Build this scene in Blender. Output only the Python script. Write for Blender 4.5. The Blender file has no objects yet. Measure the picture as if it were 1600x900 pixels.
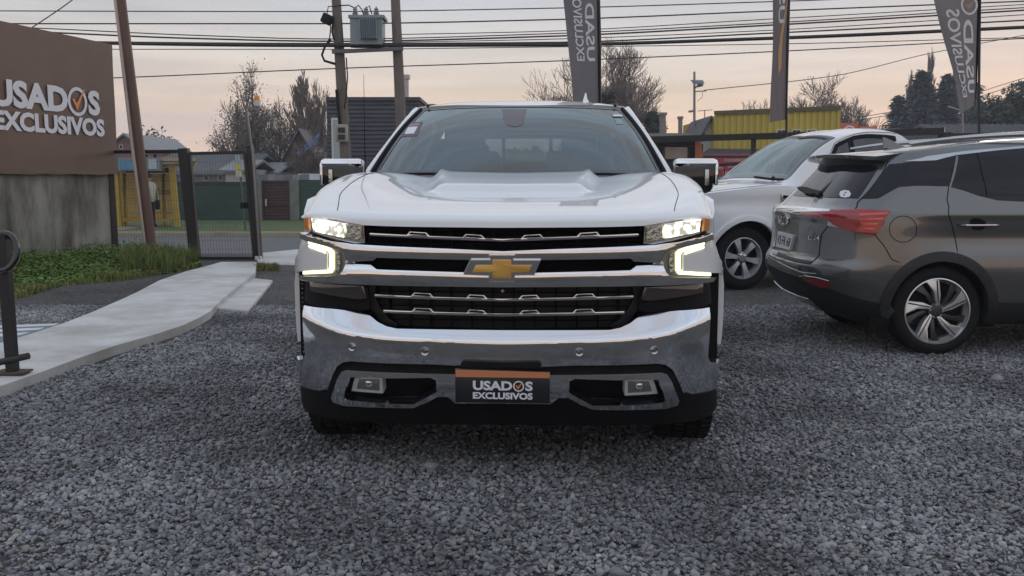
import bpy, bmesh, math, random
import numpy as np
from mathutils import Vector, Matrix, noise
from mathutils.geometry import tessellate_polygon

R = math.radians
rng = random.Random(7)
scene = bpy.context.scene
COL = scene.collection

# ------------------------------------------------------------------ camera
F_PX, PITCH, CAM_H = 1500.0, math.atan(170 / 1500.0), 1.35
cam_data = bpy.data.cameras.new('camera')
cam_data.sensor_width = 36.0
cam_data.lens = 36.0 * F_PX / 1600.0
cam_data.clip_start, cam_data.clip_end = 0.05, 2000.0
cam = bpy.data.objects.new('camera', cam_data)
cam.location = (0, 0, CAM_H)
cam.rotation_euler = (math.pi / 2 - PITCH, 0, 0)
COL.objects.link(cam)
scene.camera = cam

# ------------------------------------------------------------------ sky, sun, exposure
SUN_AZ, SUN_EL = R(38), R(0.2)          # low behind thin cloud, ahead and to the right
world = bpy.data.worlds.new('World')
scene.world = world
world.use_nodes = True
wn, wl = world.node_tree.nodes, world.node_tree.links
wn.clear()
w_out = wn.new('ShaderNodeOutputWorld')
w_bg = wn.new('ShaderNodeBackground'); w_bg.inputs['Strength'].default_value = 0.05
w_bg2 = wn.new('ShaderNodeBackground'); w_bg2.inputs['Strength'].default_value = 1.0
w_add = wn.new('ShaderNodeAddShader')
w_sky = wn.new('ShaderNodeTexSky'); w_sky.sky_type = 'NISHITA'; w_sky.sun_disc = False
w_sky.sun_elevation, w_sky.sun_rotation = SUN_EL, SUN_AZ
w_sky.air_density, w_sky.dust_density = 1.0, 0.6
# thin overcast veil: warm low down, grey-blue overhead, soft streaks of cloud
w_tc = wn.new('ShaderNodeTexCoord')
w_sep = wn.new('ShaderNodeSeparateXYZ')
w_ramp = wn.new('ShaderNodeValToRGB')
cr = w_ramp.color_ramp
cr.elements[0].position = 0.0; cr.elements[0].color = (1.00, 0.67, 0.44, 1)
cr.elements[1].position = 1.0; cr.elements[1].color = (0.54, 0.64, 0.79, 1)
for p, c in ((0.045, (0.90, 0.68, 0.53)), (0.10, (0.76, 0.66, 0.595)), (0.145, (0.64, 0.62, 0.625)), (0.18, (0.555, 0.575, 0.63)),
             (0.30, (0.74, 0.78, 0.85)), (0.50, (0.80, 0.87, 0.98)), (0.75, (0.62, 0.71, 0.86))):  # mid-height ring, above the view, brightened on purpose to light upright faces
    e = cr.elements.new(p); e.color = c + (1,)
w_map = wn.new('ShaderNodeMapping'); w_map.inputs['Scale'].default_value = (1.6, 1.6, 16.0)
w_noi = wn.new('ShaderNodeTexNoise'); w_noi.inputs['Scale'].default_value = 2.4; w_noi.inputs['Detail'].default_value = 5
w_mr = wn.new('ShaderNodeMapRange')
w_mr.inputs['From Min'].default_value, w_mr.inputs['From Max'].default_value = 0.3, 0.7
w_mr.inputs['To Min'].default_value, w_mr.inputs['To Max'].default_value = 0.86, 1.13
w_mul = wn.new('ShaderNodeMix'); w_mul.data_type = 'RGBA'; w_mul.blend_type = 'MULTIPLY'; w_mul.inputs[0].default_value = 1.0
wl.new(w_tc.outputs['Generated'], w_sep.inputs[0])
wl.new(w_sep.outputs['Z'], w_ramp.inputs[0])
wl.new(w_tc.outputs['Generated'], w_map.inputs[0]); wl.new(w_map.outputs[0], w_noi.inputs['Vector'])
wl.new(w_noi.outputs[0], w_mr.inputs['Value'])
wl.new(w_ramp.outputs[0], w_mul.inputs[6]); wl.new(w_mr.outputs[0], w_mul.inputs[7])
# long mauve-grey cloud bands
w_map2 = wn.new('ShaderNodeMapping'); w_map2.inputs['Scale'].default_value = (0.9, 0.9, 13.0); w_map2.inputs['Location'].default_value = (3.1, 1.7, 0.4)
w_noi2 = wn.new('ShaderNodeTexNoise'); w_noi2.inputs['Scale'].default_value = 1.5; w_noi2.inputs['Detail'].default_value = 6; w_noi2.inputs['Roughness'].default_value = 0.6
w_mr2 = wn.new('ShaderNodeMapRange')
w_mr2.inputs['From Min'].default_value, w_mr2.inputs['From Max'].default_value = 0.46, 0.66
w_mr2.inputs['To Max'].default_value = 0.85
w_mix2 = wn.new('ShaderNodeMix'); w_mix2.data_type = 'RGBA'; w_mix2.inputs[7].default_value = (0.585, 0.52, 0.535, 1)
wl.new(w_tc.outputs['Generated'], w_map2.inputs[0]); wl.new(w_map2.outputs[0], w_noi2.inputs['Vector'])
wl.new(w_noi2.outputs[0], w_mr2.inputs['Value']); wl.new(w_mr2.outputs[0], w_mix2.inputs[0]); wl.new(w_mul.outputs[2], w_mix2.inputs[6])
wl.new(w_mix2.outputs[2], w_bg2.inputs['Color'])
wl.new(w_sky.outputs[0], w_bg.inputs['Color'])
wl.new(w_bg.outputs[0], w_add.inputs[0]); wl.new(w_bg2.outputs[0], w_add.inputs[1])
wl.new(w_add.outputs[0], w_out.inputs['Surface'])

sun_d = bpy.data.lights.new('sun', 'SUN')
sun_d.energy, sun_d.angle, sun_d.color = 0.5, R(25), (1.0, 0.80, 0.62)
sun = bpy.data.objects.new('sun', sun_d)
sd = Vector((math.sin(SUN_AZ) * math.cos(R(8)), math.cos(SUN_AZ) * math.cos(R(8)), math.sin(R(8))))
sun.rotation_euler = sd.to_track_quat('Z', 'Y').to_euler()
COL.objects.link(sun)

vs = scene.view_settings
vs.view_transform, vs.look, vs.exposure, vs.gamma = 'Standard', 'None', 0.0, 1.0
vs.use_curve_mapping = False
scene.render.engine = 'CYCLES'
scene.cycles.use_denoising = True
scene.cycles.max_bounces = 8
scene.cycles.transparent_max_bounces = 16
scene.cycles.caustics_reflective = False
scene.cycles.caustics_refractive = False

# ------------------------------------------------------------------ pixel <-> place
def ray(px, py):
    dx, dy = (px - 800) / F_PX, (450 - py) / F_PX
    c, s = math.cos(PITCH), math.sin(PITCH)
    return Vector((dx, c + dy * s, -s + dy * c))
CAM = Vector((0, 0, CAM_H))
def at_y(px, py, Y):
    d = ray(px, py)
    return CAM + d * (Y / d.y)
def at_z(px, py, z=0.0):
    d = ray(px, py)
    return CAM + d * ((z - CAM_H) / d.z)
def proj(p):
    q = p - CAM
    c, s = math.cos(PITCH), math.sin(PITCH)
    f = q.y * c - q.z * s
    return (800 + F_PX * q.x / f, 450 - F_PX * (q.y * s + q.z * c) / f)

# ------------------------------------------------------------------ materials
MATS = {}
def mat(name, col, rough=0.5, metal=0.0, coat=0.0, spec=0.5, var=0.0, vscale=8.0, bump=0.0, bscale=40.0,
        emit=None, estr=0.0, stretch=None, col2=None, v2scale=2.0, v2lo=0.45, v2hi=0.65, rvar=0.0, inst=0.0):
    if name in MATS: return MATS[name]
    m = bpy.data.materials.new(name); m.use_nodes = True
    nt = m.node_tree; N, L = nt.nodes, nt.links
    b = N['Principled BSDF']
    b.inputs['Base Color'].default_value = (*col, 1)
    b.inputs['Roughness'].default_value = rough
    b.inputs['Metallic'].default_value = metal
    b.inputs['Coat Weight'].default_value = coat
    b.inputs['Coat Roughness'].default_value = 0.03
    b.inputs['Specular IOR Level'].default_value = spec
    if emit:
        b.inputs['Emission Color'].default_value = (*emit, 1); b.inputs['Emission Strength'].default_value = estr
    tc = N.new('ShaderNodeTexCoord')
    vec = tc.outputs['Object']
    if stretch:
        mp = N.new('ShaderNodeMapping'); mp.inputs['Scale'].default_value = stretch
        L.new(vec, mp.inputs[0]); vec = mp.outputs[0]
    src = None
    if var or col2 or inst:
        rgb = N.new('ShaderNodeRGB'); rgb.outputs[0].default_value = (*col, 1); src = rgb.outputs[0]
        if col2:
            n2 = N.new('ShaderNodeTexNoise'); n2.inputs['Scale'].default_value = v2scale; n2.inputs['Detail'].default_value = 6
            n2.inputs['Roughness'].default_value = 0.65
            L.new(vec, n2.inputs['Vector'])
            mr = N.new('ShaderNodeMapRange'); mr.inputs['From Min'].default_value = v2lo; mr.inputs['From Max'].default_value = v2hi
            L.new(n2.outputs[0], mr.inputs['Value'])
            mx = N.new('ShaderNodeMix'); mx.data_type = 'RGBA'
            L.new(mr.outputs[0], mx.inputs[0]); L.new(src, mx.inputs[6]); mx.inputs[7].default_value = (*col2, 1)
            src = mx.outputs[2]
        if var:
            n1 = N.new('ShaderNodeTexNoise'); n1.inputs['Scale'].default_value = vscale; n1.inputs['Detail'].default_value = 5
            L.new(vec, n1.inputs['Vector'])
            mr = N.new('ShaderNodeMapRange'); mr.inputs['From Min'].default_value = 0.25; mr.inputs['From Max'].default_value = 0.75
            mr.inputs['To Min'].default_value = 1 - var; mr.inputs['To Max'].default_value = 1 + var
            L.new(n1.outputs[0], mr.inputs['Value'])
            mx = N.new('ShaderNodeMix'); mx.data_type = 'RGBA'; mx.blend_type = 'MULTIPLY'; mx.inputs[0].default_value = 1
            L.new(src, mx.inputs[6]); L.new(mr.outputs[0], mx.inputs[7]); src = mx.outputs[2]
        if inst:
            oi = N.new('ShaderNodeObjectInfo')
            mr = N.new('ShaderNodeMapRange'); mr.inputs['To Min'].default_value = 1 - inst; mr.inputs['To Max'].default_value = 1 + inst
            L.new(oi.outputs['Random'], mr.inputs['Value'])
            mx = N.new('ShaderNodeMix'); mx.data_type = 'RGBA'; mx.blend_type = 'MULTIPLY'; mx.inputs[0].default_value = 1
            L.new(src, mx.inputs[6]); L.new(mr.outputs[0], mx.inputs[7]); src = mx.outputs[2]
        L.new(src, b.inputs['Base Color'])
    if rvar:
        n3 = N.new('ShaderNodeTexNoise'); n3.inputs['Scale'].default_value = 9; n3.inputs['Detail'].default_value = 6
        L.new(vec, n3.inputs['Vector'])
        mr = N.new('ShaderNodeMapRange'); mr.inputs['From Min'].default_value = 0.3; mr.inputs['From Max'].default_value = 0.7
        mr.inputs['To Min'].default_value = max(0, rough - rvar); mr.inputs['To Max'].default_value = rough + rvar
        L.new(n3.outputs[0], mr.inputs['Value']); L.new(mr.outputs[0], b.inputs['Roughness'])
    if bump:
        n4 = N.new('ShaderNodeTexNoise'); n4.inputs['Scale'].default_value = bscale; n4.inputs['Detail'].default_value = 4
        L.new(vec, n4.inputs['Vector'])
        bp = N.new('ShaderNodeBump'); bp.inputs['Strength'].default_value = bump; bp.inputs['Distance'].default_value = 0.01
        L.new(n4.outputs[0], bp.inputs['Height']); L.new(bp.outputs[0], b.inputs['Normal'])
    MATS[name] = m
    return m
def glass_mat(name, tint, f0=0.05, rough=0.0, gcol=(1, 1, 1)):
    if name in MATS: return MATS[name]
    m = bpy.data.materials.new(name); m.use_nodes = True
    N, L = m.node_tree.nodes, m.node_tree.links
    N.clear()
    out = N.new('ShaderNodeOutputMaterial')
    tr = N.new('ShaderNodeBsdfTransparent'); tr.inputs[0].default_value = (*tint, 1)
    gl = N.new('ShaderNodeBsdfGlossy'); gl.inputs['Roughness'].default_value = rough; gl.inputs['Color'].default_value = (*gcol, 1)
    lw = N.new('ShaderNodeLayerWeight'); lw.inputs[0].default_value = 0.5
    fr = N.new('ShaderNodeMath'); fr.operation = 'POWER'; fr.inputs[1].default_value = 5.0
    L.new(lw.outputs['Facing'], fr.inputs[0])
    mu = N.new('ShaderNodeMath'); mu.operation = 'MULTIPLY_ADD'; mu.inputs[1].default_value = 1 - f0; mu.inputs[2].default_value = f0; mu.use_clamp = True
    mx = N.new('ShaderNodeMixShader')
    L.new(fr.outputs[0], mu.inputs[0]); L.new(mu.outputs[0], mx.inputs[0])
    L.new(tr.outputs[0], mx.inputs[1]); L.new(gl.outputs[0], mx.inputs[2]); L.new(mx.outputs[0], out.inputs[0])
    MATS[name] = m
    return m

# ------------------------------------------------------------------ objects
def thing(name, label, cat, loc=(0, 0, 0), rz=0.0, group=None, rot=None):
    o = bpy.data.objects.new(name, None); COL.objects.link(o)
    o.empty_display_size = 0.2
    o.location = loc; o.rotation_euler = rot if rot else (0, 0, rz)
    o['label'] = label; o['category'] = cat
    if group: o['group'] = group
    return o
def tag(o, label=None, cat=None, group=None, kind=None):
    if label: o['label'] = label
    if cat: o['category'] = cat
    if group: o['group'] = group
    if kind: o['kind'] = kind
    return o
def finish(me, smooth):
    if smooth is None: return
    bm = bmesh.new(); bm.from_mesh(me)
    for f in bm.faces: f.smooth = True
    lim = R(smooth)
    for e in bm.edges:
        e.smooth = not (len(e.link_faces) == 2 and e.calc_face_angle(0) > lim)
    bm.to_mesh(me); bm.free()
def obj(name, bm, m, parent=None, smooth=None, label=None):
    me = bpy.data.meshes.new(name)
    if isinstance(bm, bmesh.types.BMesh):
        bmesh.ops.recalc_face_normals(bm, faces=bm.faces[:])
        if smooth is not None:
            lim = R(smooth)
            for f in bm.faces: f.smooth = True
            for e in bm.edges:
                e.smooth = not (len(e.link_faces) == 2 and e.calc_face_angle(0) > lim)
        bm.to_mesh(me); bm.free()
    else:
        v, f = bm
        me.from_pydata(v, [], f); me.update()
        finish(me, smooth)
    if m: me.materials.append(m)
    o = bpy.data.objects.new(name, me); COL.objects.link(o)
    if parent: o.parent = parent
    if label: o['label'] = label
    return o
def rawobj(name, me, parent=None):
    o = bpy.data.objects.new(name, me); COL.objects.link(o)
    if parent: o.parent = parent
    return o
def copy_tree(o, parent=None):
    c = o.copy(); COL.objects.link(c)
    if parent: c.parent = parent
    for ch in list(o.children): copy_tree(ch, c)
    return c
def nb(): return bmesh.new()

def box(bm, c, s, rot=None, bev=0.0):
    r = bmesh.ops.create_cube(bm, size=1.0)
    vs_ = r['verts']
    bmesh.ops.scale(bm, vec=s, verts=vs_)
    if bev:
        es = list({e for v in vs_ for e in v.link_edges})
        rb = bmesh.ops.bevel(bm, geom=es, offset=bev, segments=2, affect='EDGES', profile=0.5)
        vs_ = list({v for f in rb['faces'] for v in f.verts} | {v for v in vs_ if v.is_valid})
    if rot is not None:
        bmesh.ops.rotate(bm, cent=(0, 0, 0), matrix=rot, verts=vs_)
    bmesh.ops.translate(bm, vec=c, verts=vs_)
    return vs_
def bxo(name, c, s, m, parent=None, rot=None, bev=0.0):
    bm = nb(); box(bm, c, s, rot, bev)
    return obj(name, bm, m, parent, 40 if bev else None)
def tube(bm, pts, r, n=8, cap=True, r_end=None):
    pts = [Vector(p) for p in pts]
    k = len(pts); rings = []
    up = None
    for i, p in enumerate(pts):
        t = (pts[min(i + 1, k - 1)] - pts[max(i - 1, 0)])
        if t.length < 1e-9: t = Vector((0, 0, 1))
        t.normalize()
        if up is None:
            up = t.orthogonal().normalized()
        else:
            up = (up - t * up.dot(t)).normalized()
        b = t.cross(up)
        rr = r[i] if isinstance(r, (list, tuple)) else (r if r_end is None else r + (r_end - r) * i / (k - 1))
        rings.append([bm.verts.new(p + (up * math.cos(2 * math.pi * j / n) + b * math.sin(2 * math.pi * j / n)) * rr) for j in range(n)])
    for i in range(k - 1):
        for j in range(n):
            bm.faces.new((rings[i][j], rings[i][(j + 1) % n], rings[i + 1][(j + 1) % n], rings[i + 1][j]))
    if cap:
        bm.faces.new(rings[0][::-1]); bm.faces.new(rings[-1])
def tubeo(name, pts, r, m, parent=None, n=8, r_end=None):
    bm = nb(); tube(bm, pts, r, n, True, r_end)
    return obj(name, bm, m, parent, 50)
def lathe(bm, prof, n=32, axis='Y', c=(0, 0, 0), closed=False):
    """prof: list of (radius, along-axis)."""
    rings = []
    for (rr, a) in prof:
        ring = []
        for j in range(n):
            t = 2 * math.pi * j / n
            x, y = rr * math.cos(t), rr * math.sin(t)
            p = {'Y': (x, a, y), 'Z': (x, y, a), 'X': (a, x, y)}[axis]
            ring.append(bm.verts.new((p[0] + c[0], p[1] + c[1], p[2] + c[2])))
        rings.append(ring)
    k = len(rings)
    for i in range(k if closed else k - 1):
        a, b = rings[i], rings[(i + 1) % k]
        for j in range(n):
            bm.faces.new((a[j], a[(j + 1) % n], b[(j + 1) % n], b[j]))
    if not closed:
        if prof[0][0] > 1e-6: bm.faces.new(rings[0])
        if prof[-1][0] > 1e-6: bm.faces.new(rings[-1][::-1])
def prism(bm, poly, fn, bev=0.0):
    """poly: 2-D outline, fn(u, v, k) -> point for k = 0 (front) and 1 (back)."""
    a = [bm.verts.new(fn(u, v, 0)) for u, v in poly]
    b = [bm.verts.new(fn(u, v, 1)) for u, v in poly]
    n = len(poly)
    bm.faces.new(a); bm.faces.new(b[::-1])
    for i in range(n):
        bm.faces.new((a[i], b[i], b[(i + 1) % n], a[(i + 1) % n]))
    if bev:
        es = [e for e in (bm.edges.get((a[i], a[(i + 1) % n])) for i in range(n)) if e]
        bmesh.ops.bevel(bm, geom=es, offset=bev, segments=2, affect='EDGES', profile=0.5)

def interp(xs, ys, x):
    """smooth (monotone-ish Hermite) interpolation of a table."""
    if x <= xs[0]: return ys[0]
    if x >= xs[-1]: return ys[-1]
    import bisect
    i = bisect.bisect_right(xs, x) - 1
    def slope(k):
        if k == 0: return (ys[1] - ys[0]) / (xs[1] - xs[0])
        if k == len(xs) - 1: return (ys[-1] - ys[-2]) / (xs[-1] - xs[-2])
        a = (ys[k] - ys[k - 1]) / (xs[k] - xs[k - 1]); b = (ys[k + 1] - ys[k]) / (xs[k + 1] - xs[k])
        return 0.0 if a * b <= 0 else 2 * a * b / (a + b)
    h = xs[i + 1] - xs[i]; t = (x - xs[i]) / h
    m0, m1 = slope(i), slope(i + 1)
    return ((2 * t**3 - 3 * t**2 + 1) * ys[i] + (t**3 - 2 * t**2 + t) * h * m0 + (-2 * t**3 + 3 * t**2) * ys[i + 1] + (t**3 - t**2) * h * m1)
def sstep(a, b, x):
    t = min(1, max(0, (x - a) / (b - a))); return t * t * (3 - 2 * t)

# ------------------------------------------------------------------ surfaces that outlines are laid on
class Surf:
    def __init__(s, fn, ur, vr, world, out):
        s.fn, s.ur, s.vr, s.W, s.out = fn, ur, vr, world, out
        s.grid = None
    def pos(s, u, v): return Vector(s.fn(u, v))
    def nrm(s, u, v):
        e = 1e-3
        p = s.pos(u, v)
        n = (s.pos(u + e, v) - s.pos(u - e, v)).cross(s.pos(u, v + e) - s.pos(u, v - e))
        if n.length < 1e-12: n = Vector(s.out(p))
        n.normalize()
        return n if n.dot(Vector(s.out(p))) >= 0 else -n
    def trace(s, pix):
        """outline in picture points -> outline in (u, v) on this surface."""
        if s.grid is None:
            G = []
            for a in np.linspace(s.ur[0], s.ur[1], 90):
                for b in np.linspace(s.vr[0], s.vr[1], 40):
                    w = s.W @ s.pos(a, b); q = proj(w)
                    if (s.W.to_3x3() @ s.nrm(a, b)).dot(CAM - w) <= 0: continue
                    G.append((a, b, q[0], q[1]))
            s.grid = np.array(G)
        res = []
        for (px, py) in pix:
            d = (s.grid[:, 2] - px) ** 2 + (s.grid[:, 3] - py) ** 2
            k = int(np.argmin(d)); u, v = s.grid[k, 0], s.grid[k, 1]
            u00, v00 = u, v
            for _ in range(14):
                q = proj(s.W @ s.pos(u, v)); e = 1e-3
                qu = proj(s.W @ s.pos(u + e, v)); qv = proj(s.W @ s.pos(u, v + e))
                a, b = (qu[0] - q[0]) / e, (qv[0] - q[0]) / e
                c, dd = (qu[1] - q[1]) / e, (qv[1] - q[1]) / e
                det = a * dd - b * c
                if abs(det) < 1e-6: break
                ex, ey = px - q[0], py - q[1]
                du, dv = (dd * ex - b * ey) / det, (a * ey - c * ex) / det
                m = max(abs(du), abs(dv), 1e-9); f = min(1.0, 0.15 / m)
                u += du * f; v += dv * f
                u = min(max(u, s.ur[0]), s.ur[1]); v = min(max(v, s.vr[0]), s.vr[1])
                if m < 1e-6: break
            if (s.W.to_3x3() @ s.nrm(u, v)).dot(CAM - s.W @ s.pos(u, v)) <= -0.02: u, v = u00, v00
            res.append((u, v))
        return res

def panel(name, poly, sf, m, parent=None, thick=0.02, off=0.0, step=(0.06, 0.06), bev=0.0, holes=(), smooth=35, mirror=False, label=None, seg=2):
    """a closed sheet laid on surface sf over the (u, v) outline."""
    loops = [list(poly)] + [list(h) for h in holes]
    flat = [p for lp in loops for p in lp]
    tris = tessellate_polygon([[Vector((p[0], p[1], 0)) for p in lp] for lp in loops])
    bm = nb()
    vs_ = [bm.verts.new((p[0], p[1], 0)) for p in flat]
    for t in tris:
        try: bm.faces.new([vs_[i] for i in t])
        except ValueError: pass
    for ax in (0, 1):
        lo = min(p[ax] for p in flat); hi = max(p[ax] for p in flat)
        k = math.floor(lo / step[ax]) + 1
        while k * step[ax] < hi - 1e-5:
            co = [0, 0, 0]; co[ax] = k * step[ax]; no = [0, 0, 0]; no[ax] = 1
            bmesh.ops.bisect_plane(bm, geom=bm.verts[:] + bm.edges[:] + bm.faces[:], dist=1e-6, plane_co=co, plane_no=no)
            k += 1
    bmesh.ops.remove_doubles(bm, verts=bm.verts[:], dist=1e-6)
    sg = -1.0 if mirror else 1.0
    front = list(bm.faces); border = [e for e in bm.edges if len(e.link_faces) == 1]
    vl = list(bm.verts)
    lower = {}
    for v in vl:
        u_, v_ = v.co.x, v.co.y
        p = sf.pos(u_, v_); n = sf.nrm(u_, v_)
        a = p + n * off
        v.co = (a.x * sg, a.y, a.z)
        if thick:
            b = p + n * (off - thick)
            lower[v] = bm.verts.new((b.x * sg, b.y, b.z))
    if thick:
        for f in front:
            bm.faces.new([lower[v] for v in reversed(f.verts)])
        for e in border:
            a, b = e.verts
            try: bm.faces.new((a, b, lower[b], lower[a]))
            except ValueError: pass
        if bev:
            bmesh.ops.recalc_face_normals(bm, faces=bm.faces[:])
            bmesh.ops.bevel(bm, geom=[e for e in border if e.is_valid], offset=bev, segments=seg, affect='EDGES', profile=0.5, clamp_overlap=True)
    return obj(name, bm, m, parent, smooth, label)

# ------------------------------------------------------------------ writing
def text_mesh(body, bold=0.0, spacing=1.0):
    cu = bpy.data.curves.new('t', 'FONT'); cu.body = body; cu.size = 1.0
    cu.offset = bold; cu.space_character = spacing; cu.resolution_u = 3; cu.fill_mode = 'FRONT' if hasattr(cu, 'fill_mode') else cu.fill_mode
    cu.dimensions = '2D'
    o = bpy.data.objects.new('t', cu); COL.objects.link(o)
    dg = bpy.context.evaluated_depsgraph_get()
    me = bpy.data.meshes.new_from_object(o.evaluated_get(dg))
    v = [tuple(x.co) for x in me.vertices]; f = [tuple(p.vertices) for p in me.polygons]
    bpy.data.objects.remove(o); bpy.data.curves.remove(cu); bpy.data.meshes.remove(me)
    return v, f
def letters(name, body, org, ux, uz, w, h, m, parent, bold=0.02, thick=0.003, spacing=1.0):
    """raised lettering: lower-left corner org, width along ux, height along uz."""
    v, f = text_mesh(body, bold, spacing)
    x0, x1 = min(p[0] for p in v), max(p[0] for p in v); y0, y1 = min(p[1] for p in v), max(p[1] for p in v)
    org, ux, uz = Vector(org), Vector(ux).normalized(), Vector(uz).normalized()
    n = ux.cross(uz)
    P = [org + ux * ((p[0] - x0) / (x1 - x0) * w) + uz * ((p[1] - y0) / (y1 - y0) * h) + n * thick for p in v]
    return obj(name, ([tuple(p) for p in P], f), m, parent)
def ring_check(parent, org, ux, uz, r, mw, mo, thick=0.003):
    """the O of the lettering: a ring with a tick in it."""
    org, ux, uz = Vector(org), Vector(ux).normalized(), Vector(uz).normalized(); n = ux.cross(uz)
    V, Fc = [], []
    k = 32
    for i in range(k):
        t = 2 * math.pi * i / k
        for q in (r, r * 0.76):
            V.append(tuple(org + ux * (q * math.cos(t)) + uz * (q * math.sin(t)) + n * thick))
    for i in range(k):
        j = (i + 1) % k; Fc.append((2 * i, 2 * j, 2 * j + 1, 2 * i + 1))
    obj('letter_ring', (V, Fc), mw, parent)
    tk = [(-0.55, 0.10), (-0.35, 0.22), (-0.12, -0.12), (0.75, 0.95), (0.80, 0.90), (-0.08, -0.62)]
    obj('tick_mark', ([tuple(org + ux * (a * r) + uz * (b * r) + n * thick * 1.6) for a, b in tk], [(0, 1, 2, 5), (2, 3, 4, 5)]), mo, parent)

# ------------------------------------------------------------------ shared materials
M_white = mat('white_paint', (0.76, 0.775, 0.79), 0.32, coat=1.0, spec=0.5, var=0.02, vscale=3)
M_chrome = mat('chrome', (0.76, 0.77, 0.79), 0.075, metal=1.0, rvar=0.035)
M_satin = mat('satin_chrome', (0.50, 0.51, 0.53), 0.2, metal=1.0, rvar=0.05)
M_black = mat('black_plastic', (0.006, 0.006, 0.0075), 0.6, var=0.2, spec=0.18)
M_gloss = mat('gloss_black', (0.008, 0.008, 0.009), 0.12, coat=0.5)
M_rubber = mat('rubber', (0.011, 0.011, 0.012), 0.75, spec=0.25, var=0.25, vscale=20, bump=0.15, bscale=90)
M_dark = mat('dark_interior', (0.02, 0.021, 0.023), 0.7)
M_alloy = mat('alloy', (0.55, 0.56, 0.57), 0.28, metal=1.0, var=0.06)
M_lamp = mat('lamp_white', (0.9, 0.9, 0.9), 0.3, emit=(1.0, 0.94, 0.66), estr=6.0)
def lamp_texture(m, lo, hi, scale):
    N, L = m.node_tree.nodes, m.node_tree.links
    tc = N.new('ShaderNodeTexCoord'); vo = N.new('ShaderNodeTexVoronoi'); vo.inputs['Scale'].default_value = scale
    L.new(tc.outputs['Object'], vo.inputs['Vector'])
    mr = N.new('ShaderNodeMapRange'); mr.inputs['From Max'].default_value = 0.75; mr.inputs['To Min'].default_value = hi; mr.inputs['To Max'].default_value = lo
    L.new(vo.outputs['Distance'], mr.inputs['Value']); L.new(mr.outputs[0], N['Principled BSDF'].inputs['Emission Strength'])
lamp_texture(M_lamp, 0.3, 5.0, 38.0)
M_drl = mat('lamp_strip', (0.9, 0.9, 0.85), 0.3, emit=(1.0, 0.92, 0.52), estr=2.2)
M_amber = mat('amber_lens', (0.75, 0.25, 0.04), 0.25, coat=0.6)
M_red = mat('red_lens', (0.30, 0.010, 0.014), 0.12, coat=1.0)
M_clear = glass_mat('clear_lens', (0.93, 0.94, 0.95))
M_textw = mat('letter_white', (0.72, 0.74, 0.80), 0.6)
M_orange = mat('print_orange', (0.72, 0.26, 0.09), 0.6)
# ================================================================== ground
def gz(Y):
    return interp([-60, 16.8, 20.8, 21.2, 60, 400], [0, 0, -0.27, -0.30, -0.30, -0.30], Y) if Y > 16.8 else 0.0
M_gravel = mat('gravel_bed', (0.078, 0.074, 0.070), 0.95, var=0.35, vscale=26, col2=(0.040, 0.038, 0.036), v2scale=0.55, v2lo=0.48, v2hi=0.66, bump=1.0, bscale=55)
def add_stone_look(m, scale=34.0):
    """stone-sized cells in colour and relief, for the gravel too far off to model."""
    N, L = m.node_tree.nodes, m.node_tree.links
    b = N['Principled BSDF']
    tc = N.new('ShaderNodeTexCoord')
    vo = N.new('ShaderNodeTexVoronoi'); vo.inputs['Scale'].default_value = scale
    L.new(tc.outputs['Object'], vo.inputs['Vector'])
    old = b.inputs['Base Color'].links[0].from_socket
    mr = N.new('ShaderNodeMapRange'); mr.inputs['To Min'].default_value = 0.55; mr.inputs['To Max'].default_value = 1.9
    sp = N.new('ShaderNodeSeparateColor'); L.new(vo.outputs['Color'], sp.inputs[0]); L.new(sp.outputs[0], mr.inputs['Value'])
    mx = N.new('ShaderNodeMix'); mx.data_type = 'RGBA'; mx.blend_type = 'MULTIPLY'; mx.inputs[0].default_value = 1
    L.new(old, mx.inputs[6]); L.new(mr.outputs[0], mx.inputs[7]); L.new(mx.outputs[2], b.inputs['Base Color'])
    bp = N.new('ShaderNodeBump'); bp.inputs['Strength'].default_value = 1.0; bp.inputs['Distance'].default_value = 0.03; bp.invert = True
    L.new(vo.outputs['Distance'], bp.inputs['Height']); L.new(bp.outputs[0], b.inputs['Normal'])
add_stone_look(M_gravel)
M_earth = mat('earth', (0.10, 0.095, 0.08), 0.95, var=0.3, vscale=3)
ys = [-60, -10, 0, 4, 8, 12, 16.8] + [16.8 + 0.4 * i for i in range(1, 11)]
xs = [-80, -30, -14, -8, -4, 0, 4, 8, 14, 30, 80]
V = [(x, y, gz(y)) for y in ys for x in xs]
n_ = len(xs)
tag(obj('gravel_lot', (V, [(j * n_ + i, j * n_ + i + 1, (j + 1) * n_ + i + 1, (j + 1) * n_ + i) for j in range(len(ys) - 1) for i in range(n_ - 1)]), M_gravel, None, 40), kind='structure')
tag(obj('ground', ([(-900, 20.0, -0.36), (900, 20.0, -0.36), (900, 1400, -0.36), (-900, 1400, -0.36)], [(0, 1, 2, 3)]), M_earth), kind='structure')
M_road = mat('asphalt', (0.115, 0.117, 0.122), 0.85, var=0.12, vscale=4, bump=0.3, bscale=120)
tag(obj('road', ([(-200, 20.6, -0.292), (200, 20.6, -0.292), (200, 27.6, -0.292), (-200, 27.6, -0.292)], [(0, 1, 2, 3)]), M_road), kind='structure')
M_conc = mat('concrete', (0.58, 0.58, 0.565), 0.85, var=0.12, vscale=5, col2=(0.40, 0.385, 0.35), v2scale=0.9, bump=0.25, bscale=60)
M_kerb = mat('kerb_concrete', (0.32, 0.29, 0.20), 0.9, var=0.2, vscale=3, bump=0.3)
bm = nb(); box(bm, (0, 27.75, -0.26), (400, 0.28, 0.2), None, 0.02); tag(obj('kerb', bm, M_kerb), kind='structure')
M_paver = mat('sidewalk_paving', (0.24, 0.20, 0.155), 0.9, var=0.2, vscale=2.5, bump=0.3)
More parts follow.
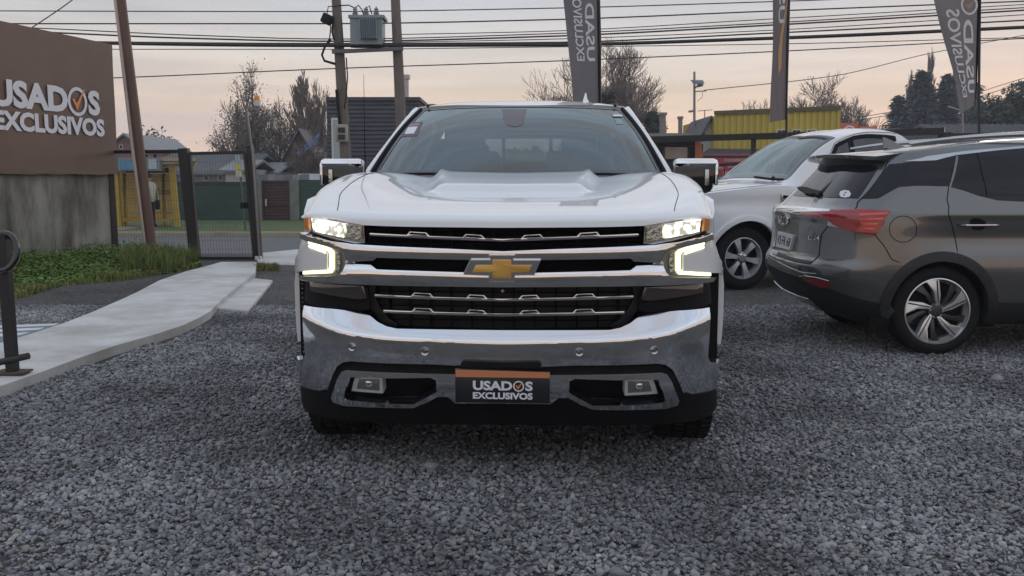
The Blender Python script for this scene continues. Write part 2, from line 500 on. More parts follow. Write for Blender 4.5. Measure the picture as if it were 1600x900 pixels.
bm = nb(); box(bm, (-60, 30.0, -0.24), (96.5, 4.2, 0.16)); tag(obj('far_sidewalk', bm, M_paver), kind='structure')
bm = nb(); box(bm, (90, 30.0, -0.245), (203.4, 4.2, 0.15)); 
M_turf = mat('turf', (0.075, 0.11, 0.035), 0.95, var=0.4, vscale=2.0, bump=0.8, bscale=30)
tag(obj('far_verge', bm, M_turf), kind='structure')
bm = nb(); box(bm, (0, 34.2, -0.25), (400, 4.2, 0.16)); tag(obj('verge', bm, M_turf), kind='structure')

# concrete walkway, its ramp slab and the painted slab at its left
def sheet(name, pix, z0, z1, m, bev=0.01, zf=None):
    bm = nb()
    pts = [at_z(x, y, z1) for x, y in pix]
    prism(bm, [(p.x, p.y) for p in pts], lambda u, v, k: (u, v, z1 if k == 0 else z0), bev)
    return obj(name, bm, m, None, 40)
walk = [(-260, 690), (-60, 628), (0, 603), (60, 583), (130, 557), (180, 540), (240, 523), (284, 509), (310, 497), (329, 486), (347, 467), (372, 447), (398, 427), (402, 409), (345, 409), (329, 414), (290, 424), (249, 438), (215, 456), (191, 467), (150, 485), (102, 504), (50, 521), (-30, 545), (-260, 600)]
tag(sheet('walkway', walk, -0.05, 0.075, M_conc), kind='structure')
tag(sheet('ramp_slab', [(334, 481), (388, 485), (426, 437.5), (392, 434), (369, 452)], -0.05, 0.035, M_conc), kind='structure')
tag(sheet('outer_apron', [(404, 412), (480, 414), (560, 395), (560, 380), (398, 396)], -0.3, 0.012, M_conc), kind='structure')
pad = sheet('parking_slab', [(-300, 512), (102, 505), (50, 522), (-40, 548), (-300, 620)], -0.05, 0.03, mat('slab_blue', (0.16, 0.20, 0.25), 0.8, var=0.15))
tag(pad, kind='structure')
Mst = mat('slab_white', (0.62, 0.63, 0.62), 0.7, var=0.1)
for (a, b, c, d) in (((-10, 509), (92, 505.2), (84, 508.2), (-10, 512.3)), ((-10, 515), (70, 511.5), (60, 515.0), (-10, 518.8)), ((-10, 522), (45, 519), (30, 523.5), (-10, 526))):
    pts = [at_z(x, y, 0.034) for x, y in (a, b, c, d)]
    bm = nb(); prism(bm, [(p.x, p.y) for p in pts], lambda u, v, k: (u, v, 0.034 if k == 0 else 0.02)); o = obj('painted_stripe', bm, Mst, pad)

# ---- loose stones of the lot (real stones near the camera)
def stone_mesh(seed, sub=2):
    bm = nb(); bmesh.ops.create_icosphere(bm, subdivisions=sub, radius=1.0)
    off = Vector((seed * 7.3, seed * 3.1, seed * 1.7))
    for v in bm.verts:
        d = noise.noise(v.co * 0.9 + off) * 0.45 + noise.noise(v.co * 2.0 + off) * 0.24
        v.co = v.co * (1 + d)
        v.co.x *= 1.25; v.co.y *= 0.92; v.co.z *= 0.64
    for f in bm.faces: f.smooth = True
    me = bpy.data.meshes.new('stone'); bm.to_mesh(me); bm.free()
    return me
def stone_material():
    m = bpy.data.materials.new('stone'); m.use_nodes = True
    N, L = m.node_tree.nodes, m.node_tree.links
    b = N['Principled BSDF']; b.inputs['Roughness'].default_value = 0.72
    oi = N.new('ShaderNodeObjectInfo')
    rp = N.new('ShaderNodeValToRGB'); e = rp.color_ramp.elements
    e[0].position = 0; e[0].color = (0.10, 0.104, 0.112, 1); e[1].position = 1; e[1].color = (0.48, 0.475, 0.465, 1)
    for p, c in ((0.25, (0.175, 0.181, 0.193)), (0.5, (0.235, 0.242, 0.255)), (0.75, (0.305, 0.311, 0.32)), (0.90, (0.34, 0.33, 0.315)), (0.96, (0.22, 0.19, 0.16))):
        q = e.new(p); q.color = c + (1,)
    L.new(oi.outputs['Random'], rp.inputs[0])
    nz = N.new('ShaderNodeTexNoise'); nz.inputs['Scale'].default_value = 0.9; nz.inputs['Detail'].default_value = 5
    L.new(oi.outputs['Location'], nz.inputs['Vector'])
    mr = N.new('ShaderNodeMapRange'); mr.inputs['From Min'].default_value = 0.35; mr.inputs['From Max'].default_value = 0.65
    mr.inputs['To Min'].default_value = 0.42; mr.inputs['To Max'].default_value = 1.14
    L.new(nz.outputs[0], mr.inputs['Value'])
    mx = N.new('ShaderNodeMix'); mx.data_type = 'RGBA'; mx.blend_type = 'MULTIPLY'; mx.inputs[0].default_value = 1
    L.new(rp.outputs[0], mx.inputs[6]); L.new(mr.outputs[0], mx.inputs[7])
    tc = N.new('ShaderNodeTexCoord'); n2 = N.new('ShaderNodeTexNoise'); n2.inputs['Scale'].default_value = 2.5; n2.inputs['Detail'].default_value = 4
    L.new(tc.outputs['Object'], n2.inputs['Vector'])
    m2 = N.new('ShaderNodeMapRange'); m2.inputs['To Min'].default_value = 0.75; m2.inputs['To Max'].default_value = 1.25
    L.new(n2.outputs[0], m2.inputs['Value'])
    mx2 = N.new('ShaderNodeMix'); mx2.data_type = 'RGBA'; mx2.blend_type = 'MULTIPLY'; mx2.inputs[0].default_value = 1
    L.new(mx.outputs[2], mx2.inputs[6]); L.new(m2.outputs[0], mx2.inputs[7]); L.new(mx2.outputs[2], b.inputs['Base Color'])
    return m
M_stone = stone_material()
stones_col = bpy.data.collections.new('stone_shapes')
for k in range(6):
    me = stone_mesh(k + 1); me.materials.append(M_stone)
    stones_col.objects.link(bpy.data.objects.new('stone', me))
def in_poly(x, y, P):
    c = False; j = len(P) - 1
    for i in range(len(P)):
        if (P[i][1] > y) != (P[j][1] > y) and x < (P[j][0] - P[i][0]) * (y - P[i][1]) / (P[j][1] - P[i][1]) + P[i][0]: c = not c
        j = i
    return c
walk_xy = [(at_z(x, y, 0.085).x, at_z(x, y, 0.085).y) for x, y in walk]
def scatter(name, cells, density, smin, smax, seed, lab):
    """one point per stone on the given ground cells."""
    V, Fc = [], []
    for (x0, y0, x1, y1) in cells:
        k = len(V); V += [(x0, y0, 0.0), (x1, y0, 0.0), (x1, y1, 0.0), (x0, y1, 0.0)]; Fc.append((k, k + 1, k + 2, k + 3))
    o = obj(name, (V, Fc), M_stone)
    ng = bpy.data.node_groups.new(name, 'GeometryNodeTree')
    ng.interface.new_socket('Geometry', in_out='INPUT', socket_type='NodeSocketGeometry')
    ng.interface.new_socket('Geometry', in_out='OUTPUT', socket_type='NodeSocketGeometry')
    N, L = ng.nodes, ng.links
    gi, go = N.new('NodeGroupInput'), N.new('NodeGroupOutput')
    dp = N.new('GeometryNodeDistributePointsOnFaces'); dp.inputs['Density'].default_value = density; dp.inputs['Seed'].default_value = seed
    ci = N.new('GeometryNodeCollectionInfo'); ci.inputs['Collection'].default_value = stones_col
    ci.inputs['Separate Children'].default_value = True; ci.inputs['Reset Children'].default_value = True
    ip = N.new('GeometryNodeInstanceOnPoints'); ip.inputs['Pick Instance'].default_value = True
    rr = N.new('FunctionNodeRandomValue'); rr.data_type = 'FLOAT_VECTOR'; rr.inputs[0].default_value = (-0.8, -0.8, 0); rr.inputs[1].default_value = (0.8, 0.8, 6.283)
    rs_ = N.new('FunctionNodeRandomValue'); rs_.data_type = 'FLOAT'; rs_.inputs[2].default_value = 0.0; rs_.inputs[3].default_value = 1.0; rs_.inputs['Seed'].default_value = 5
    pw = N.new('ShaderNodeMath'); pw.operation = 'POWER'; pw.inputs[1].default_value = 3.0
    ms = N.new('ShaderNodeMath'); ms.operation = 'MULTIPLY_ADD'; ms.inputs[1].default_value = smax - smin; ms.inputs[2].default_value = smin
    ri = N.new('FunctionNodeRandomValue'); ri.data_type = 'INT'; ri.inputs[4].default_value = 0; ri.inputs[5].default_value = 5; ri.inputs['Seed'].default_value = 9
    rz = N.new('FunctionNodeRandomValue'); rz.data_type = 'FLOAT_VECTOR'; rz.inputs[0].default_value = (0, 0, -0.006); rz.inputs[1].default_value = (0, 0, 0.012); rz.inputs['Seed'].default_value = 3
    sp = N.new('GeometryNodeSetPosition')
    # worn patches and wheel tracks where most of the stones are pressed away
    nt_ = N.new('ShaderNodeTexNoise'); nt_.inputs['Scale'].default_value = 1.15; nt_.inputs['Detail'].default_value = 4.0
    ps = N.new('GeometryNodeInputPosition'); mp_ = N.new('ShaderNodeVectorMath'); mp_.operation = 'MULTIPLY'; mp_.inputs[1].default_value = (1.0, 0.45, 1.0)
    L.new(ps.outputs[0], mp_.inputs[0]); L.new(mp_.outputs[0], nt_.inputs['Vector'])
    rd = N.new('FunctionNodeRandomValue'); rd.data_type = 'FLOAT'; rd.inputs[2].default_value = 0.53; rd.inputs[3].default_value = 0.80; rd.inputs['Seed'].default_value = 21
    cm = N.new('FunctionNodeCompare'); cm.data_type = 'FLOAT'; cm.operation = 'GREATER_THAN'
    L.new(nt_.outputs[0], cm.inputs[0]); L.new(rd.outputs[1], cm.inputs[1])
    de = N.new('GeometryNodeDeleteGeometry'); de.domain = 'POINT'
    L.new(dp.outputs['Points'], de.inputs['Geometry']); L.new(cm.outputs[0], de.inputs['Selection'])
    L.new(gi.outputs[0], dp.inputs['Mesh']); L.new(de.outputs[0], sp.inputs['Geometry']); L.new(rz.outputs[0], sp.inputs['Offset'])
    L.new(sp.outputs[0], ip.inputs['Points']); L.new(ci.outputs[0], ip.inputs['Instance'])
    L.new(ri.outputs[2], ip.inputs['Instance Index'])
    L.new(rr.outputs[0], ip.inputs['Rotation'])
    L.new(rs_.outputs[1], pw.inputs[0]); L.new(pw.outputs[0], ms.inputs[0]); L.new(ms.outputs[0], ip.inputs['Scale'])
    L.new(ip.outputs[0], go.inputs[0])
    md = o.modifiers.new('scatter', 'NODES'); md.node_group = ng
    return tag(o, lab, None, None, 'stuff')
def cells(y0, y1, c, pad):
    out = []
    y = y0
    while y < y1:
        hw = (y + c) * 0.5333 + pad
        x = -math.ceil(hw / c) * c
        while x < hw:
            xc, yc = x + c / 2, y + c / 2
            lx, ly = (Matrix.Rotation(R(2.3), 2) @ Vector((xc + 0.04, yc - 4.15)))
            under = abs(lx) < 0.95 and ly > 1.1
            if not in_poly(xc, yc, walk_xy) and not under: out.append((x, y, x + c, y + c))
            x += c
        y += c
    return out
scatter('loose_gravel', cells(2.6, 5.4, 0.15, 1.0), 5600, 0.0052, 0.0155, 1, 'rounded grey gravel stones covering the lot')
scatter('loose_gravel', cells(5.4, 10.2, 0.15, 0.8), 3800, 0.0062, 0.0165, 2, 'rounded grey gravel stones farther back in the lot')
scatter('large_stones', cells(2.7, 9.0, 0.15, 0.3), 3.0, 0.020, 0.042, 4, 'larger pale stones lying here and there on the gravel')
# ================================================================== white pickup truck (front)
TR_LOC, TR_YAW = (-0.040, 4.15, 0.0), -R(2.3)
truck = thing('pickup_truck', 'large white pickup truck facing the camera with its headlights switched on', 'pickup truck', TR_LOC, TR_YAW)
TW = Matrix.Translation(TR_LOC) @ Matrix.Rotation(TR_YAW, 4, 'Z')
TWD = 1.035
def fy(x):
    q = min(1.0, abs(x) / TWD)
    return 0.55 * (1 - math.sqrt(max(0.0, 1 - q ** 4)))
def sx(s): return TWD * math.sin(s * math.pi / 2)
def inv_sx(x): return math.asin(max(-1, min(1, x / TWD))) * 2 / math.pi
OUTF = lambda p: (p.x * 0.5, -1.0, 0.0)
SF = Surf(lambda s, z: (sx(s), fy(sx(s)), z), (-0.98, 0.98), (0.1, 1.35), TW, OUTF)
BXS, BZS = [0, 0.5, 0.7, 0.82, 0.95, 1.03], [0.655, 0.668, 0.684, 0.712, 0.737, 0.745]
def bump_y(x, z):
    zc = interp(BXS, BZS, abs(x))
    a = z - zc
    if a > 0: k = a * 0.95 + 0.0
    else: k = a * a * 0.55
    r = 0.012
    if abs(a) < r: k = 0.95 * (a + r) ** 2 / (4 * r)
    return fy(x) - 0.055 + k
SB = Surf(lambda s, z: (sx(s), bump_y(sx(s), z), z), (-0.995, 0.995), (0.1, 1.0), TW, OUTF)
SV = Surf(lambda s, z: (sx(s), fy(sx(s)) - 0.02 + max(0, 0.45 - z) * 0.35, z), (-0.98, 0.98), (0.15, 0.7), TW, OUTF)
ST = (0.035, 0.06)

def both(name, pix, sf, m, **kw):
    pl = sf.trace(pix)
    a = panel(name, pl, sf, m, truck, **kw)
    b = panel(name, pl, sf, m, truck, mirror=True, **kw)
    return a, b
def centred(name, pix, sf, m, **kw):
    """outline given for the left half from the middle out and back; closed over the mirror line."""
    pl = sf.trace(pix)
    pl[0] = (0.0, pl[0][1]); pl[-1] = (0.0, pl[-1][1])
    full = pl + [(-u, v) for u, v in reversed(pl[1:-1])]
    return panel(name, full, sf, m, truck, **kw)

# ---- hood and fender tops
HY = [0.03, 0.036, 0.09, 0.25, 0.5, 0.8, 1.15, 1.5, 1.85]
HRr = [0, 0.4, 0.7, 0.85, 0.93, 0.975, 1.0]
HZ = [[1.140, 1.143, 1.150, 1.160, 1.168, 1.172, 1.172],
      [1.168, 1.171, 1.176, 1.184, 1.189, 1.189, 1.180],
      [1.193, 1.196, 1.202, 1.209, 1.211, 1.204, 1.183],
      [1.222, 1.225, 1.233, 1.245, 1.250, 1.243, 1.210],
      [1.256, 1.259, 1.269, 1.287, 1.296, 1.285, 1.235],
      [1.292, 1.296, 1.309, 1.327, 1.331, 1.316, 1.260],
      [1.328, 1.334, 1.350, 1.364, 1.363, 1.342, 1.280],
      [1.352, 1.362, 1.386, 1.392, 1.384, 1.352, 1.28],
      [1.352, 1.364, 1.392, 1.398, 1.386, 1.352, 1.28]]
HW = [0.945, 0.945, 0.948, 0.962, 0.988, 1.006, 1.018, 1.028, 1.03]
def hood_pt(y, r):
    W = interp(HY, HW, y); x = W * r; q = abs(r)
    zs = [interp(HRr, row, q) for row in HZ]
    z = interp(HY, zs, y)
    b = max(0.0, 1 - max(0, y - 0.09) / 1.15)
    yy = y + fy(x * 0.985) * b * (1.0 if y > 0.036 else 1.0)
    ax = abs(x)
    e0 = 0.345 + 0.075 * sstep(0.7, 1.5, y)
    dome = sstep(0.685, 0.775, y) * (1 - sstep(e0, e0 + 0.062, ax))
    fin = sstep(0.95, 1.30, y) * math.exp(-((ax - e0 - 0.015) / 0.03) ** 2) * 0.014
    gut = -0.002 * sstep(0.5, 0.9, y) * math.exp(-((ax - e0 - 0.12) / 0.06) ** 2)
    z += 0.036 * dome + fin + gut
    return (x, yy, z)
hys = [0.03, 0.0315, 0.034, 0.036, 0.045, 0.06, 0.09, 0.12, 0.17] + list(np.linspace(0.22, 0.62, 9)) + list(np.linspace(0.65, 0.82, 13)) + list(np.linspace(0.86, 1.56, 18))
NR = 72
rs = [-1 + 2 * i / NR for i in range(NR + 1)]
V = [hood_pt(y, r) for y in hys for r in rs]
# underside lip
V += [(hood_pt(0.03, r)[0], hood_pt(0.03, r)[1] + 0.10, hood_pt(0.03, r)[2] + 0.01) for r in rs]
n_ = NR + 1
Fc = [(i * n_ + j, i * n_ + j + 1, (i + 1) * n_ + j + 1, (i + 1) * n_ + j) for i in range(len(hys) - 1) for j in range(NR)]
lastr = len(hys) * n_
Fc += [(lastr + j, lastr + j + 1, j + 1, j) for j in range(NR)]
obj('hood', (V, Fc), M_white, truck, 38)
def hood_seam(sg):
    pts = []
    for y in np.linspace(0.10, 1.52, 26):
        r = sg * interp([0.1, 0.5, 1.0, 1.52], [0.80, 0.835, 0.83, 0.80], y)
        p = hood_pt(y, r); pts.append((p[0], p[1], p[2] + 0.0005))
    tubeo('shut_line', pts, 0.0019, M_black, truck, 6)
hood_seam(-1); hood_seam(1)

# ---- body side (fenders, doors, bed)
SZ = [0.30, 0.40, 0.55, 0.70, 0.85, 0.93, 1.0, 1.1, 1.2, 1.32]
SXv = [0.985, 1.01, 1.028, 1.035, 1.034, 1.022, 1.010, 1.004, 1.008, 0.985]
def side_x(y, z):
    w = interp(SZ, SXv, z)
    return w - 0.05 * (1 - sstep(0.30, 0.62, y)) * sstep(0.9, 1.15, z)
SS = Surf(lambda y, z: (-side_x(y, z), y, z), (0.2, 6.0), (0.25, 1.4), TW, lambda p: (-1, 0, 0))
def arch(cy, cz, r, a0, a1, n=14):
    return [(cy + r * math.cos(R(a0 + (a1 - a0) * i / n)), cz + r * math.sin(R(a0 + (a1 - a0) * i / n))) for i in range(n + 1)]
fend = [(0.40, 1.175), (0.40, 0.93), (0.44, 0.90), (0.455, 0.56)] + arch(0.98, 0.42, 0.50, 164, 20) + [(1.50, 0.42), (1.78, 0.42), (1.78, 1.285), (1.5, 1.285), (1.1, 1.285), (0.8, 1.27), (0.6, 1.25), (0.48, 1.20)]
fdoor = [(1.79, 0.42), (2.95, 0.42), (2.95, 1.32), (1.79, 1.30)]
rdoor = [(2.96, 0.42), (3.5, 0.42), (3.98, 0.60), (4.10, 0.78), (4.10, 1.32), (2.96, 1.32)]
bedp = [(4.11, 0.80)] + arch(4.70, 0.42, 0.50, 135, 20) + [(5.25, 0.45), (5.85, 0.50), (5.85, 1.33), (4.36, 1.33), (4.11, 1.32)]
for mir in (False, True):
    for nm, pl in (('fender', fend), ('door', fdoor), ('door', rdoor), ('bed_side', bedp)):
        d = panel(nm, pl, SS, M_white, truck, thick=0.03, off=0.0, step=(0.12, 0.05), bev=0.004, mirror=mir)
        if nm == 'door':
            yc = pl[1][0] - (0.14 if pl is fdoor else -0.42)
            sg = 1 if mir else -1
            bxo('handle', (sg * (side_x(yc, 1.12) + 0.025), yc, 1.12), (0.03, 0.18, 0.035), M_chrome, d, bev=0.01)
    rock = [(1.5, 0.42), (1.5, 0.34), (4.15, 0.34), (4.15, 0.42)]
    panel('rocker_panel', rock, SS, M_black, truck, thick=0.03, off=-0.005, mirror=mir)

# ---- cab: windshield, pillars, roof, windows
WB, WT = (0.900, 1.80, 1.375), (0.685, 2.56, 1.822)     # lower and upper corners of the glass
def wind(s, t):
    x = s * (WB[0] + (WT[0] - WB[0]) * t)
    yc = 1.50 + (2.42 - 1.50) * t; ye = WB[1] + (WT[1] - WB[1]) * t
    zc = 1.372 + (1.836 - 1.372) * t; ze = WB[2] + (WT[2] - WB[2]) * t
    q = s * s
    return (x, yc + (ye - yc) * q * (0.4 + 0.6 * q), zc + (ze - zc) * q + 0.035 * math.sin(math.pi * t))
SWs = Surf(wind, (-1.05, 1.05), (-0.1, 1.05), TW, lambda p: (0, -1, 0.5))
M_glass = glass_mat('windshield_glass', (0.50, 0.60, 0.60), 0.165, 0.0, (0.84, 0.97, 1.0))
def rect(u0, v0, u1, v1): return [(u0, v0), (u1, v0), (u1, v1), (u0, v1)]
panel('windshield', rect(-1, 0, 1, 1), SWs, M_glass, truck, thick=0, off=0.0, step=(0.1, 0.1))
M_frit = mat('windshield_border', (0.03, 0.032, 0.038), 0.35, coat=0.6)
panel('windshield_border', rect(-1.0, -0.02, 1.0, 1.0), SWs, M_frit, truck, thick=0.004, off=0.003, step=(0.06, 0.1),
      holes=[rect(-0.962, 0.05, 0.962, 0.982)])
def pillar_out(t):    # outer edge of the front pillar, running on as the roof rail
    ts = [0, 0.25, 0.5, 0.75, 1.0, 1.25, 1.6, 2.1, 2.5]
    X = [0.965, 0.905, 0.850, 0.797, 0.752, 0.745, 0.74, 0.735, 0.72]
    Y = [1.74, 2.00, 2.24, 2.47, 2.72, 2.95, 3.3, 3.9, 4.30]
    Z = [1.345, 1.49, 1.62, 1.745, 1.850, 1.872, 1.885, 1.875, 1.83]
    return (interp(ts, X, t), interp(ts, Y, t), interp(ts, Z, t))
for sg in (-1, 1):
    V, Fc = [], []
    k = 16
    for i in range(k + 1):
        t = i / k
        a = Vector(wind(sg * 1.0, t)); b = Vector(pillar_out(t)); b.x *= sg
        mid = (a + b) / 2 + Vector((sg * 0.012, -0.022, 0.012))
        ins = b + Vector((-sg * 0.03, 0.10, -0.03))
        V += [tuple(a + Vector((0, 0.01, -0.006))), tuple(a * 0.72 + b * 0.28 + Vector((sg * 0.0, -0.014, 0.008))), tuple(mid), tuple(a * 0.2 + b * 0.8 + Vector((sg * 0.008, -0.014, 0.010))), tuple(b), tuple(ins)]
    for i in range(k):
        for j in range(5):
            Fc.append((i * 6 + j, i * 6 + j + 1, i * 6 + j + 7, i * 6 + j + 6))
    obj('front_pillar', (V, Fc), M_white, truck, 50)
    pts = []
    for i in range(13):
        t = i / 12; a = Vector(wind(sg * 1.003, t)); b = Vector(pillar_out(t)); b.x *= sg
        pts.append(a * 0.88 + b * 0.12 + Vector((0, -0.012, 0.006)))
    tubeo('windshield_trim', pts, 0.012, M_black, truck, 8)
# roof
def roof_pt(s, t):
    y0 = 2.43 + (2.60 - 2.43) * s * s
    y = y0 + (4.30 - y0) * t
    # half width at this y
    ts = [2.45, 2.72, 3.3, 3.9, 4.3]
    hw = interp(ts, [0.70, 0.752, 0.74, 0.735, 0.72], y)
    ze = interp(ts, [1.826, 1.850, 1.885, 1.875, 1.83], y)
    zc = interp([2.4, 2.55, 2.8, 3.3, 3.9, 4.3], [1.838, 1.870, 1.905, 1.935, 1.922, 1.86], y)
    q = abs(s)
    return (s * hw, y, ze + (zc - ze) * (1 - q ** 3.2))
V, Fc = [], []
NS, NT = 36, 24
for j in range(NT + 1):
    for i in range(NS + 1): V.append(roof_pt(-1 + 2 * i / NS, j / NT))
V += [(p[0], p[1] + 0.02, p[2] - 0.03) for p in V[:NS + 1]]
for j in range(NT):
    for i in range(NS):
        a = j * (NS + 1) + i; Fc.append((a, a + 1, a + NS + 2, a + NS + 1))
b0 = (NT + 1) * (NS + 1)
Fc += [(i, i + 1, b0 + i + 1, b0 + i) for i in range(NS)]
roof = obj('roof', (V, Fc), M_white, truck, 40)
for sg in (-1, 1):
    tubeo('roof_channel', [(roof_pt(sg * 0.885, t)[0], roof_pt(sg * 0.885, t)[1], roof_pt(sg * 0.885, t)[2] + 0.002) for t in np.linspace(0.0, 1, 12)], 0.011, M_black, roof, 6)
# side windows and the rest of the cab
def cabside(y, z):
    zt = interp([1.74, 2.24, 2.72, 3.3, 3.9, 4.3], [1.345, 1.62, 1.85, 1.885, 1.875, 1.83], y)
    xt = interp([1.74, 2.24, 2.72, 3.3, 3.9, 4.3], [0.965, 0.85, 0.752, 0.74, 0.735, 0.72], y)
    t = (z - 1.30) / max(0.05, zt - 1.30)
    return (-(0.992 + (xt - 0.992) * t), y, z)
SC = Surf(cabside, (1.7, 4.4), (1.2, 1.9), TW, lambda p: (-1, 0, 0))
M_tint = glass_mat('tinted_glass', (0.16, 0.18, 0.19), 0.08, 0.0)
cab_out = [(1.76, 1.30), (4.30, 1.30), (4.30, 1.82), (3.9, 1.868), (3.3, 1.88), (2.75, 1.855), (2.45, 1.735), (2.0, 1.47)]
win_a = [(2.05, 1.34), (2.88, 1.34), (2.88, 1.83), (2.78, 1.82), (2.45, 1.68), (2.12, 1.48)]
win_b = [(3.0, 1.34), (3.95, 1.34), (4.08, 1.42), (4.02, 1.80), (3.8, 1.83), (3.0, 1.835)]
for mir in (False, True):
    cs = panel('cab_side', cab_out, SC, M_white, truck, thick=0.03, holes=[win_a, win_b], step=(0.15, 0.1), mirror=mir)
    for wdw in (win_a, win_b):
        panel('side_window', wdw, SC, M_tint, cs, thick=0, off=-0.012, mirror=mir)
# back of the cab with a three-pane window
bk = nb()
for (x0, x1, z0, z1) in ((-0.95, 0.95, 0.6, 1.50), (-0.72, 0.72, 1.70, 1.84), (-0.88, -0.56, 1.50, 1.70), (0.56, 0.88, 1.50, 1.70), (-0.22, -0.19, 1.50, 1.70), (0.19, 0.22, 1.50, 1.70)):
    box(bk, ((x0 + x1) / 2, 4.30, (z0 + z1) / 2), (x1 - x0, 0.03, z1 - z0))
cb = obj('cab_back', bk, M_dark, truck)
for x0, x1 in ((-0.56, -0.22), (-0.19, 0.19), (0.22, 0.56)):
    bxo('rear_pane', ((x0 + x1) / 2, 4.302, 1.60), (x1 - x0, 0.006, 0.20), glass_mat('rear_glass', (0.42, 0.47, 0.47), 0.06), cb)
# bed and tailgate
bed = nb()
box(bed, (0, 5.05, 0.72), (1.7, 1.55, 0.04)); box(bed, (0, 5.82, 1.0), (1.8, 0.06, 0.62)); box(bed, (0, 4.36, 1.0), (1.8, 0.04, 0.62))
obj('cargo_bed', bed, M_white, truck)
bxo('rear_bumper', (0, 5.95, 0.55), (1.9, 0.16, 0.2), M_chrome, truck, bev=0.03)
for sg in (-1, 1): bxo('tail_light', (sg * 0.93, 5.84, 1.05), (0.16, 0.06, 0.42), M_red, truck, bev=0.015)
# antenna fin on the roof and whip on the cowl
bm = nb()
fr_ = [(0, 0.045, 0.0), (0.03, 0.052, 0.0), (0.012, 0.03, 0.035), (0, 0.012, 0.06), (0, 0.010, 0.085)]
for sgn in (1,):
    prof = [(-0.10, 0.035, 0.0), (-0.07, 0.046, 0.004), (0.02, 0.04, 0.02), (0.06, 0.028, 0.045), (0.10, 0.016, 0.085), (0.125, 0.012, 0.092), (0.14, 0.010, 0.0)]
    rings = []
    for (yy, hw, zz) in prof:
        rings.append([bm.verts.new((x, yy, z)) for x, z in ((-hw, -0.02), (-hw * 0.8, zz * 0.5), (-hw * 0.35, zz * 0.95), (0, zz), (hw * 0.35, zz * 0.95), (hw * 0.8, zz * 0.5), (hw, -0.02))])
    for i in range(len(rings) - 1):
        for j in range(6): bm.faces.new((rings[i][j], rings[i][j + 1], rings[i + 1][j + 1], rings[i + 1][j]))
    bm.faces.new(rings[0]); bm.faces.new(rings[-1][::-1])
bmesh.ops.translate(bm, vec=(0.46, 2.95, 1.893), verts=bm.verts[:])
obj('roof_antenna', bm, M_white, truck, 50)
tubeo('whip_antenna', [(-0.905, 1.62, 1.36), (-0.907, 1.62, 1.40), (-0.91, 1.64, 1.97)], [0.010, 0.004, 0.0012], M_black, truck, 6)
# cowl and wipers
bm = nb()
V, Fc = [], []
for i in range(25):
    s = -1 + i / 12
    a = Vector(wind(s, 0.0)); h = hood_pt(1.50, s * 0.86)
    V += [(a.x, a.y + 0.03, a.z - 0.01), (h[0], h[1] - 0.02, h[2] - 0.035)]
for i in range(24): Fc.append((2 * i, 2 * i + 1, 2 * i + 3, 2 * i + 2))
bm.free()
obj('cowl', (V, Fc), M_black, truck, 40)
for (s0, s1) in ((-0.93, -0.15), (-0.05, 0.80)):
    pts = []
    for i in range(9):
        p = Vector(wind(s0 + (s1 - s0) * i / 8, -0.02 + 0.015 * math.sin(math.pi * i / 8))); pts.append(p + Vector((0, -0.012, 0.012)))
    tubeo('wiper', pts, 0.008, M_black, truck, 6)
# sensor housing behind the glass, stickers
hs = SWs.trace([(784, 171), (787, 186), (792, 195), (800, 198), (808, 198), (816, 195), (820, 186), (823, 171)])
panel('sensor_housing', hs, SWs, mat('sensor_plastic', (0.085, 0.07, 0.085), 0.35), truck, thick=0.002, off=0.002)
st = SWs.trace([(633, 193), (661, 190), (652, 212), (622, 215)])
sk = panel('sticker', st, SWs, mat('sticker_back', (0.11, 0.085, 0.10), 0.5), truck, thick=0.001, off=0.0015, label='dark printed price sticker with a white panel')
st2 = SWs.trace([(638, 199), (653, 198), (647, 209), (632, 210)])
panel('sticker_panel', st2, SWs, M_textw, sk, thick=0.0008, off=0.0028)
st3 = SWs.trace([(641, 194.5), (656, 193), (655, 196), (640, 197.5)])
panel('sticker_print', st3, SWs, mat('sticker_pink', (0.38, 0.26, 0.32), 0.6), sk, thick=0.0008, off=0.0028)
st = SWs.trace([(961, 186), (971, 186), (974, 194), (963, 194)])
panel('sticker', st, SWs, mat('sticker_green', (0.20, 0.34, 0.33), 0.5), truck, thick=0.001, off=0.0015, label='small pale green registration sticker')
st = SWs.trace([(957, 180), (971, 180), (973, 183), (958, 183)])
panel('sticker', st, SWs, M_textw, truck, thick=0.001, off=0.0055, label='thin white serial strip')

# ---- interior
bm = nb()
box(bm, (0, 2.02, 1.20), (1.72, 0.62, 0.22), None, 0.05); box(bm, (0.40, 2.22, 1.31), (0.42, 0.22, 0.10), None, 0.04)
obj('dashboard', bm, M_dark, truck, 40)
bm = nb()
k = 28
rr = Matrix.Rotation(R(-62), 3, 'X')
tube(bm, [(Vector((0.42, 2.45, 1.27)) + rr @ Vector((0.185 * math.cos(2 * math.pi * i / k), 0.185 * math.sin(2 * math.pi * i / k), 0))) for i in range(k + 1)], 0.016, 6, False)
box(bm, (0.42, 2.44, 1.27), (0.30, 0.03, 0.10), Matrix.Rotation(R(20), 3, 'X'))
obj('steering_wheel', bm, M_black, truck, 50)
M_seat = mat('seat_leather', (0.05, 0.048, 0.046), 0.55, var=0.1)
for (x, y) in ((-0.42, 3.05), (0.42, 3.05), (-0.45, 3.98), (0.45, 3.98)):
    bm = nb()
    box(bm, (x, y - 0.22, 0.92), (0.52, 0.52, 0.16), None, 0.05)
    box(bm, (x, y + 0.02, 1.25), (0.50, 0.15, 0.62), Matrix.Rotation(R(-10), 3, 'X'), 0.05)
    s_ = obj('seat', bm, M_seat, truck, 40)
    bm = nb(); box(bm, (x, y + 0.08, 1.60 if y < 3.5 else 1.56), (0.27, 0.10, 0.17), None, 0.035)
    obj('headrest', bm, M_seat, s_, 40)
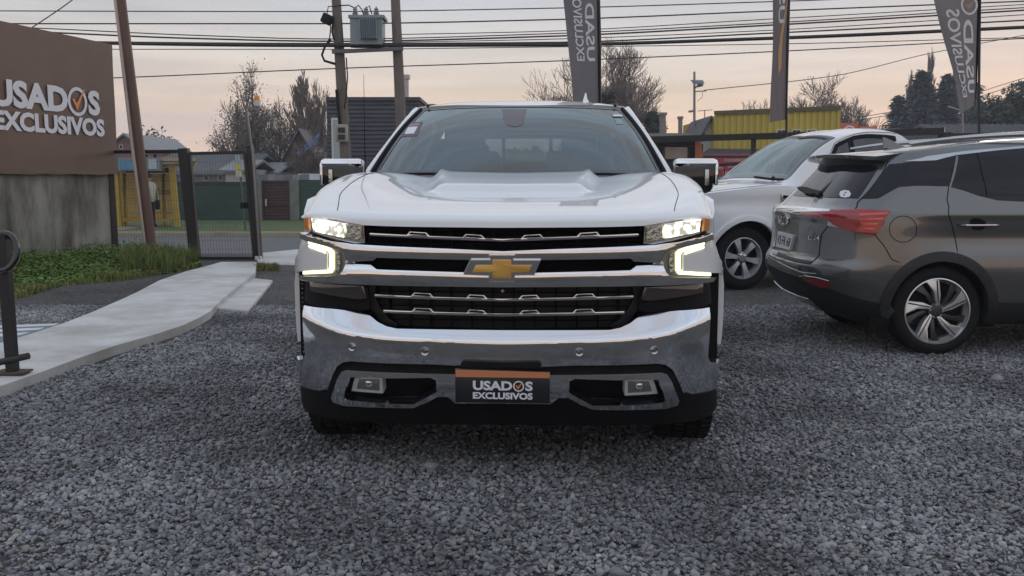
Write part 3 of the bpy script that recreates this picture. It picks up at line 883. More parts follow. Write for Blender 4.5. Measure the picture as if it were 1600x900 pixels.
bxo('cab_floor', (0, 3.0, 0.62), (1.9, 2.6, 0.05), M_dark, truck)
V = [roof_pt(s, t) for t in np.linspace(0.03, 1, 8) for s in np.linspace(-0.98, 0.98, 9)]
obj('headliner', ([(a, b, c - 0.035) for a, b, c in V], [(j * 9 + i, j * 9 + i + 1, j * 9 + i + 10, j * 9 + i + 9) for j in range(7) for i in range(8)]), mat('headliner_cloth', (0.30, 0.30, 0.30), 0.9), truck, 40)
bxo('mirror_inside', (0, 2.50, 1.70), (0.24, 0.02, 0.065), M_black, truck, bev=0.008)
bxo('engine_bay_liner', (0, 0.98, 0.72), (1.40, 1.15, 0.80), M_black, truck)
bxo('underbody', (0, 3.1, 0.40), (1.5, 5.0, 0.14), M_black, truck)

# ---- front face
# dark backing of both grille openings, set back
panel('grille_backing', [(inv_sx(-0.97), 0.60), (inv_sx(0.97), 0.60), (inv_sx(0.97), 1.17), (inv_sx(-0.97), 1.17)], SF, mat('grille_black', (0.003, 0.003, 0.004), 0.7, spec=0.08), truck, thick=0.02, off=-0.085, step=ST)
# fine vertical ribs of the grille mesh
for (zz0, zz1) in ((0.70, 0.885), (1.05, 1.145)):
    bm = nb()
    for i in range(14):
        x = -0.60 + 1.20 * i / 13
        box(bm, (x, fy(x) + 0.066, (zz0 + zz1) / 2), (0.008, 0.03, zz1 - zz0))
    for j in range(3):
        zz = zz0 + (zz1 - zz0) * (j + 0.5) / 3
        for i in range(12):
            x0 = -0.62 + 1.24 * i / 12; x1 = x0 + 1.24 / 12; xm = (x0 + x1) / 2
            box(bm, (xm, fy(xm) + 0.066, zz), (x1 - x0 + 0.004, 0.02, 0.006))
    tag(obj('grille_mesh', bm, MATS['grille_black'], truck), kind='stuff')
# white corner between headlight and bumper
both('corner_panel', [(473, 372), (484, 379), (509, 393.5), (512, 396), (512, 420), (474, 424), (458, 424), (458, 411), (466, 398)], SF, M_white, thick=0.06, off=0.004, step=ST, bev=0.004)
# main chrome bars: rounded faces, so that the upper half mirrors the sky and the lower half the ground
def bar_surf(pix):
    tr = SF.trace(pix); xs_ = sorted((abs(sx(u)), v) for u, v in tr)
    X_, Z_ = [a for a, b in xs_], [b for a, b in xs_]
    def f(s, z):
        x = sx(s); d = z - interp(X_, Z_, abs(x)) - 0.014
        return (x, fy(x) + (9.0 if d > 0 else 0.7) * d * d - 0.03 * min(0, d), z)
    return Surf(f, (-0.98, 0.98), (0.8, 1.3), TW, OUTF)
SB1 = bar_surf([(787, 402), (650, 399), (556, 396), (520, 384), (478, 369)])
SB2 = bar_surf([(787, 439), (650, 436), (575, 433), (520, 434), (474, 434)])
# upper bar with its swept wings
centred('grille_bar', [(787, 393.5), (700, 390), (553, 383.5), (505, 373), (476, 363), (475, 372), (500, 380), (532, 388), (541, 394), (545, 404), (549, 408), (586, 406), (591, 401.5), (735, 405), (787, 406)], SB1, M_chrome, thick=0.05, off=0.022, step=(0.035, 0.008), bev=0.006, seg=3)
centred('grille_bar', [(787, 429), (726, 427), (591, 422.5), (582, 417), (549, 415), (544, 416), (540, 424), (533, 430), (472, 430.5), (476, 437), (575, 443.5), (787, 447.5)], SB2, M_chrome, thick=0.05, off=0.022, step=(0.035, 0.008), bev=0.006, seg=3)
# satin side pieces round the slot
both('grille_bar_end', [(546, 404), (556, 406.5), (557, 416), (546, 416.5), (541, 422), (541, 408)], SF, M_satin, thick=0.04, off=0.010, step=ST, bev=0.003)
# thin bright bars of the grille, each with raised links
def thin_bar(x_end, y_end, y_mid, hgt, links):
    top = [(787, y_mid - hgt / 2), (x_end, y_end - hgt / 2), (x_end - 1, y_end), (x_end, y_end + hgt / 2), (787, y_mid + hgt / 2)]
    b = centred('grille_slat', top, SF, M_chrome, thick=0.025, off=-0.022, step=ST, bev=0.003)
    for (a, c) in links:
        ya = y_end + (y_mid - y_end) * (a - x_end) / (787 - x_end); yc = y_end + (y_mid - y_end) * (c - x_end) / (787 - x_end)
        q = [(a, ya + 2), (a + 1.5, ya - 2), (a + 6, ya - 7), (c - 6, yc - 7), (c - 1.0, yc - 2), (c, yc + 2)]
        ih = [(a + 5, ya - 2.6), (a + 8, ya - 5.4), (c - 8, yc - 5.4), (c - 5, yc - 2.6)]
        pl, ph = SF.trace(q), SF.trace(ih)
        for mir in (False, True):
            panel('slat_link', pl, SF, M_chrome, b, thick=0.02, off=-0.016, step=ST, bev=0.0015, holes=[ph], mirror=mir)
        pb = SF.trace([(a + 3, ya - 2.5), (a + 7, ya - 6.5), (c - 7, yc - 6.5), (c - 3, yc - 2.5)])
thin_bar(575, 366.5, 376, 4.2, [(633, 671), (721, 758)])
thin_bar(583, 463, 470, 4.2, [(640, 677), (727, 762)])
thin_bar(597, 487.5, 493.5, 4.4, [(641, 678), (727, 761)])
# lower grille frame, corner lamps
M_fr = mat('grille_frame', (0.006, 0.006, 0.007), 0.35, spec=0.25)
centred('lower_grille_frame', [(787, 445), (568, 443), (574, 470), (578, 485), (596, 505), (612, 512), (787, 517), (787, 513), (616, 508), (601, 500), (586, 482), (581, 468), (583, 449), (787, 450)][:-7] + [(787, 513), (616, 508), (601, 500), (586, 482), (581, 468), (581, 447), (787, 449)][:1], SF, M_fr, thick=0.02, off=-0.07, step=ST)
both('lower_grille_side', [(568, 443), (582, 446), (582, 466), (588, 481), (603, 499), (618, 508), (612, 514), (592, 505), (574, 484), (566, 470)], SF, M_fr, thick=0.05, off=-0.035, step=ST, bev=0.004)
both('corner_surround', [(478, 436), (570, 443), (574, 484), (564, 487), (478, 477.5), (466, 470), (468, 434)], SF, M_black, thick=0.05, off=-0.03, step=ST, bev=0.004)
M_smoke = mat('smoked_lens', (0.045, 0.038, 0.036), 0.10, coat=1.0, var=0.25, vscale=14, stretch=(3, 3, 18))
both('corner_lamp', [(484, 440), (568, 447), (572, 466), (560, 468), (500, 458), (484, 454)], SF, M_smoke, thick=0.03, off=0.0, step=ST, bev=0.004)
# headlights
M_reflector = mat('lamp_reflector', (0.55, 0.57, 0.52), 0.15, metal=0.9, bump=0.4, bscale=60)
hl = [(478, 337), (520, 344), (565, 352), (567, 380), (552, 381), (515, 373), (478, 361), (475, 350)]
inner = [(484, 341), (537, 349.5), (537, 371.5), (512, 368), (487, 360.5)]
am = [(475.5, 341), (482, 340), (484, 360), (477, 359)]
refl = [(540, 351), (563, 354), (564, 376), (541, 372)]
hp, ip, ap, rp = SF.trace(hl), SF.trace(inner), SF.trace(am), SF.trace(refl)
drl1 = SF.trace([(483, 376.5), (500, 381), (517, 388.5), (521.5, 393), (521.5, 421), (518, 426.5), (475, 428.5), (475, 424), (513, 421.5), (516, 418.5), (516, 396), (513, 392), (483, 380.5)])
drl2 = SF.trace([(484, 383), (508, 392.5), (510, 396), (506, 394), (484, 385.5)])
dhouse = SF.trace([(480, 373), (502, 379), (532, 387), (540, 394), (543, 408), (540, 422), (534, 430), (474, 430), (474, 423), (511, 420), (512, 395), (484, 382)])
sid = SF.trace([(526, 392), (531, 394), (533, 408), (531, 424), (526, 425)])
M_drlbox = mat('lamp_housing', (0.30, 0.31, 0.25), 0.3, metal=0.6)
for mir in (False, True):
    H = panel('headlight', hp, SF, M_satin, truck, thick=0.05, off=-0.022, step=ST, mirror=mir)
    # reflector cells of the lit lamp
    us = [p[0] for p in ip]; u0, u1 = min(us), max(us)
    for k in range(3):
        a, b = k / 3 + 0.012, (k + 1) / 3 - 0.012
        top = [(ip[0][0] + (ip[1][0] - ip[0][0]) * t, ip[0][1] + (ip[1][1] - ip[0][1]) * t) for t in (a, b)]
        bot = [(ip[4][0] + (ip[2][0] - ip[4][0]) * t, ip[4][1] + (ip[2][1] - ip[4][1]) * t) for t in (a, b)]
        panel('lamp_cell', [top[0], top[1], bot[1], bot[0]], SF, M_lamp, H, thick=0.012, off=-0.006, step=ST, mirror=mir)
    panel('reflector', rp, SF, M_reflector, H, thick=0.012, off=-0.006, step=(0.02, 0.02), mirror=mir)
    panel('side_marker', ap, SF, M_amber, H, thick=0.012, off=0.004, step=ST, mirror=mir)
    panel('lens', hp, SF, M_clear, H, thick=0, off=0.008, step=ST, mirror=mir)
    D = panel('running_light', dhouse, SF, M_drlbox, truck, thick=0.04, off=-0.004, step=ST, bev=0.003, mirror=mir)
    panel('light_strip', drl1, SF, M_drl, D, thick=0.012, off=0.006, step=ST, bev=0.002, mirror=mir)
    panel('light_strip', drl2, SF, M_drl, D, thick=0.008, off=0.008, step=ST, mirror=mir)
    panel('turn_signal', sid, SF, M_reflector, D, thick=0.008, off=0.006, step=ST, mirror=mir)
# hood-side filler above the lamps
# emblem
def zz(q): return [(690 + a / 8.18, 370 + b / 8.18) for a, b in q]
em_o = SF.trace(zz([(612, 222), (942, 222), (922, 288), (1268, 288), (1188, 472), (942, 476), (942, 562), (612, 562), (612, 482), (288, 468), (378, 284), (634, 284)]))
em_i = SF.trace(zz([(660, 277), (895, 277), (895, 345), (1160, 345), (1115, 440), (895, 440), (895, 515), (660, 515), (660, 440), (405, 440), (450, 345), (660, 345)]))
E_ = panel('emblem', em_o, SF, M_chrome, truck, thick=0.05, off=0.052, step=(0.2, 0.2), bev=0.013, seg=1, smooth=15)
panel('emblem_inset', em_i, SF, mat('emblem_gold', (0.66, 0.38, 0.09), 0.35, metal=0.4, bump=0.15, bscale=160, coat=0.4), E_, thick=0.012, off=0.0555, step=(0.2, 0.2), bev=0.0015)
bm = nb(); lathe(bm, [(0.0, -0.012), (0.007, -0.012), (0.009, -0.006), (0.009, 0.02)], 16, 'Y', (0.0, 0.0, 0.868)); obj('front_camera', bm, M_satin, truck, 40)
# bumper
bump = [(787, 516), (620, 513.5), (604, 510), (590, 503), (578, 493), (566, 487.5), (520, 482.5), (475, 477), (476.5, 553), (474, 561), (466, 562.5), (459, 557), (457.5, 566), (463, 586), (471, 603), (490, 609), (505, 612), (512, 608), (519, 588), (526, 573), (536, 566), (548, 564.5), (678, 569.5), (720, 572), (787, 574)]
bumper = centred('front_bumper', bump, SB, M_chrome, thick=0.03, off=0.0, step=(0.03, 0.012), bev=0.0, smooth=45)
for (px, py) in ((550, 542), (664, 549), (905, 550), (1022, 547)):
    (u, v), = SB.trace([(px, py)])
    p, n = SB.pos(u, v), SB.nrm(u, v)
    bm = nb(); lathe(bm, [(0.0, 0.0075), (0.009, 0.007), (0.0105, 0.003), (0.0125, 0.0035), (0.017, 0.0055), (0.0185, 0.0)], 20, 'Z')
    bm.transform(n.to_track_quat('Z', 'Y').to_matrix().to_4x4())
    bmesh.ops.translate(bm, vec=p, verts=bm.verts[:])
    obj('parking_sensor', bm, M_satin, bumper, 30)
# dark vent gap between fender and bumper, with its bead strip
for sg in (-1, 1):
    bxo('air_curtain', (sg * 0.93, 0.47, 0.71), (0.15, 0.10, 0.46), M_black, truck)
    if sg > 0: continue
    bm = nb()
    for k in range(17):
        box(bm, (sg * 0.985, 0.40, 0.52 + 0.022 * k), (0.006, 0.006, 0.006))
    tag(obj('vent_ribs', bm, M_satin, truck), kind='stuff')
# valance, fog lamps
val = [(787, 573), (690, 570), (548, 563), (530, 567), (520, 580), (512, 606), (500, 611), (469, 602), (471, 626), (477, 642), (500, 652), (540, 657), (600, 661), (787, 664)]
fogo = [(787, 584), (712, 583.5), (545, 577), (537, 580), (530, 592), (521, 619), (524, 626), (540, 631), (646, 634.5), (664, 628), (684, 617), (700, 617), (712, 627), (787, 627)]
fh = [(549, 588), (612, 590), (674, 589), (682, 593), (683, 609), (668, 617), (648, 628), (600, 627), (540, 621), (543, 606)]
fhp = SV.trace(fh)
fhm = [(-u, v) for u, v in fhp]
val_pl = SV.trace(val); val_pl[0] = (0, val_pl[0][1]); val_pl[-1] = (0, val_pl[-1][1])
panel('lower_valance', val_pl + [(-u, v) for u, v in reversed(val_pl[1:-1])], SV, M_black, truck, thick=0.04, off=0.0, step=(0.05, 0.03), bev=0.006, holes=[fhp, fhm])
fo = SV.trace(fogo); fo[0] = (0, fo[0][1]); fo[-1] = (0, fo[-1][1])
panel('fog_bezel', fo + [(-u, v) for u, v in reversed(fo[1:-1])], SV, M_chrome, truck, thick=0.03, off=0.018, step=(0.04, 0.03), bev=0.011, seg=4, holes=[fhp, fhm])
fl = SV.trace([(553, 589), (596, 590), (597, 617), (547, 613)])
fi = SV.trace([(560, 592), (592, 593), (592, 612), (556, 609)])
fsock = SV.trace([(534, 584), (690, 584), (690, 632), (534, 632)])
M_fog = mat('fog_reflector', (0.84, 0.87, 0.88), 0.2, metal=0.25, bump=0.5, bscale=45)
for mir in (False, True):
    panel('fog_recess', fsock, SV, M_black, truck, thick=0.02, off=-0.075, step=ST, mirror=mir)
    FL = panel('fog_light', fl, SV, M_fog, truck, thick=0.05, off=-0.012, step=(0.02, 0.02), bev=0.004, mirror=mir)
    panel('reflector', fi, SV, M_reflector, FL, thick=0.006, off=-0.0095, step=(0.02, 0.02), mirror=mir)
    panel('lens', fl, SV, M_clear, FL, thick=0, off=0.004, step=ST, mirror=mir)
    (u, v), = SV.trace([(574, 601)]); p, n = SV.pos(u, v), SV.nrm(u, v)
    if mir: p.x *= -1; n.x *= -1
    bm = nb(); lathe(bm, [(0.0, 0.0), (0.008, -0.002), (0.015, -0.006), (0.018, -0.012)], 18, 'Z')
    bm.transform(n.to_track_quat('Z', 'Y').to_matrix().to_4x4()); bmesh.ops.translate(bm, vec=p, verts=bm.verts[:])
    obj('bulb', bm, M_chrome, FL, 40)
# plate carrier and dealer plate
pc = [(720, 568), (724, 563.5), (790, 566), (841, 564.5), (846, 569), (846, 577), (718, 577)]
SP = Surf(lambda x, z: (x, -0.062, z), (-0.5, 0.5), (0.2, 0.8), TW, OUTF)
panel('plate_bracket', SP.trace(pc), SP, M_black, truck, thick=0.06, off=0.004, step=(1, 1), bev=0.01)
pl_ = SP.trace([(711.5, 575), (859.5, 580), (859, 629), (712, 627.5)])
plate = panel('dealer_plate', pl_, SP, mat('plate_black', (0.012, 0.013, 0.018), 0.35), truck, thick=0.012, off=0.018, step=(1, 1), bev=0.002, label='black dealer plate with orange top band')
panel('plate_band', SP.trace([(712.5, 576), (859, 580.5), (859, 589.5), (712.5, 587.5)]), SP, mat('plate_orange', (0.55, 0.21, 0.09), 0.5), plate, thick=0.002, off=0.0200, step=(1, 1))
def tloc(px, py, off): 
    u, v = SP.trace([(px, py)])[0]; q = SP.pos(u, v); return Vector((q.x, q.y - off, q.z))
a, b, c = tloc(739.5, 607.8, 0.0205), tloc(832.5, 609.5, 0.0205), tloc(739.5, 593, 0.0205)
ux = (b - a); hz = (c - a).length
letters('plate_lettering', 'USAD', a, ux, (0, 0, 1), ux.length * 0.66, hz, M_textw, plate, 0.040, 0.001)
letters('plate_lettering', 'S', a + ux * 0.875, ux, (0, 0, 1), ux.length * 0.125, hz, M_textw, plate, 0.040, 0.001)
ring_check(plate, a + ux * 0.765 + Vector((0, 0, hz * 0.48)), ux, (0, 0, 1), ux.length * 0.092, M_textw, M_orange, 0.001)
a2 = tloc(739.5, 621.3, 0.0205); h2 = (tloc(739.5, 610.8, 0.0205) - a2).length
letters('plate_lettering', 'EXCLUSIVOS', a2, ux, (0, 0, 1), ux.length, h2, M_textw, plate, 0.040, 0.001)

# ---- door mirrors
for sg in (-1, 1):
    MC = (sg * 1.098, 1.86, 1.366)
    bm = nb(); box(bm, (0, 0, 0), (0.268, 0.11, 0.205), None, 0.038)
    for v in bm.verts:
        v.co.x *= 1 - 0.10 * (0.5 - v.co.z / 0.205)
        if v.co.z < -0.02: v.co.x += -sg * 0.02 * (-v.co.z / 0.1)
        v.co.y += abs(v.co.x) * 0.12
    bmesh.ops.translate(bm, vec=MC, verts=bm.verts[:])
    mh = obj('door_mirror', bm, M_gloss, truck, 40)
    bm = nb(); box(bm, (0, 0, 0), (0.273, 0.118, 0.062), None, 0.030)
    for v in bm.verts: v.co.y += abs(v.co.x) * 0.12
    bmesh.ops.translate(bm, vec=(MC[0], MC[1] - 0.002, MC[2] + 0.080), verts=bm.verts[:])
    obj('mirror_cap', bm, M_chrome, mh, 40)
    bm = nb(); box(bm, (0, 0, 0), (0.022, 0.05, 0.14), None, 0.012)
    bmesh.ops.translate(bm, vec=(MC[0] + sg * 0.124, MC[1] - 0.018, MC[2] + 0.015), verts=bm.verts[:])
    obj('mirror_edge', bm, M_chrome, mh, 40)
    bm = nb(); box(bm, (MC[0] + sg * 0.062, MC[1] - 0.050, MC[2] - 0.005), (0.026, 0.02, 0.10), None, 0.006)
    obj('mirror_lamp', bm, M_reflector, mh, 40)
    bm = nb(); tube(bm, [(sg * 0.93, 1.90, 1.30), (sg * 1.0, 1.88, 1.295), (sg * 1.07, 1.87, 1.31)], [0.05, 0.035, 0.04], 10)
    obj('mirror_arm', bm, M_black, mh, 50)

# ---- wheels
def tyre_bm(Rr, w, rim, n=48, tread=True):
    bm = nb()
    h = w / 2
    prof = [(rim, -h * 0.80), (rim + 0.02, -h * 0.95), (rim + (Rr - rim) * 0.5, -h), (Rr - 0.03, -h * 0.93), (Rr - 0.008, -h * 0.78), (Rr, -h * 0.5),
            (Rr, -h * 0.2), (Rr, h * 0.2), (Rr, h * 0.5), (Rr - 0.008, h * 0.78), (Rr - 0.03, h * 0.93), (rim + (Rr - rim) * 0.5, h), (rim + 0.02, h * 0.95), (rim, h * 0.80)]
    lathe(bm, prof, n, 'X', (0, 0, 0), closed=True)
    return bm
def tread_bm(Rr, w, k=60):
    bm = nb()
    for i in range(k):
        t = 2 * math.pi * i / k
        for (xx, ww, dt) in ((-0.38, 0.2, 0), (-0.12, 0.2, 0.5), (0.14, 0.2, 0.2), (0.40, 0.2, 0.7)):
            tt = t + dt * 2 * math.pi / k
            box(bm, (xx * w, Rr * math.cos(tt), Rr * math.sin(tt)), (ww * w, 0.028, 0.012), Matrix.Rotation(0.25 * (1 if xx > 0 else -1), 3, 'Z') if False else Matrix.Rotation(tt + math.pi / 2, 3, 'X'))
    # boxes were rotated before moving, so the blocks follow the tread
    return bm
for (x, y) in ((-0.885, 0.87), (0.885, 0.87), (-0.872, 4.70), (0.872, 4.70)):
    wh = rawobj('wheel', None, truck); wh.location = (x, y, 0.41)
    obj('tyre', tyre_bm(0.402, 0.275, 0.27), M_rubber, wh, 35)
    t_ = obj('tread', tread_bm(0.404, 0.25), M_rubber, wh); tag(t_, kind='stuff')
    bm = nb(); sg = 1 if x > 0 else -1
    lathe(bm, [(0.0, sg * 0.06), (0.06, sg * 0.07), (0.08, sg * 0.05), (0.20, sg * 0.07), (0.255, sg * 0.09), (0.27, sg * 0.11), (0.27, -sg * 0.10)], 36, 'X')
    obj('rim', bm, M_alloy, wh, 30)
# ================================================================== grey SUV (right)
def super_r(t, n=3.0):
    c, s = math.cos(t), math.sin(t)
    return 1.0 / ((abs(c) ** n + abs(s) ** n) ** (1 / n))
def wheel_set(parent, x, y, z, Rr, rim, w, side, style, name='wheel'):
    """side: +1 / -1 = which way the outer face looks along local y."""
    wh = rawobj(name, None, parent); wh.location = (x, y, z)
    bm = tyre_bm(Rr, w, rim, 56); bm.transform(Matrix.Rotation(R(90), 4, 'Z')); obj('tyre', bm, M_rubber, wh, 35)
    f = side * w * 0.5
    bm = nb()
    lathe(bm, [(rim * 0.99, f * 0.72), (rim * 1.01, f * 0.95), (rim * 1.045, f * 0.93), (rim * 1.03, f * 0.3), (rim * 1.0, -f * 0.7), (rim * 0.90, -f * 0.7), (rim * 0.92, f * 0.5)], 48, 'Y', closed=True)
    obj('rim', bm, mat('alloy_satin', (0.55, 0.56, 0.58), 0.42, metal=0.55) if style == 'six' else mat('rim_machined', (0.70, 0.71, 0.72), 0.3, metal=0.7), wh, 30)
    bm = nb(); lathe(bm, [(0.0, f * 0.05), (rim * 0.93, f * 0.05), (rim * 0.93, -f * 0.1), (0.0, -f * 0.1)], 32, 'Y'); obj('brake_disc', bm, mat('brake_dark', (0.018, 0.018, 0.02), 0.5, metal=0.3), wh, 30)
    if style == 'six':
        for k in range(6):
            a = 2 * math.pi * k / 6 + 0.2
            bm = nb()
            P = [(0.04, -0.026), (rim * 0.55, -0.022), (rim * 0.97, -0.050), (rim * 0.97, 0.050), (rim * 0.55, 0.022), (0.04, 0.026)]
            def fn(u, v, kk, a=a):
                d = f * (0.62 + 0.12 * u / rim) if kk == 0 else f * 0.35
                return (u * math.cos(a) - v * math.sin(a), d, u * math.sin(a) + v * math.cos(a))
            prism(bm, P, fn, 0.006)
            obj('spoke', bm, mat('alloy_satin', (0.55, 0.56, 0.58), 0.42, metal=0.55), wh, 30)
        bm = nb(); lathe(bm, [(0.0, f * 0.80), (0.035, f * 0.80), (0.042, f * 0.70), (0.075, f * 0.62), (0.08, f * 0.3)], 28, 'Y'); obj('hub_cap', bm, M_alloy, wh, 30)
        bm = nb()
        for k in range(6):
            a = 2 * math.pi * k / 6 + 0.2 + math.pi / 6
            lathe(bm, [(0.0, f * 0.74), (0.008, f * 0.74), (0.009, f * 0.4)], 8, 'Y', (0.058 * math.cos(a), 0, 0.058 * math.sin(a)))
        tag(obj('wheel_nuts', bm, M_black, wh, 30), kind='stuff')
    else:
        Mf = mat('rim_machined', (0.70, 0.71, 0.72), 0.3, metal=0.7)
        Mdk = mat('rim_dark', (0.07, 0.072, 0.075), 0.35, metal=0.6)
        for k in range(5):
            for (da, m_, wid, dep) in ((0.0, Mf, 1.22, 0.70), (0.55, Mdk, 0.75, 0.50)):
                a = 2 * math.pi * k / 5 + 0.15 + da
                bm = nb()
                P = [(0.045, -0.014), (rim * 0.5, -0.010 * wid), (rim * 0.98, 0.0), (rim * 0.98, 0.098 * wid), (rim * 0.88, 0.080 * wid), (rim * 0.6, 0.034 * wid), (0.05, 0.016)]
                def fn(u, v, kk, a=a, dep=dep):
                    d = f * (dep + 0.16 * u / rim) if kk == 0 else f * 0.25
                    tw = a + 0.25 * (u / rim - 0.4)
                    return (side * -1 * (u * math.cos(tw) - v * math.sin(tw)), d, u * math.sin(tw) + v * math.cos(tw))
                prism(bm, P, fn, 0.004)
                obj('spoke', bm, m_, wh, 30)
                if m_ is Mf:
                    bm = nb()
                    P2 = [(0.06, -0.004), (rim * 0.96, 0.010), (rim * 0.96, 0.022), (0.06, 0.003)]
                    prism(bm, P2, lambda u, v, kk, a=a, dep=dep: (side * -1 * (u * math.cos(a + 0.25 * (u / rim - 0.4)) - v * math.sin(a + 0.25 * (u / rim - 0.4))), (f * (dep + 0.16 * u / rim) + side * 0.0015) if kk == 0 else f * 0.5, u * math.sin(a + 0.25 * (u / rim - 0.4)) + v * math.cos(a + 0.25 * (u / rim - 0.4))))
                    obj('spoke_groove', bm, Mdk, wh)
        bm = nb(); lathe(bm, [(0.0, f * 0.80), (0.026, f * 0.79), (0.032, f * 0.74), (0.062, f * 0.70), (0.07, f * 0.3)], 28, 'Y'); obj('hub_cap', bm, Mdk, wh, 30)
        bm = nb()
        for k in range(5):
            a = 2 * math.pi * k / 5 + 0.5
            lathe(bm, [(0.0, f * 0.82), (0.008, f * 0.82), (0.0095, f * 0.4)], 8, 'Y', (0.049 * math.cos(a), 0, 0.049 * math.sin(a)))
        tag(obj('wheel_nuts', bm, M_alloy, wh, 30), kind='stuff')
    return wh

SU_RZ = R(2.0)
cp = at_z(1462, 556, 0.0)
rotS = Matrix.Rotation(SU_RZ, 4, 'Z')
SU_LOC = Vector((cp.x, cp.y, 0)) - rotS @ Vector((0.95, -0.895, 0)); SU_LOC.z = 0
suv = thing('suv', 'dark grey sport utility vehicle parked with its rear towards the white truck', 'car', SU_LOC, SU_RZ)
SUW = Matrix.Translation(SU_LOC) @ rotS
zS = [0.22, 0.30, 0.40, 0.50, 0.60, 0.66, 0.75, 0.90, 1.0, 1.06, 1.10, 1.14, 1.20, 1.30, 1.40, 1.50, 1.56, 1.60, 1.64, 1.67, 1.69]
rS = [0.40, 0.26, 0.12, 0.05, 0.00, 0.00, 0.04, 0.05, 0.05, 0.045, 0.06, 0.13, 0.19, 0.28, 0.37, 0.46, 0.53, 0.85, 1.25, 1.65, 2.1]
wS = [0.80, 0.86, 0.90, 0.915, 0.925, 0.928, 0.925, 0.918, 0.915, 0.91, 0.905, 0.895, 0.88, 0.845, 0.80, 0.755, 0.72, 0.68, 0.62, 0.50, 0.28]
fS = [4.2, 4.3, 4.42, 4.48, 4.5, 4.5, 4.5, 4.42, 4.2, 4.0, 3.8, 3.6, 3.45, 3.25, 3.05, 2.85, 2.75, 2.7, 2.65, 2.6, 2.5]
def suv_pt(U, z):
    sr, w, sf_ = interp(zS, rS, z), interp(zS, wS, z), interp(zS, fS, z)
    a = interp([0.2, 0.7, 1.1, 1.5, 1.7], [0.50, 0.52, 0.50, 0.40, 0.20], z)
    q = abs(U); sg = -1.0 if U >= 0 else 1.0
    if q <= 1.0:
        t = q * math.pi / 2; r = super_r(t, 2.9)
        s = sr + a * (1 - r * math.cos(t)); y = w * r * math.sin(t)
    else:
        t = q - 1.0
        s = sr + a + (sf_ - sr - a) * t
        y = w * (1 - 0.35 * sstep(0.85, 1.0, t) ** 1.5)
        # crease along the shoulder and the hollow below it
        k = sstep(0.0, 0.15, t)
        y += k * (0.010 * math.exp(-((z - 1.085) / 0.035) ** 2) - 0.022 * math.exp(-((z - 0.90) / 0.11) ** 2))
    return (s, sg * y, z)
SUS = Surf(suv_pt, (-1.0, 2.0), (0.24, 1.66), SUW, lambda p: (p.x - 2.2, p.y * 2.2, 0.1))
M_grey = mat('grey_metallic', (0.148, 0.152, 0.152), 0.26, metal=0.7, coat=1.0, var=0.03)
wheels_s = ((0.95, 0.345), (3.62, 0.345))
us = sorted(set([round(x, 4) for x in list(np.linspace(-2, -1, 40)) + list(np.linspace(-1, 1, 130)) + list(np.linspace(1, 2, 120))]))
zs_ = list(np.linspace(0.24, 1.50, 85)) + [1.52, 1.54, 1.56, 1.575, 1.59, 1.605, 1.62, 1.635, 1.65, 1.66, 1.67, 1.68, 1.69]
V = [suv_pt(u, z) for z in zs_ for u in us]
n_ = len(us); Fc = []
for j in range(len(zs_) - 1):
    for i in range(n_ - 1):
        q = [j * n_ + i, j * n_ + i + 1, (j + 1) * n_ + i + 1, (j + 1) * n_ + i]
        cx = sum(V[k][0] for k in q) / 4; cz = sum(V[k][2] for k in q) / 4
        if abs((us[i] + us[i + 1]) / 2) > 0.93 and any((cx - a) ** 2 + (cz - b) ** 2 < 0.415 ** 2 for a, b in wheels_s): continue
        if abs((us[i] + us[i + 1]) / 2) > 0.93 and any(abs(cx - a) < 0.40 and cz < b for a, b in wheels_s): continue
        Fc.append(q)
top = (len(zs_) - 1) * n_
Fc.append([top + i for i in range(n_)])
Fc += [(j * n_ + n_ - 1, j * n_, (j + 1) * n_, (j + 1) * n_ + n_ - 1) for j in range(len(zs_) - 1)]
obj('body', (V, Fc), M_grey, suv, 38)
bxo('underbody', (2.2, 0, 0.36), (3.6, 1.25, 0.2), M_black, suv)
bxo('wheel_well', (0.95, 0, 0.52), (0.98, 1.62, 0.62), M_black, suv)
bxo('wheel_well', (3.62, 0, 0.52), (0.98, 1.62, 0.62), M_black, suv)
for (sx_, sgn) in ((0.95, -1), (0.95, 1), (3.62, -1), (3.62, 1)):
    wheel_set(suv, sx_, sgn * 0.785, 0.345, 0.347, 0.245, 0.225, sgn, 'five')
def su(name, pix, m, **kw):
    return panel(name, SUS.trace(pix), SUS, m, kw.pop('parent', suv), **dict(dict(thick=0.006, off=0.004, step=(0.05, 0.05)), **kw))
def su_line(name, pix, r=0.0028, parent=suv, off=0.001, m=M_black):
    uv = SUS.trace(pix); pts = []
    for k in range(len(uv) - 1):
        for t in np.linspace(0, 1, 7)[:-1]:
            pts.append((uv[k][0] + (uv[k + 1][0] - uv[k][0]) * t, uv[k][1] + (uv[k + 1][1] - uv[k][1]) * t))
    pts.append(uv[-1])
    return tubeo(name, [SUS.pos(u, v) + SUS.nrm(u, v) * off for u, v in pts], r, m, parent, 6)
M_pglass = mat('privacy_glass', (0.010, 0.011, 0.014), 0.04, spec=0.35)
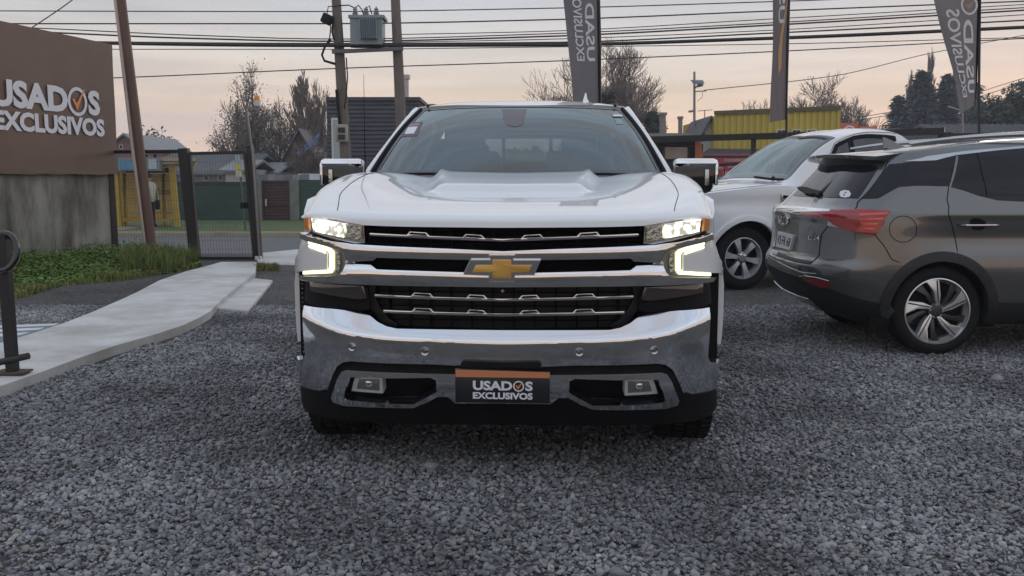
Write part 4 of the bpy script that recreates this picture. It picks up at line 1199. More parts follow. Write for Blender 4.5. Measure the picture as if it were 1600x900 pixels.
# arch flare
def ring_poly(c, r0, r1, a0, a1, n=26):
    P = [(c[0] + r1 * math.cos(R(a0 + (a1 - a0) * i / n)), c[1] + r1 * math.sin(R(a0 + (a1 - a0) * i / n))) for i in range(n + 1)]
    P += [(c[0] + r0 * math.cos(R(a1 + (a0 - a1) * i / n)), c[1] + r0 * math.sin(R(a1 + (a0 - a1) * i / n))) for i in range(n + 1)]
    return P
SUSIDE = Surf(lambda s, z: (s, -(interp(zS, wS, z) - 0.022 * math.exp(-((z - 0.90) / 0.11) ** 2) * sstep(0.5, 1.0, s) - 0.10 * (1 - sstep(0.18, 0.62, s)) ** 2 * 1.0), z), (0.0, 4.4), (0.2, 1.6), SUW, lambda p: (0, -1, 0))
M_clad = mat('cladding', (0.020, 0.021, 0.023), 0.55, var=0.15)
for c in wheels_s:
    panel('arch_trim', ring_poly(c, 0.385, 0.460, -12 if c[0] < 2 else 0, 196 if c[0] > 2 else 178), SUSIDE, M_clad, suv, thick=0.07, off=0.016, step=(0.06, 0.06), bev=0.006)
panel('sill_cladding', [(1.36, 0.24), (3.2, 0.24), (3.2, 0.42), (1.40, 0.42)], SUSIDE, M_clad, suv, thick=0.05, off=0.014, bev=0.008)
# glass
su('rear_quarter_glass', [(1346, 310.5), (1389, 257), (1412, 255), (1460, 249.5), (1492, 244), (1487, 270), (1481, 291), (1440, 290), (1405, 292), (1388, 301), (1372, 310)], M_pglass)
su('door_glass', [(1497.5, 243), (1545, 237.5), (1600, 233), (1660, 228), (1660, 316), (1600, 315), (1560, 313), (1530, 306), (1505, 297), (1486, 292)], M_pglass)
SUSZ = Surf(lambda s, z: suv_pt(1 + max(0.0, min(1.0, (s - interp(zS, rS, z) - 0.45) / (interp(zS, fS, z) - interp(zS, rS, z) - 0.45))), z), (1.0, 4.0), (0.3, 1.6), SUW, lambda p: (0, -1, 0.1))
panel('door_glass', [(2.14, 1.185), (3.10, 1.165), (2.86, 1.36), (2.66, 1.50), (2.14, 1.53)], SUSZ, M_pglass, suv, thick=0.006, off=0.004, step=(0.08, 0.05))
tubeo('shut_line', [SUSZ.pos(2.09, z) for z in np.linspace(0.45, 1.54, 16)], 0.0035, M_black, suv, 6)
V = []
for z in np.linspace(1.17, 1.56, 10):
    a_, b_ = suv_pt(2.0, z), suv_pt(-2.0, z); V += [(a_[0] + 0.01, a_[1] * 0.94, z + 0.004), (b_[0] + 0.01, b_[1] * 0.94, z + 0.004)]
obj('windshield', (V, [(2 * i, 2 * i + 1, 2 * i + 3, 2 * i + 2) for i in range(9)]), M_pglass, suv, 40)
for sgn in (-1, 1): bxo('headlight', (4.38, sgn * 0.50, 0.88), (0.16, 0.30, 0.10), M_reflector, suv, bev=0.02)
su_line('glass_bar', [(1526, 240), (1534, 272), (1542, 307)], 0.004, off=0.004)
rg = su('rear_glass', [(1240, 306), (1262, 280), (1280, 262), (1310, 258), (1365, 259), (1372, 262), (1341, 310), (1300, 309)], M_pglass, thick=0.004)
su('glass_sticker', [(1312, 304), (1314, 299.5), (1320, 297.5), (1327, 298.5), (1330, 303), (1328, 308), (1321, 309.5), (1314, 308)], M_textw, parent=rg, off=0.006, thick=0.002, step=(1, 1))
# chrome window strip
su('window_strip', [(1410.5, 252.8), (1440, 247.5), (1493, 238.5), (1545, 233.5), (1600, 229), (1660, 225), (1660, 228), (1600, 232.3), (1545, 237.2), (1493, 243), (1475, 247.5), (1462, 251), (1440, 252.2)], M_satin, off=0.007)
# seams
su_line('shut_line', [(1493, 238), (1488, 270), (1482, 292), (1479.5, 312), (1482, 330), (1489, 360), (1496, 393)], 0.0035)
su_line('shut_line', [(1390, 232), (1390, 248), (1380, 268), (1358, 298), (1340, 316), (1334, 328)], 0.0045)
su_line('shut_line', [(1294, 353), (1284, 366), (1281, 385), (1280, 398), (1266, 412.5), (1240, 408), (1208, 397)], 0.004)
su_line('shut_line', [(1367, 367.5), (1382, 385), (1405, 410)], 0.0035)
su_line('bumper_crease', [(1202.5, 402), (1225, 414), (1254, 426), (1276, 428)], 0.005, m=M_grey)
uv = SUS.trace([(1411 + 21.5 * math.cos(2 * math.pi * k / 24), 358 + 20.5 * math.sin(2 * math.pi * k / 24)) for k in range(25)])
tubeo('fuel_flap', [SUS.pos(u, v) for u, v in uv], 0.003, M_black, suv, 6)
# lamps
tl = su('tail_light', [(1250, 331), (1298, 328.6), (1350, 327.5), (1393, 330), (1381, 348), (1367, 367), (1340, 364), (1319, 358.5), (1300, 350), (1293, 341), (1275, 338.5), (1252, 337)], M_red, thick=0.02, off=0.010, bev=0.004)
Mrb = mat('red_lens_bright', (0.85, 0.06, 0.05), 0.15, coat=1.0)
for (a, b) in (((1342, 336), (1387, 333.5)), ((1344, 343.5), (1380, 342)), ((1347, 351), (1372, 350)), ((1349, 358.5), (1366, 358))):
    su('light_fin', [(a[0], a[1] - 1.6), (b[0], b[1] - 1.6), (b[0] - 2, b[1] + 1.6), (a[0] + 2, a[1] + 1.8)], Mrb, parent=tl, off=0.015, thick=0.008, step=(0.03, 1), bev=0.002)
su('clear_lens_wedge', [(1295, 344), (1304, 352), (1312, 355.5), (1294, 352.5)], mat('lens_pale', (0.38, 0.36, 0.36), 0.15, coat=1), parent=tl, thick=0.004, off=0.011)
su('chrome_bar', [(1214, 321.5), (1252, 324.5), (1298, 328.6), (1296, 331), (1252, 331.5), (1236, 333), (1214, 327.5)], M_chrome, thick=0.02, off=0.012, bev=0.004)
su('fog_reflector', [(1251.5, 432.5), (1272, 436), (1293.5, 440), (1296.5, 449.5), (1282, 449), (1264, 441)], M_red, off=0.008, thick=0.012, bev=0.003)
su_line('reflector_trim', [(1249, 432), (1258, 431), (1278, 434), (1296, 439)], 0.004, m=M_satin, off=0.004)
su('lower_bumper', [(1201, 412), (1225, 424), (1250, 432), (1275, 440), (1300, 452), (1340, 466), (1378, 474), (1377, 499), (1340, 497), (1296, 490), (1262, 470), (1230, 455), (1202, 436)], M_clad, off=0.006, thick=0.01)
su('skid_trim', [(1201.5, 437.5), (1224, 450), (1246, 460), (1264, 465.5), (1274, 473), (1287, 484), (1279, 486), (1266, 474.5), (1246, 466.5), (1222, 456), (1202, 443)], M_satin, off=0.012, thick=0.012, bev=0.003)
# plate, badge, lettering
def su_text(name, body, quad, m, parent, off, bold=0.01):
    """lettering laid on the body inside four picture points (lower-left, lower-right, upper-right, upper-left)."""
    v, fc = text_mesh(body, bold)
    X0, X1 = min(q[0] for q in v), max(q[0] for q in v); Z0, Z1 = min(q[1] for q in v), max(q[1] for q in v)
    pix = []
    for q in v:
        a, b = (q[0] - X0) / (X1 - X0), (q[1] - Z0) / (Z1 - Z0)
        pix.append(tuple((quad[0][k] * (1 - a) + quad[1][k] * a) * (1 - b) + (quad[3][k] * (1 - a) + quad[2][k] * a) * b for k in (0, 1)))
    uv = SUS.trace(pix)
    return obj(name, ([tuple(SUS.pos(a, b) + SUS.nrm(a, b) * off) for a, b in uv], fc), m, parent)
pt = su('number_plate', [(1216, 385.5), (1237.5, 391), (1243, 368), (1219, 361.5)], mat('plate_white', (0.62, 0.63, 0.64), 0.5), off=0.022, thick=0.03)
su_text('plate_lettering', 'VS·FK·68', [(1218, 381), (1237, 386), (1240.5, 372), (1220, 366)], M_black, pt, 0.0235)
bd = su('badge', [(1225.5 + 7.5 * math.cos(R(a)), 343 + 10.5 * math.sin(R(a))) for a in range(0, 360, 20)], M_chrome, off=0.014, thick=0.016, bev=0.003,
   holes=[SUS.trace([(1225.5 + 5.2 * math.cos(R(a)), 343 + 7.6 * math.sin(R(a))) for a in range(0, 360, 20)])])
su('badge_letter', [(1227, 338.5), (1223, 340), (1222.5, 347), (1227, 348.5), (1228.5, 345), (1226, 343), (1226, 345.5), (1224.5, 345), (1224.7, 341.5), (1227, 340.5)], M_chrome, off=0.014, thick=0.012, parent=bd)
su_text('badge_lettering', 'GS4', [(1263, 374.5), (1281, 375.5), (1282, 368), (1264, 367.5)], M_chrome, suv, 0.007)
su('tailgate_lip', [(1214, 398), (1240, 409), (1264, 413), (1270, 408), (1244, 404), (1216, 394)], M_clad, off=0.004, thick=0.008)
# handle
(hu, hv), = SUS.trace([(1528, 352)])
hp_ = SUS.pos(hu, hv)
bm = nb(); box(bm, (0, 0, 0), (0.30, 0.035, 0.048), None, 0.016)
for v in bm.verts: v.co.z *= 1 - 0.75 * (abs(v.co.x) / 0.15) ** 2 * 0.9; v.co.y *= 1 - 0.4 * (abs(v.co.x) / 0.15) ** 2
bmesh.ops.translate(bm, vec=hp_ + Vector((0, -0.032, 0)), verts=bm.verts[:])
hd = obj('door_handle', bm, M_grey, suv, 40)
su('handle_recess', [(1514, 346), (1520, 341), (1530, 341), (1540, 346), (1538, 357), (1530, 360), (1520, 359)], M_black, off=0.003, thick=0.004, parent=hd)
bm = nb(); box(bm, hp_ + Vector((0.0, -0.050, 0.002)), (0.24, 0.004, 0.012), None, 0.0015); obj('handle_strip', bm, M_chrome, hd, 40)
# spoiler, rails, fin, wiper
SPZ = 1.555
bm = nb(); rings = []
for i in range(17):
    t = -1 + i / 8; y = t * 0.70
    back = 0.40 - 0.06 * (1 - abs(t) ** 4) + 0.10 * abs(t) ** 5
    rings.append([bm.verts.new(p) for p in ((back + 0.70, y * 0.98, 1.600 - 0.02 * t * t), (back + 0.22, y, 1.575 - 0.022 * t * t), (back, y, 1.553 - 0.028 * t * t), (back + 0.012, y, 1.528 - 0.03 * t * t), (back + 0.12, y * 0.97, 1.50 - 0.03 * t * t), (back + 0.30, y * 0.92, 1.49 - 0.03 * t * t))])
for i in range(16):
    for j in range(5): bm.faces.new((rings[i][j], rings[i][j + 1], rings[i + 1][j + 1], rings[i + 1][j]))
bm.faces.new(rings[0]); bm.faces.new(rings[-1][::-1])
obj('roof_spoiler', bm, M_grey, suv, 40)
for sgn in (-1, 1):
    pts, rr_ = [], []
    for t in np.linspace(0, 1, 14):
        s = 0.80 + 2.2 * t
        zz_ = interp([0.8, 1.1, 1.6, 2.2, 3.0], [1.622, 1.662, 1.695, 1.715, 1.705], s)
        pts.append((s, sgn * interp([0.8, 2.0, 3.0], [0.60, 0.615, 0.58], s), zz_)); rr_.append(0.010 + 0.012 * math.sin(math.pi * min(1, t * 2.5) / 2))
    tubeo('roof_rail', pts, rr_, M_satin, suv, 10)
bm = nb(); rings = []
for (x, hw, zt) in ((0.62, 0.012, 0.10), (0.66, 0.03, 0.088), (0.74, 0.035, 0.05), (0.84, 0.02, 0.01)):
    rings.append([bm.verts.new(p) for p in ((x, -hw, -0.03), (x, -hw * 0.45, zt * 0.6), (x - 0.005, 0, zt), (x, hw * 0.45, zt * 0.6), (x, hw, -0.03))])
for i in range(3):
    for j in range(4): bm.faces.new((rings[i][j], rings[i][j + 1], rings[i + 1][j + 1], rings[i + 1][j]))
bm.faces.new(rings[0]); bm.faces.new(rings[-1][::-1])
bmesh.ops.translate(bm, vec=(0.26, 0.08, 1.607), verts=bm.verts[:]); obj('roof_fin', bm, M_grey, suv, 50)
su('rear_wiper', [(1247.5, 296), (1252, 294), (1262, 294.5), (1272, 298), (1284, 300.5), (1285, 302.5), (1282, 308), (1276, 308.5), (1278, 305), (1268, 306), (1258, 304), (1255, 299.5)], M_black, off=0.024, thick=0.022, bev=0.003)

# ================================================================== white pickup behind the SUV
FO_RZ = R(180 + 17)
rotF = Matrix.Rotation(FO_RZ, 4, 'Z')
cpf = at_z(1159, 453, 0.0)
FO_LOC = Vector((cpf.x, cpf.y, 0)) - rotF @ Vector((-0.95, 0.93, 0)); FO_LOC.z = 0
ford = thing('pickup_truck', 'second white pickup parked behind the grey car, its front wheel showing', 'pickup truck', FO_LOC, FO_RZ)
FOW = Matrix.Translation(FO_LOC) @ rotF
fs_ = [0.0, 0.06, 0.2, 0.6, 1.2, 1.48, 1.60, 1.85, 2.15, 2.40, 2.60, 2.85, 3.12, 3.34, 3.42, 3.48, 5.8]
ft_ = [1.04, 1.12, 1.19, 1.25, 1.31, 1.33, 1.38, 1.585, 1.80, 1.925, 1.975, 2.01, 2.01, 1.96, 1.86, 1.38, 1.38]
def ford_pt(s, u):
    u = min(3.0, max(0.0, u)); s = max(0.0, s)
    zt = interp(fs_, ft_, s)
    wf = interp([0, 0.15, 0.6, 1.2, 5.8], [0.86, 0.94, 0.985, 1.0, 1.0], s)
    belt = min(zt - 0.05, 1.27)
    if u <= 1.0:
        z = 0.40 + (belt - 0.40) * u
        w = wf * interp([0.40, 0.55, 0.80, 0.95, 1.05, 1.18, 1.3], [0.955, 0.985, 1.0, 0.995, 0.98, 0.985, 0.965], z)
        w += 0.035 * math.exp(-((s - 0.95) / 0.42) ** 4) * math.exp(-((z - 0.75) / 0.25) ** 2)
        return (-s, w, z)
    wb = wf * interp([0.40, 0.55, 0.80, 0.95, 1.05, 1.18, 1.3], [0.955, 0.985, 1.0, 0.995, 0.98, 0.985, 0.965], belt)
    h = sstep(1.35, 2.3, s) * (1 - sstep(3.36, 3.48, s))
    wt = wb - 0.06 + (0.74 - wb + 0.06) * h
    ze = zt - 0.03 - 0.02 * h
    if u <= 2.0:
        t = u - 1
        return (-s, wb + (wt - wb) * t, belt + (ze - belt) * t)
    t = u - 2
    return (-s - 0.0, wt * (1 - t), ze + (zt - ze) * (1 - (1 - t) ** 2.6) + 0.012 * h * math.sin(math.pi * t))
FS = Surf(lambda s, u: ford_pt(s, u), (0.05, 4.2), (0.0, 3.0), FOW, lambda p: (0, p.y + 0.02, max(0, p.z - 1.2) * 2))
V, Fc = [], []
ss = list(np.linspace(0, 0.3, 8)) + list(np.linspace(0.36, 3.28, 84)) + [3.32, 3.35, 3.38, 3.41, 3.44, 3.47, 3.49, 3.6, 3.9, 4.2, 4.6, 5.0, 5.4, 5.8]
uu = list(np.linspace(0, 1, 26)) + list(np.linspace(1, 2, 14))[1:] + list(np.linspace(2, 3, 14))[1:]
for sg in (1, -1):
    b0 = len(V)
    for s in ss:
        for u in uu:
            p = ford_pt(s, u); V.append((p[0], p[1] * sg, p[2]))
    n_ = len(uu)
    for i in range(len(ss) - 1):
        for j in range(n_ - 1):
            q = [b0 + i * n_ + j, b0 + i * n_ + j + 1, b0 + (i + 1) * n_ + j + 1, b0 + (i + 1) * n_ + j]
            cx = -sum(V[k][0] for k in q) / 4; cz = sum(V[k][2] for k in q) / 4
            if any((cx - c) ** 2 + (cz - 0.40) ** 2 < 0.47 ** 2 for c in (0.95, 4.75)) and uu[j] < 1: continue
            um = (uu[j] + uu[j + 1]) / 2; sm = (ss[i] + ss[i + 1]) / 2
            if um > 2.12 and 1.66 < sm < 2.30: continue
            if 1.2 < um < 1.9 and 2.35 < sm < 3.14: continue
            Fc.append(q if sg > 0 else q[::-1])
    Fc.append([b0 + j for j in range(n_)])
    Fc.append([b0 + (len(ss) - 1) * n_ + j for j in range(n_)][::-1])
obj('body', (V, Fc), M_white, ford, 38)
panel('windshield', [(1.60, 2.06), (2.36, 2.06), (2.36, 3.0), (1.60, 3.0)], FS, M_glass, ford, thick=0, off=0.003, step=(0.1, 0.1))
wsr = Surf(lambda s, u: (lambda p: (p[0], -p[1], p[2]))(ford_pt(s, u)), (0.05, 4.2), (0, 3), FOW, lambda p: (0, -1, 1))
panel('windshield', [(1.60, 2.06), (2.36, 2.06), (2.36, 3.0), (1.60, 3.0)], wsr, M_glass, ford, thick=0, off=0.003, step=(0.1, 0.1))
for S_ in (FS, wsr):
    panel('windshield_border', [(1.58, 2.05), (2.37, 2.05), (2.37, 3.0), (2.31, 3.0), (2.31, 2.13), (1.65, 2.13), (1.65, 3.0), (1.58, 3.0)], S_, M_frit, ford, thick=0.004, off=0.006, step=(0.1, 0.1))
    panel('side_window', [(1.98, 1.12), (3.18, 1.12), (3.18, 1.86), (2.62, 1.9), (2.36, 1.84)], S_, M_tint, ford, thick=0, off=0.004, step=(0.1, 0.1))
    panel('window_border', [(1.90, 1.06), (3.23, 1.06), (3.23, 1.93), (2.60, 1.96), (2.32, 1.90)], S_, M_black, ford, thick=0.004, off=0.005, step=(0.1, 0.1), holes=[[(2.02, 1.13), (2.50, 1.13), (2.50, 1.86), (2.36, 1.82)], [(2.58, 1.13), (3.17, 1.13), (3.17, 1.85), (2.62, 1.88), (2.58, 1.87)]])
    panel('arch_lip', [(a, b) for a, b in [(0.95 + 0.52 * math.cos(R(t)), max(0.0, (0.40 + 0.52 * math.sin(R(t)) - 0.40) / 0.85)) for t in range(0, 181, 10)] + [(0.95 + 0.455 * math.cos(R(t)), max(0.0, (0.40 + 0.455 * math.sin(R(t)) - 0.40) / 0.85)) for t in range(180, -1, -10)]], S_, M_white, ford, thick=0.05, off=0.018, step=(0.1, 0.06), bev=0.008)
def ford_line(pts, r=0.0035):
    q = []
    for k in range(len(pts) - 1):
        for t in np.linspace(0, 1, 6)[:-1]: q.append((pts[k][0] + (pts[k + 1][0] - pts[k][0]) * t, pts[k][1] + (pts[k + 1][1] - pts[k][1]) * t))
    q.append(pts[-1])
    tubeo('shut_line', [FS.pos(s, u) for s, u in q], r, M_black, ford, 6)
ford_line([(1.72, 0.05), (1.72, 0.98), (1.95, 1.25), (2.32, 1.93), (2.62, 1.985), (3.25, 1.985)])
ford_line([(0.35, 1.75), (1.2, 1.72), (1.46, 1.60)])
panel('fender_vent', [(1.42, 0.74), (1.66, 0.74), (1.66, 0.87), (1.42, 0.90)], FS, M_satin, ford, thick=0.01, off=0.008, bev=0.003)
panel('vent_inset', [(1.45, 0.765), (1.60, 0.765), (1.60, 0.80), (1.45, 0.805)], FS, M_black, ford, thick=0.01, off=0.0105)
panel('vent_inset', [(1.45, 0.825), (1.63, 0.825), (1.63, 0.855), (1.45, 0.87)], FS, M_black, ford, thick=0.01, off=0.0105)
bxo('wheel_well', (-0.95, 0, 0.66), (1.05, 1.75, 0.7), M_black, ford)
bxo('wheel_well', (-4.75, 0, 0.66), (1.05, 1.75, 0.7), M_black, ford)
bxo('underbody', (-2.8, 0, 0.45), (5.2, 1.5, 0.2), M_black, ford)
for (x, sg) in ((-0.95, 1), (-0.95, -1), (-4.75, 1), (-4.75, -1)):
    wheel_set(ford, x, sg * 0.83, 0.39, 0.39, 0.245, 0.265, sg, 'six')
bm = nb(); box(bm, (-1.95, 0, 1.18), (0.55, 1.75, 0.2), None, 0.04); obj('dashboard', bm, M_dark, ford, 40)
for sg in (-1, 1):
    bm = nb(); box(bm, (-2.95, sg * 0.42, 1.22), (0.16, 0.5, 0.66), None, 0.05); box(bm, (-3.0, sg * 0.42, 1.62), (0.1, 0.27, 0.18), None, 0.03); obj('seat', bm, M_seat, ford, 40)
bxo('cab_floor', (-2.7, 0, 0.70), (2.2, 1.8, 0.05), M_dark, ford)
bm = nb(); tube(bm, [ford_pt(1.58, 2.1), (lambda p: (p[0] + 0.04, p[1], p[2] + 0.025))(ford_pt(1.52, 2.3)), (lambda p: (p[0] + 0.02, p[1], p[2] + 0.02))(ford_pt(1.56, 2.8))], 0.016, 6)
tube(bm, [(-1.60, 0.62, 1.31), (-1.58, 0.55, 1.36), (-1.62, 0.45, 1.33)], 0.03, 8)
obj('wiper', bm, M_black, ford, 50)
bxo('front_bumper', (0.02, 0, 0.60), (0.2, 1.86, 0.28), M_chrome, ford, bev=0.05)
bxo('grille', (0.015, 0, 0.93), (0.06, 1.4, 0.28), M_black, ford, bev=0.02)
for sg in (-1, 1): bxo('headlight', (-0.06, sg * 0.80, 0.95), (0.16, 0.22, 0.2), M_reflector, ford, bev=0.03)
bxo('rear_bumper', (-5.9, 0, 0.58), (0.16, 1.8, 0.2), M_chrome, ford, bev=0.04)
# ================================================================== left side of the lot
wa, wb_ = at_y(178, 300, 17.0), at_y(0, 300, 14.4)
A2, B2 = Vector((wa.x, wa.y)), Vector((wb_.x, wb_.y))
wdir = (A2 - B2).normalized()                        # towards the far (right) end
wn2 = Vector((wdir.y, -wdir.x))                      # faces the lot
if wn2.dot(Vector((-A2.x, -A2.y))) < 0: wn2 = -wn2
def wp(t, z, n=0.0):                                 # t metres from the far end towards the camera
    p = A2 - wdir * t + wn2 * n
    return Vector((p.x, p.y, z))
def wall_t(px):
    d = ray(px, 300); r2 = Vector((d.x, d.y))
    # solve A2 - wdir t = r2 s
    m = Matrix(((-wdir.x, -r2.x), (-wdir.y, -r2.y))); s = m.inverted() @ (-A2)
    return s[0]
def wslab(bm, t0, t1, z0, z1, n0, n1):
    P = [wp(t, z, n) for n in (n0, n1) for z in (z0, z1) for t in (t0, t1)]
    v = [bm.verts.new(p) for p in P]
    for f in ((0, 1, 3, 2), (4, 6, 7, 5), (0, 4, 5, 1), (2, 3, 7, 6), (0, 2, 6, 4), (1, 5, 7, 3)): bm.faces.new([v[i] for i in f])
WL = 7.0
cw = thing('concrete_wall', 'weathered grey concrete wall standing below the brown billboard', 'wall')
M_oldc = mat('old_concrete', (0.29, 0.28, 0.255), 0.9, var=0.25, vscale=2.2, col2=(0.075, 0.068, 0.058), v2scale=1.6, v2lo=0.42, v2hi=0.66, bump=0.35, bscale=30, stretch=(1, 1, 0.35))
k = 0; t = 0.0
for wdt in (1.55, 1.9, 1.9, 1.65):
    bm = nb(); wslab(bm, t + 0.004, t + wdt - 0.004, 0, 1.52, -0.16, 0.0); obj('wall_panel', bm, M_oldc, cw); t += wdt
bb = thing('billboard', 'large brown billboard with white lettering above the concrete wall', 'billboard')
M_brown = mat('brown_vinyl', (0.145, 0.088, 0.068), 0.55, var=0.12, vscale=1.2, col2=(0.085, 0.055, 0.047), v2scale=0.6, bump=0.25, bscale=3)
V, Fc = [], []
nt, nz_ = 40, 16
for j in range(nz_ + 1):
    for i in range(nt + 1):
        tt = WL * i / nt; z = 1.43 + (3.665 - 1.43) * j / nz_
        rip = 0.012 * noise.noise(Vector((tt * 1.3, z * 1.1, 3))) + (0.02 * noise.noise(Vector((tt * 6, 0, 1))) if j == 0 else 0)
        V.append(tuple(wp(tt, z + (0.02 * noise.noise(Vector((tt * 3, 7, 1))) if j == 0 else 0), 0.10 + rip)))
for j in range(nz_):
    for i in range(nt): Fc.append((j * (nt + 1) + i, j * (nt + 1) + i + 1, (j + 1) * (nt + 1) + i + 1, (j + 1) * (nt + 1) + i))
obj('printed_sheet', (V, Fc), M_brown, bb, 60)
bm = nb(); wslab(bm, 0.02, WL - 0.02, 1.50, 3.63, 0.0, 0.07); obj('board_frame', bm, mat('board_dark', (0.06, 0.045, 0.04), 0.8), bb)
tR, tU = wall_t(153), wall_t(-14)
wx = Vector((wdir.x, wdir.y, 0)); wo = 0.118
def wrow(name, body, p0, p1, z0, z1):
    a, b = wall_t(p0), wall_t(p1)
    letters(name, body, wp(a, z0, wo), wx, (0, 0, 1), a - b, z1 - z0, M_textw, bb, 0.045, 0.004)
zU0, zU1, zE0, zE1 = 2.415, 2.83, 2.07, 2.365
wrow('sign_lettering', 'USAD', -16, 103.5, zU0, zU1)
wrow('sign_lettering', 'S', 135, 153, zU0, zU1)
wrow('sign_lettering', 'EXCLUSIVOS', -14, 158.5, zE0, zE1)
cR = wp(wall_t(118.5), 2.615, wo)
ring_check(bb, cR, wx, (0, 0, 1), 0.235, M_textw, M_orange, 0.004)
bm = nb(); p0, p1 = at_y(177, 392, 16.95), at_y(171, 268, 16.95)
tube(bm, [p0 + Vector((0.02, 0, -0.1)), p1], 0.085, 6); tag(obj('timber_post', bm, mat('dark_timber', (0.05, 0.038, 0.03), 0.85, var=0.3, vscale=9, stretch=(1, 1, 0.2)), None, 30), 'dark timber post at the far end of the concrete wall', 'post')

# leaning pole with a pale conduit
lp = thing('utility_pole', 'slim brown leaning pole with a pale conduit beside the brown billboard', 'pole')
b0, b1 = at_y(238, 398, 15.5), at_y(184, -45, 15.5)
tubeo('pole_shaft', [b0, b1], 0.082, mat('brown_steel', (0.115, 0.062, 0.046), 0.5, var=0.15, vscale=3), lp, 14, r_end=0.070)
dv = Vector((-0.085, -0.03, 0))
tubeo('conduit', [b0 + dv * 1.05 + Vector((0.02, 0, 0)), (b0 * 0.62 + b1 * 0.38) + dv * 1.1, b1 + dv * 0.9], 0.032, mat('pale_conduit', (0.52, 0.42, 0.38), 0.5, var=0.1), lp, 8)
tubeo('clamp', [(b0 * 0.55 + b1 * 0.45) + Vector((-0.1, 0, 0)), (b0 * 0.55 + b1 * 0.45) + Vector((0.09, 0, 0))], 0.02, M_satin, lp, 8)

# pedestrian gate and its fence
M_bsteel = mat('black_steel', (0.014, 0.014, 0.016), 0.45, var=0.2, vscale=6)
def bar(bm, a, b, w, d=None):
    """square bar between two points."""
    a, b = Vector(a), Vector(b); t = (b - a); L_ = t.length
    q = t.to_track_quat('Z', 'Y').to_matrix()
    box(bm, (a + b) / 2, (w, d or w, L_), q)
GY = 16.2
gate = thing('pedestrian_gate', 'black steel pedestrian gate with wire mesh at the end of the walkway', 'gate')
g = {k: at_y(*v, GY) for k, v in dict(lb=(306, 409), lt=(287, 232), rb=(401, 409), rt=(384, 232)).items()}
for nm, a, b, w in (('gate_post', g['lb'], g['lt'], 0.155),):
    bm = nb(); bar(bm, a, b, w); obj(nm, bm, M_bsteel, gate)
bm = nb(); bar(bm, at_y(406, 413, GY), at_y(391, 228, GY), 0.10); obj('gate_post', bm, M_bsteel, gate)
fr = [at_y(309, 403, GY - 0.03), at_y(296, 240, GY - 0.03), at_y(383, 238, GY - 0.03), at_y(398, 403, GY - 0.03)]
for a, b, w in ((0, 1, 0.07), (1, 2, 0.075), (2, 3, 0.07), (3, 0, 0.07)):
    bm = nb(); bar(bm, fr[a], fr[b], w, 0.05); obj('gate_frame', bm, M_bsteel, gate)
bm = nb()
for i in range(1, 20):
    t = i / 20; tube(bm, [fr[0].lerp(fr[3], t), fr[1].lerp(fr[2], t)], 0.002, 4)
for j in range(1, 12):
    t = j / 12; tube(bm, [fr[0].lerp(fr[1], t), fr[3].lerp(fr[2], t)], 0.0018, 4)
tag(obj('mesh_wires', bm, mat('wire', (0.05, 0.05, 0.055), 0.5, metal=0.5), gate), kind='stuff')
bxo('lock_box', at_y(382, 321, GY - 0.06), (0.12, 0.06, 0.10), M_black, gate)
bxo('white_base_box', at_y(404, 404, GY - 0.10), (0.10, 0.08, 0.08), mat('white_box', (0.6, 0.6, 0.58), 0.6), gate)
fl_ = thing('mesh_fence', 'black wire mesh fence panel between the billboard wall and the gate', 'fence')
fa, fb = [at_y(184, 395, 16.9), at_y(180, 237.5, 16.9)], [at_y(303, 405, GY), at_y(286, 236.5, GY)]
bm = nb(); bar(bm, fa[1], fb[1], 0.055); obj('top_rail', bm, M_bsteel, fl_)
bm = nb(); bar(bm, fa[0], fb[0], 0.04); obj('bottom_rail', bm, M_bsteel, fl_)
bm = nb()
for i in range(1, 26):
    t = i / 26; tube(bm, [fa[0].lerp(fb[0], t), fa[1].lerp(fb[1], t)], 0.002, 4)
for j in range(1, 11):
    t = j / 11; tube(bm, [fa[0].lerp(fa[1], t), fb[0].lerp(fb[1], t)], 0.0018, 4)
tag(obj('mesh_wires', bm, MATS['wire'], fl_), kind='stuff')
bl = thing('gate_beacon', 'amber warning beacon on a thin bent post above the gate', 'warning light')
pb = [at_y(406, 411, GY - 0.12), at_y(394, 238, GY - 0.12), at_y(384, 166, GY - 0.12)]
tubeo('beacon_post', pb, 0.022, mat('grey_steel', (0.20, 0.20, 0.21), 0.4, metal=0.7), bl, 8)
bm = nb(); bar(bm, at_y(382.5, 166, GY - 0.12), at_y(405, 171, GY - 0.12), 0.055, 0.04); obj('beacon_arm', bm, mat('grey_steel', (0.2, 0.2, 0.2)), bl)
c = at_y(402, 166, GY - 0.12)
bm = nb(); lathe(bm, [(0.05, 0), (0.055, 0.05), (0.05, 0.09), (0.0, 0.09)], 16, 'Z', c); obj('beacon_base', bm, mat('white_box', (0.6, 0.6, 0.6)), bl, 40)
bm = nb(); lathe(bm, [(0.048, 0.085), (0.05, 0.13), (0.042, 0.165), (0.02, 0.18), (0, 0.182)], 16, 'Z', c); obj('beacon_lens', bm, mat('beacon_amber', (0.75, 0.28, 0.02), 0.3, coat=0.5), bl, 40)

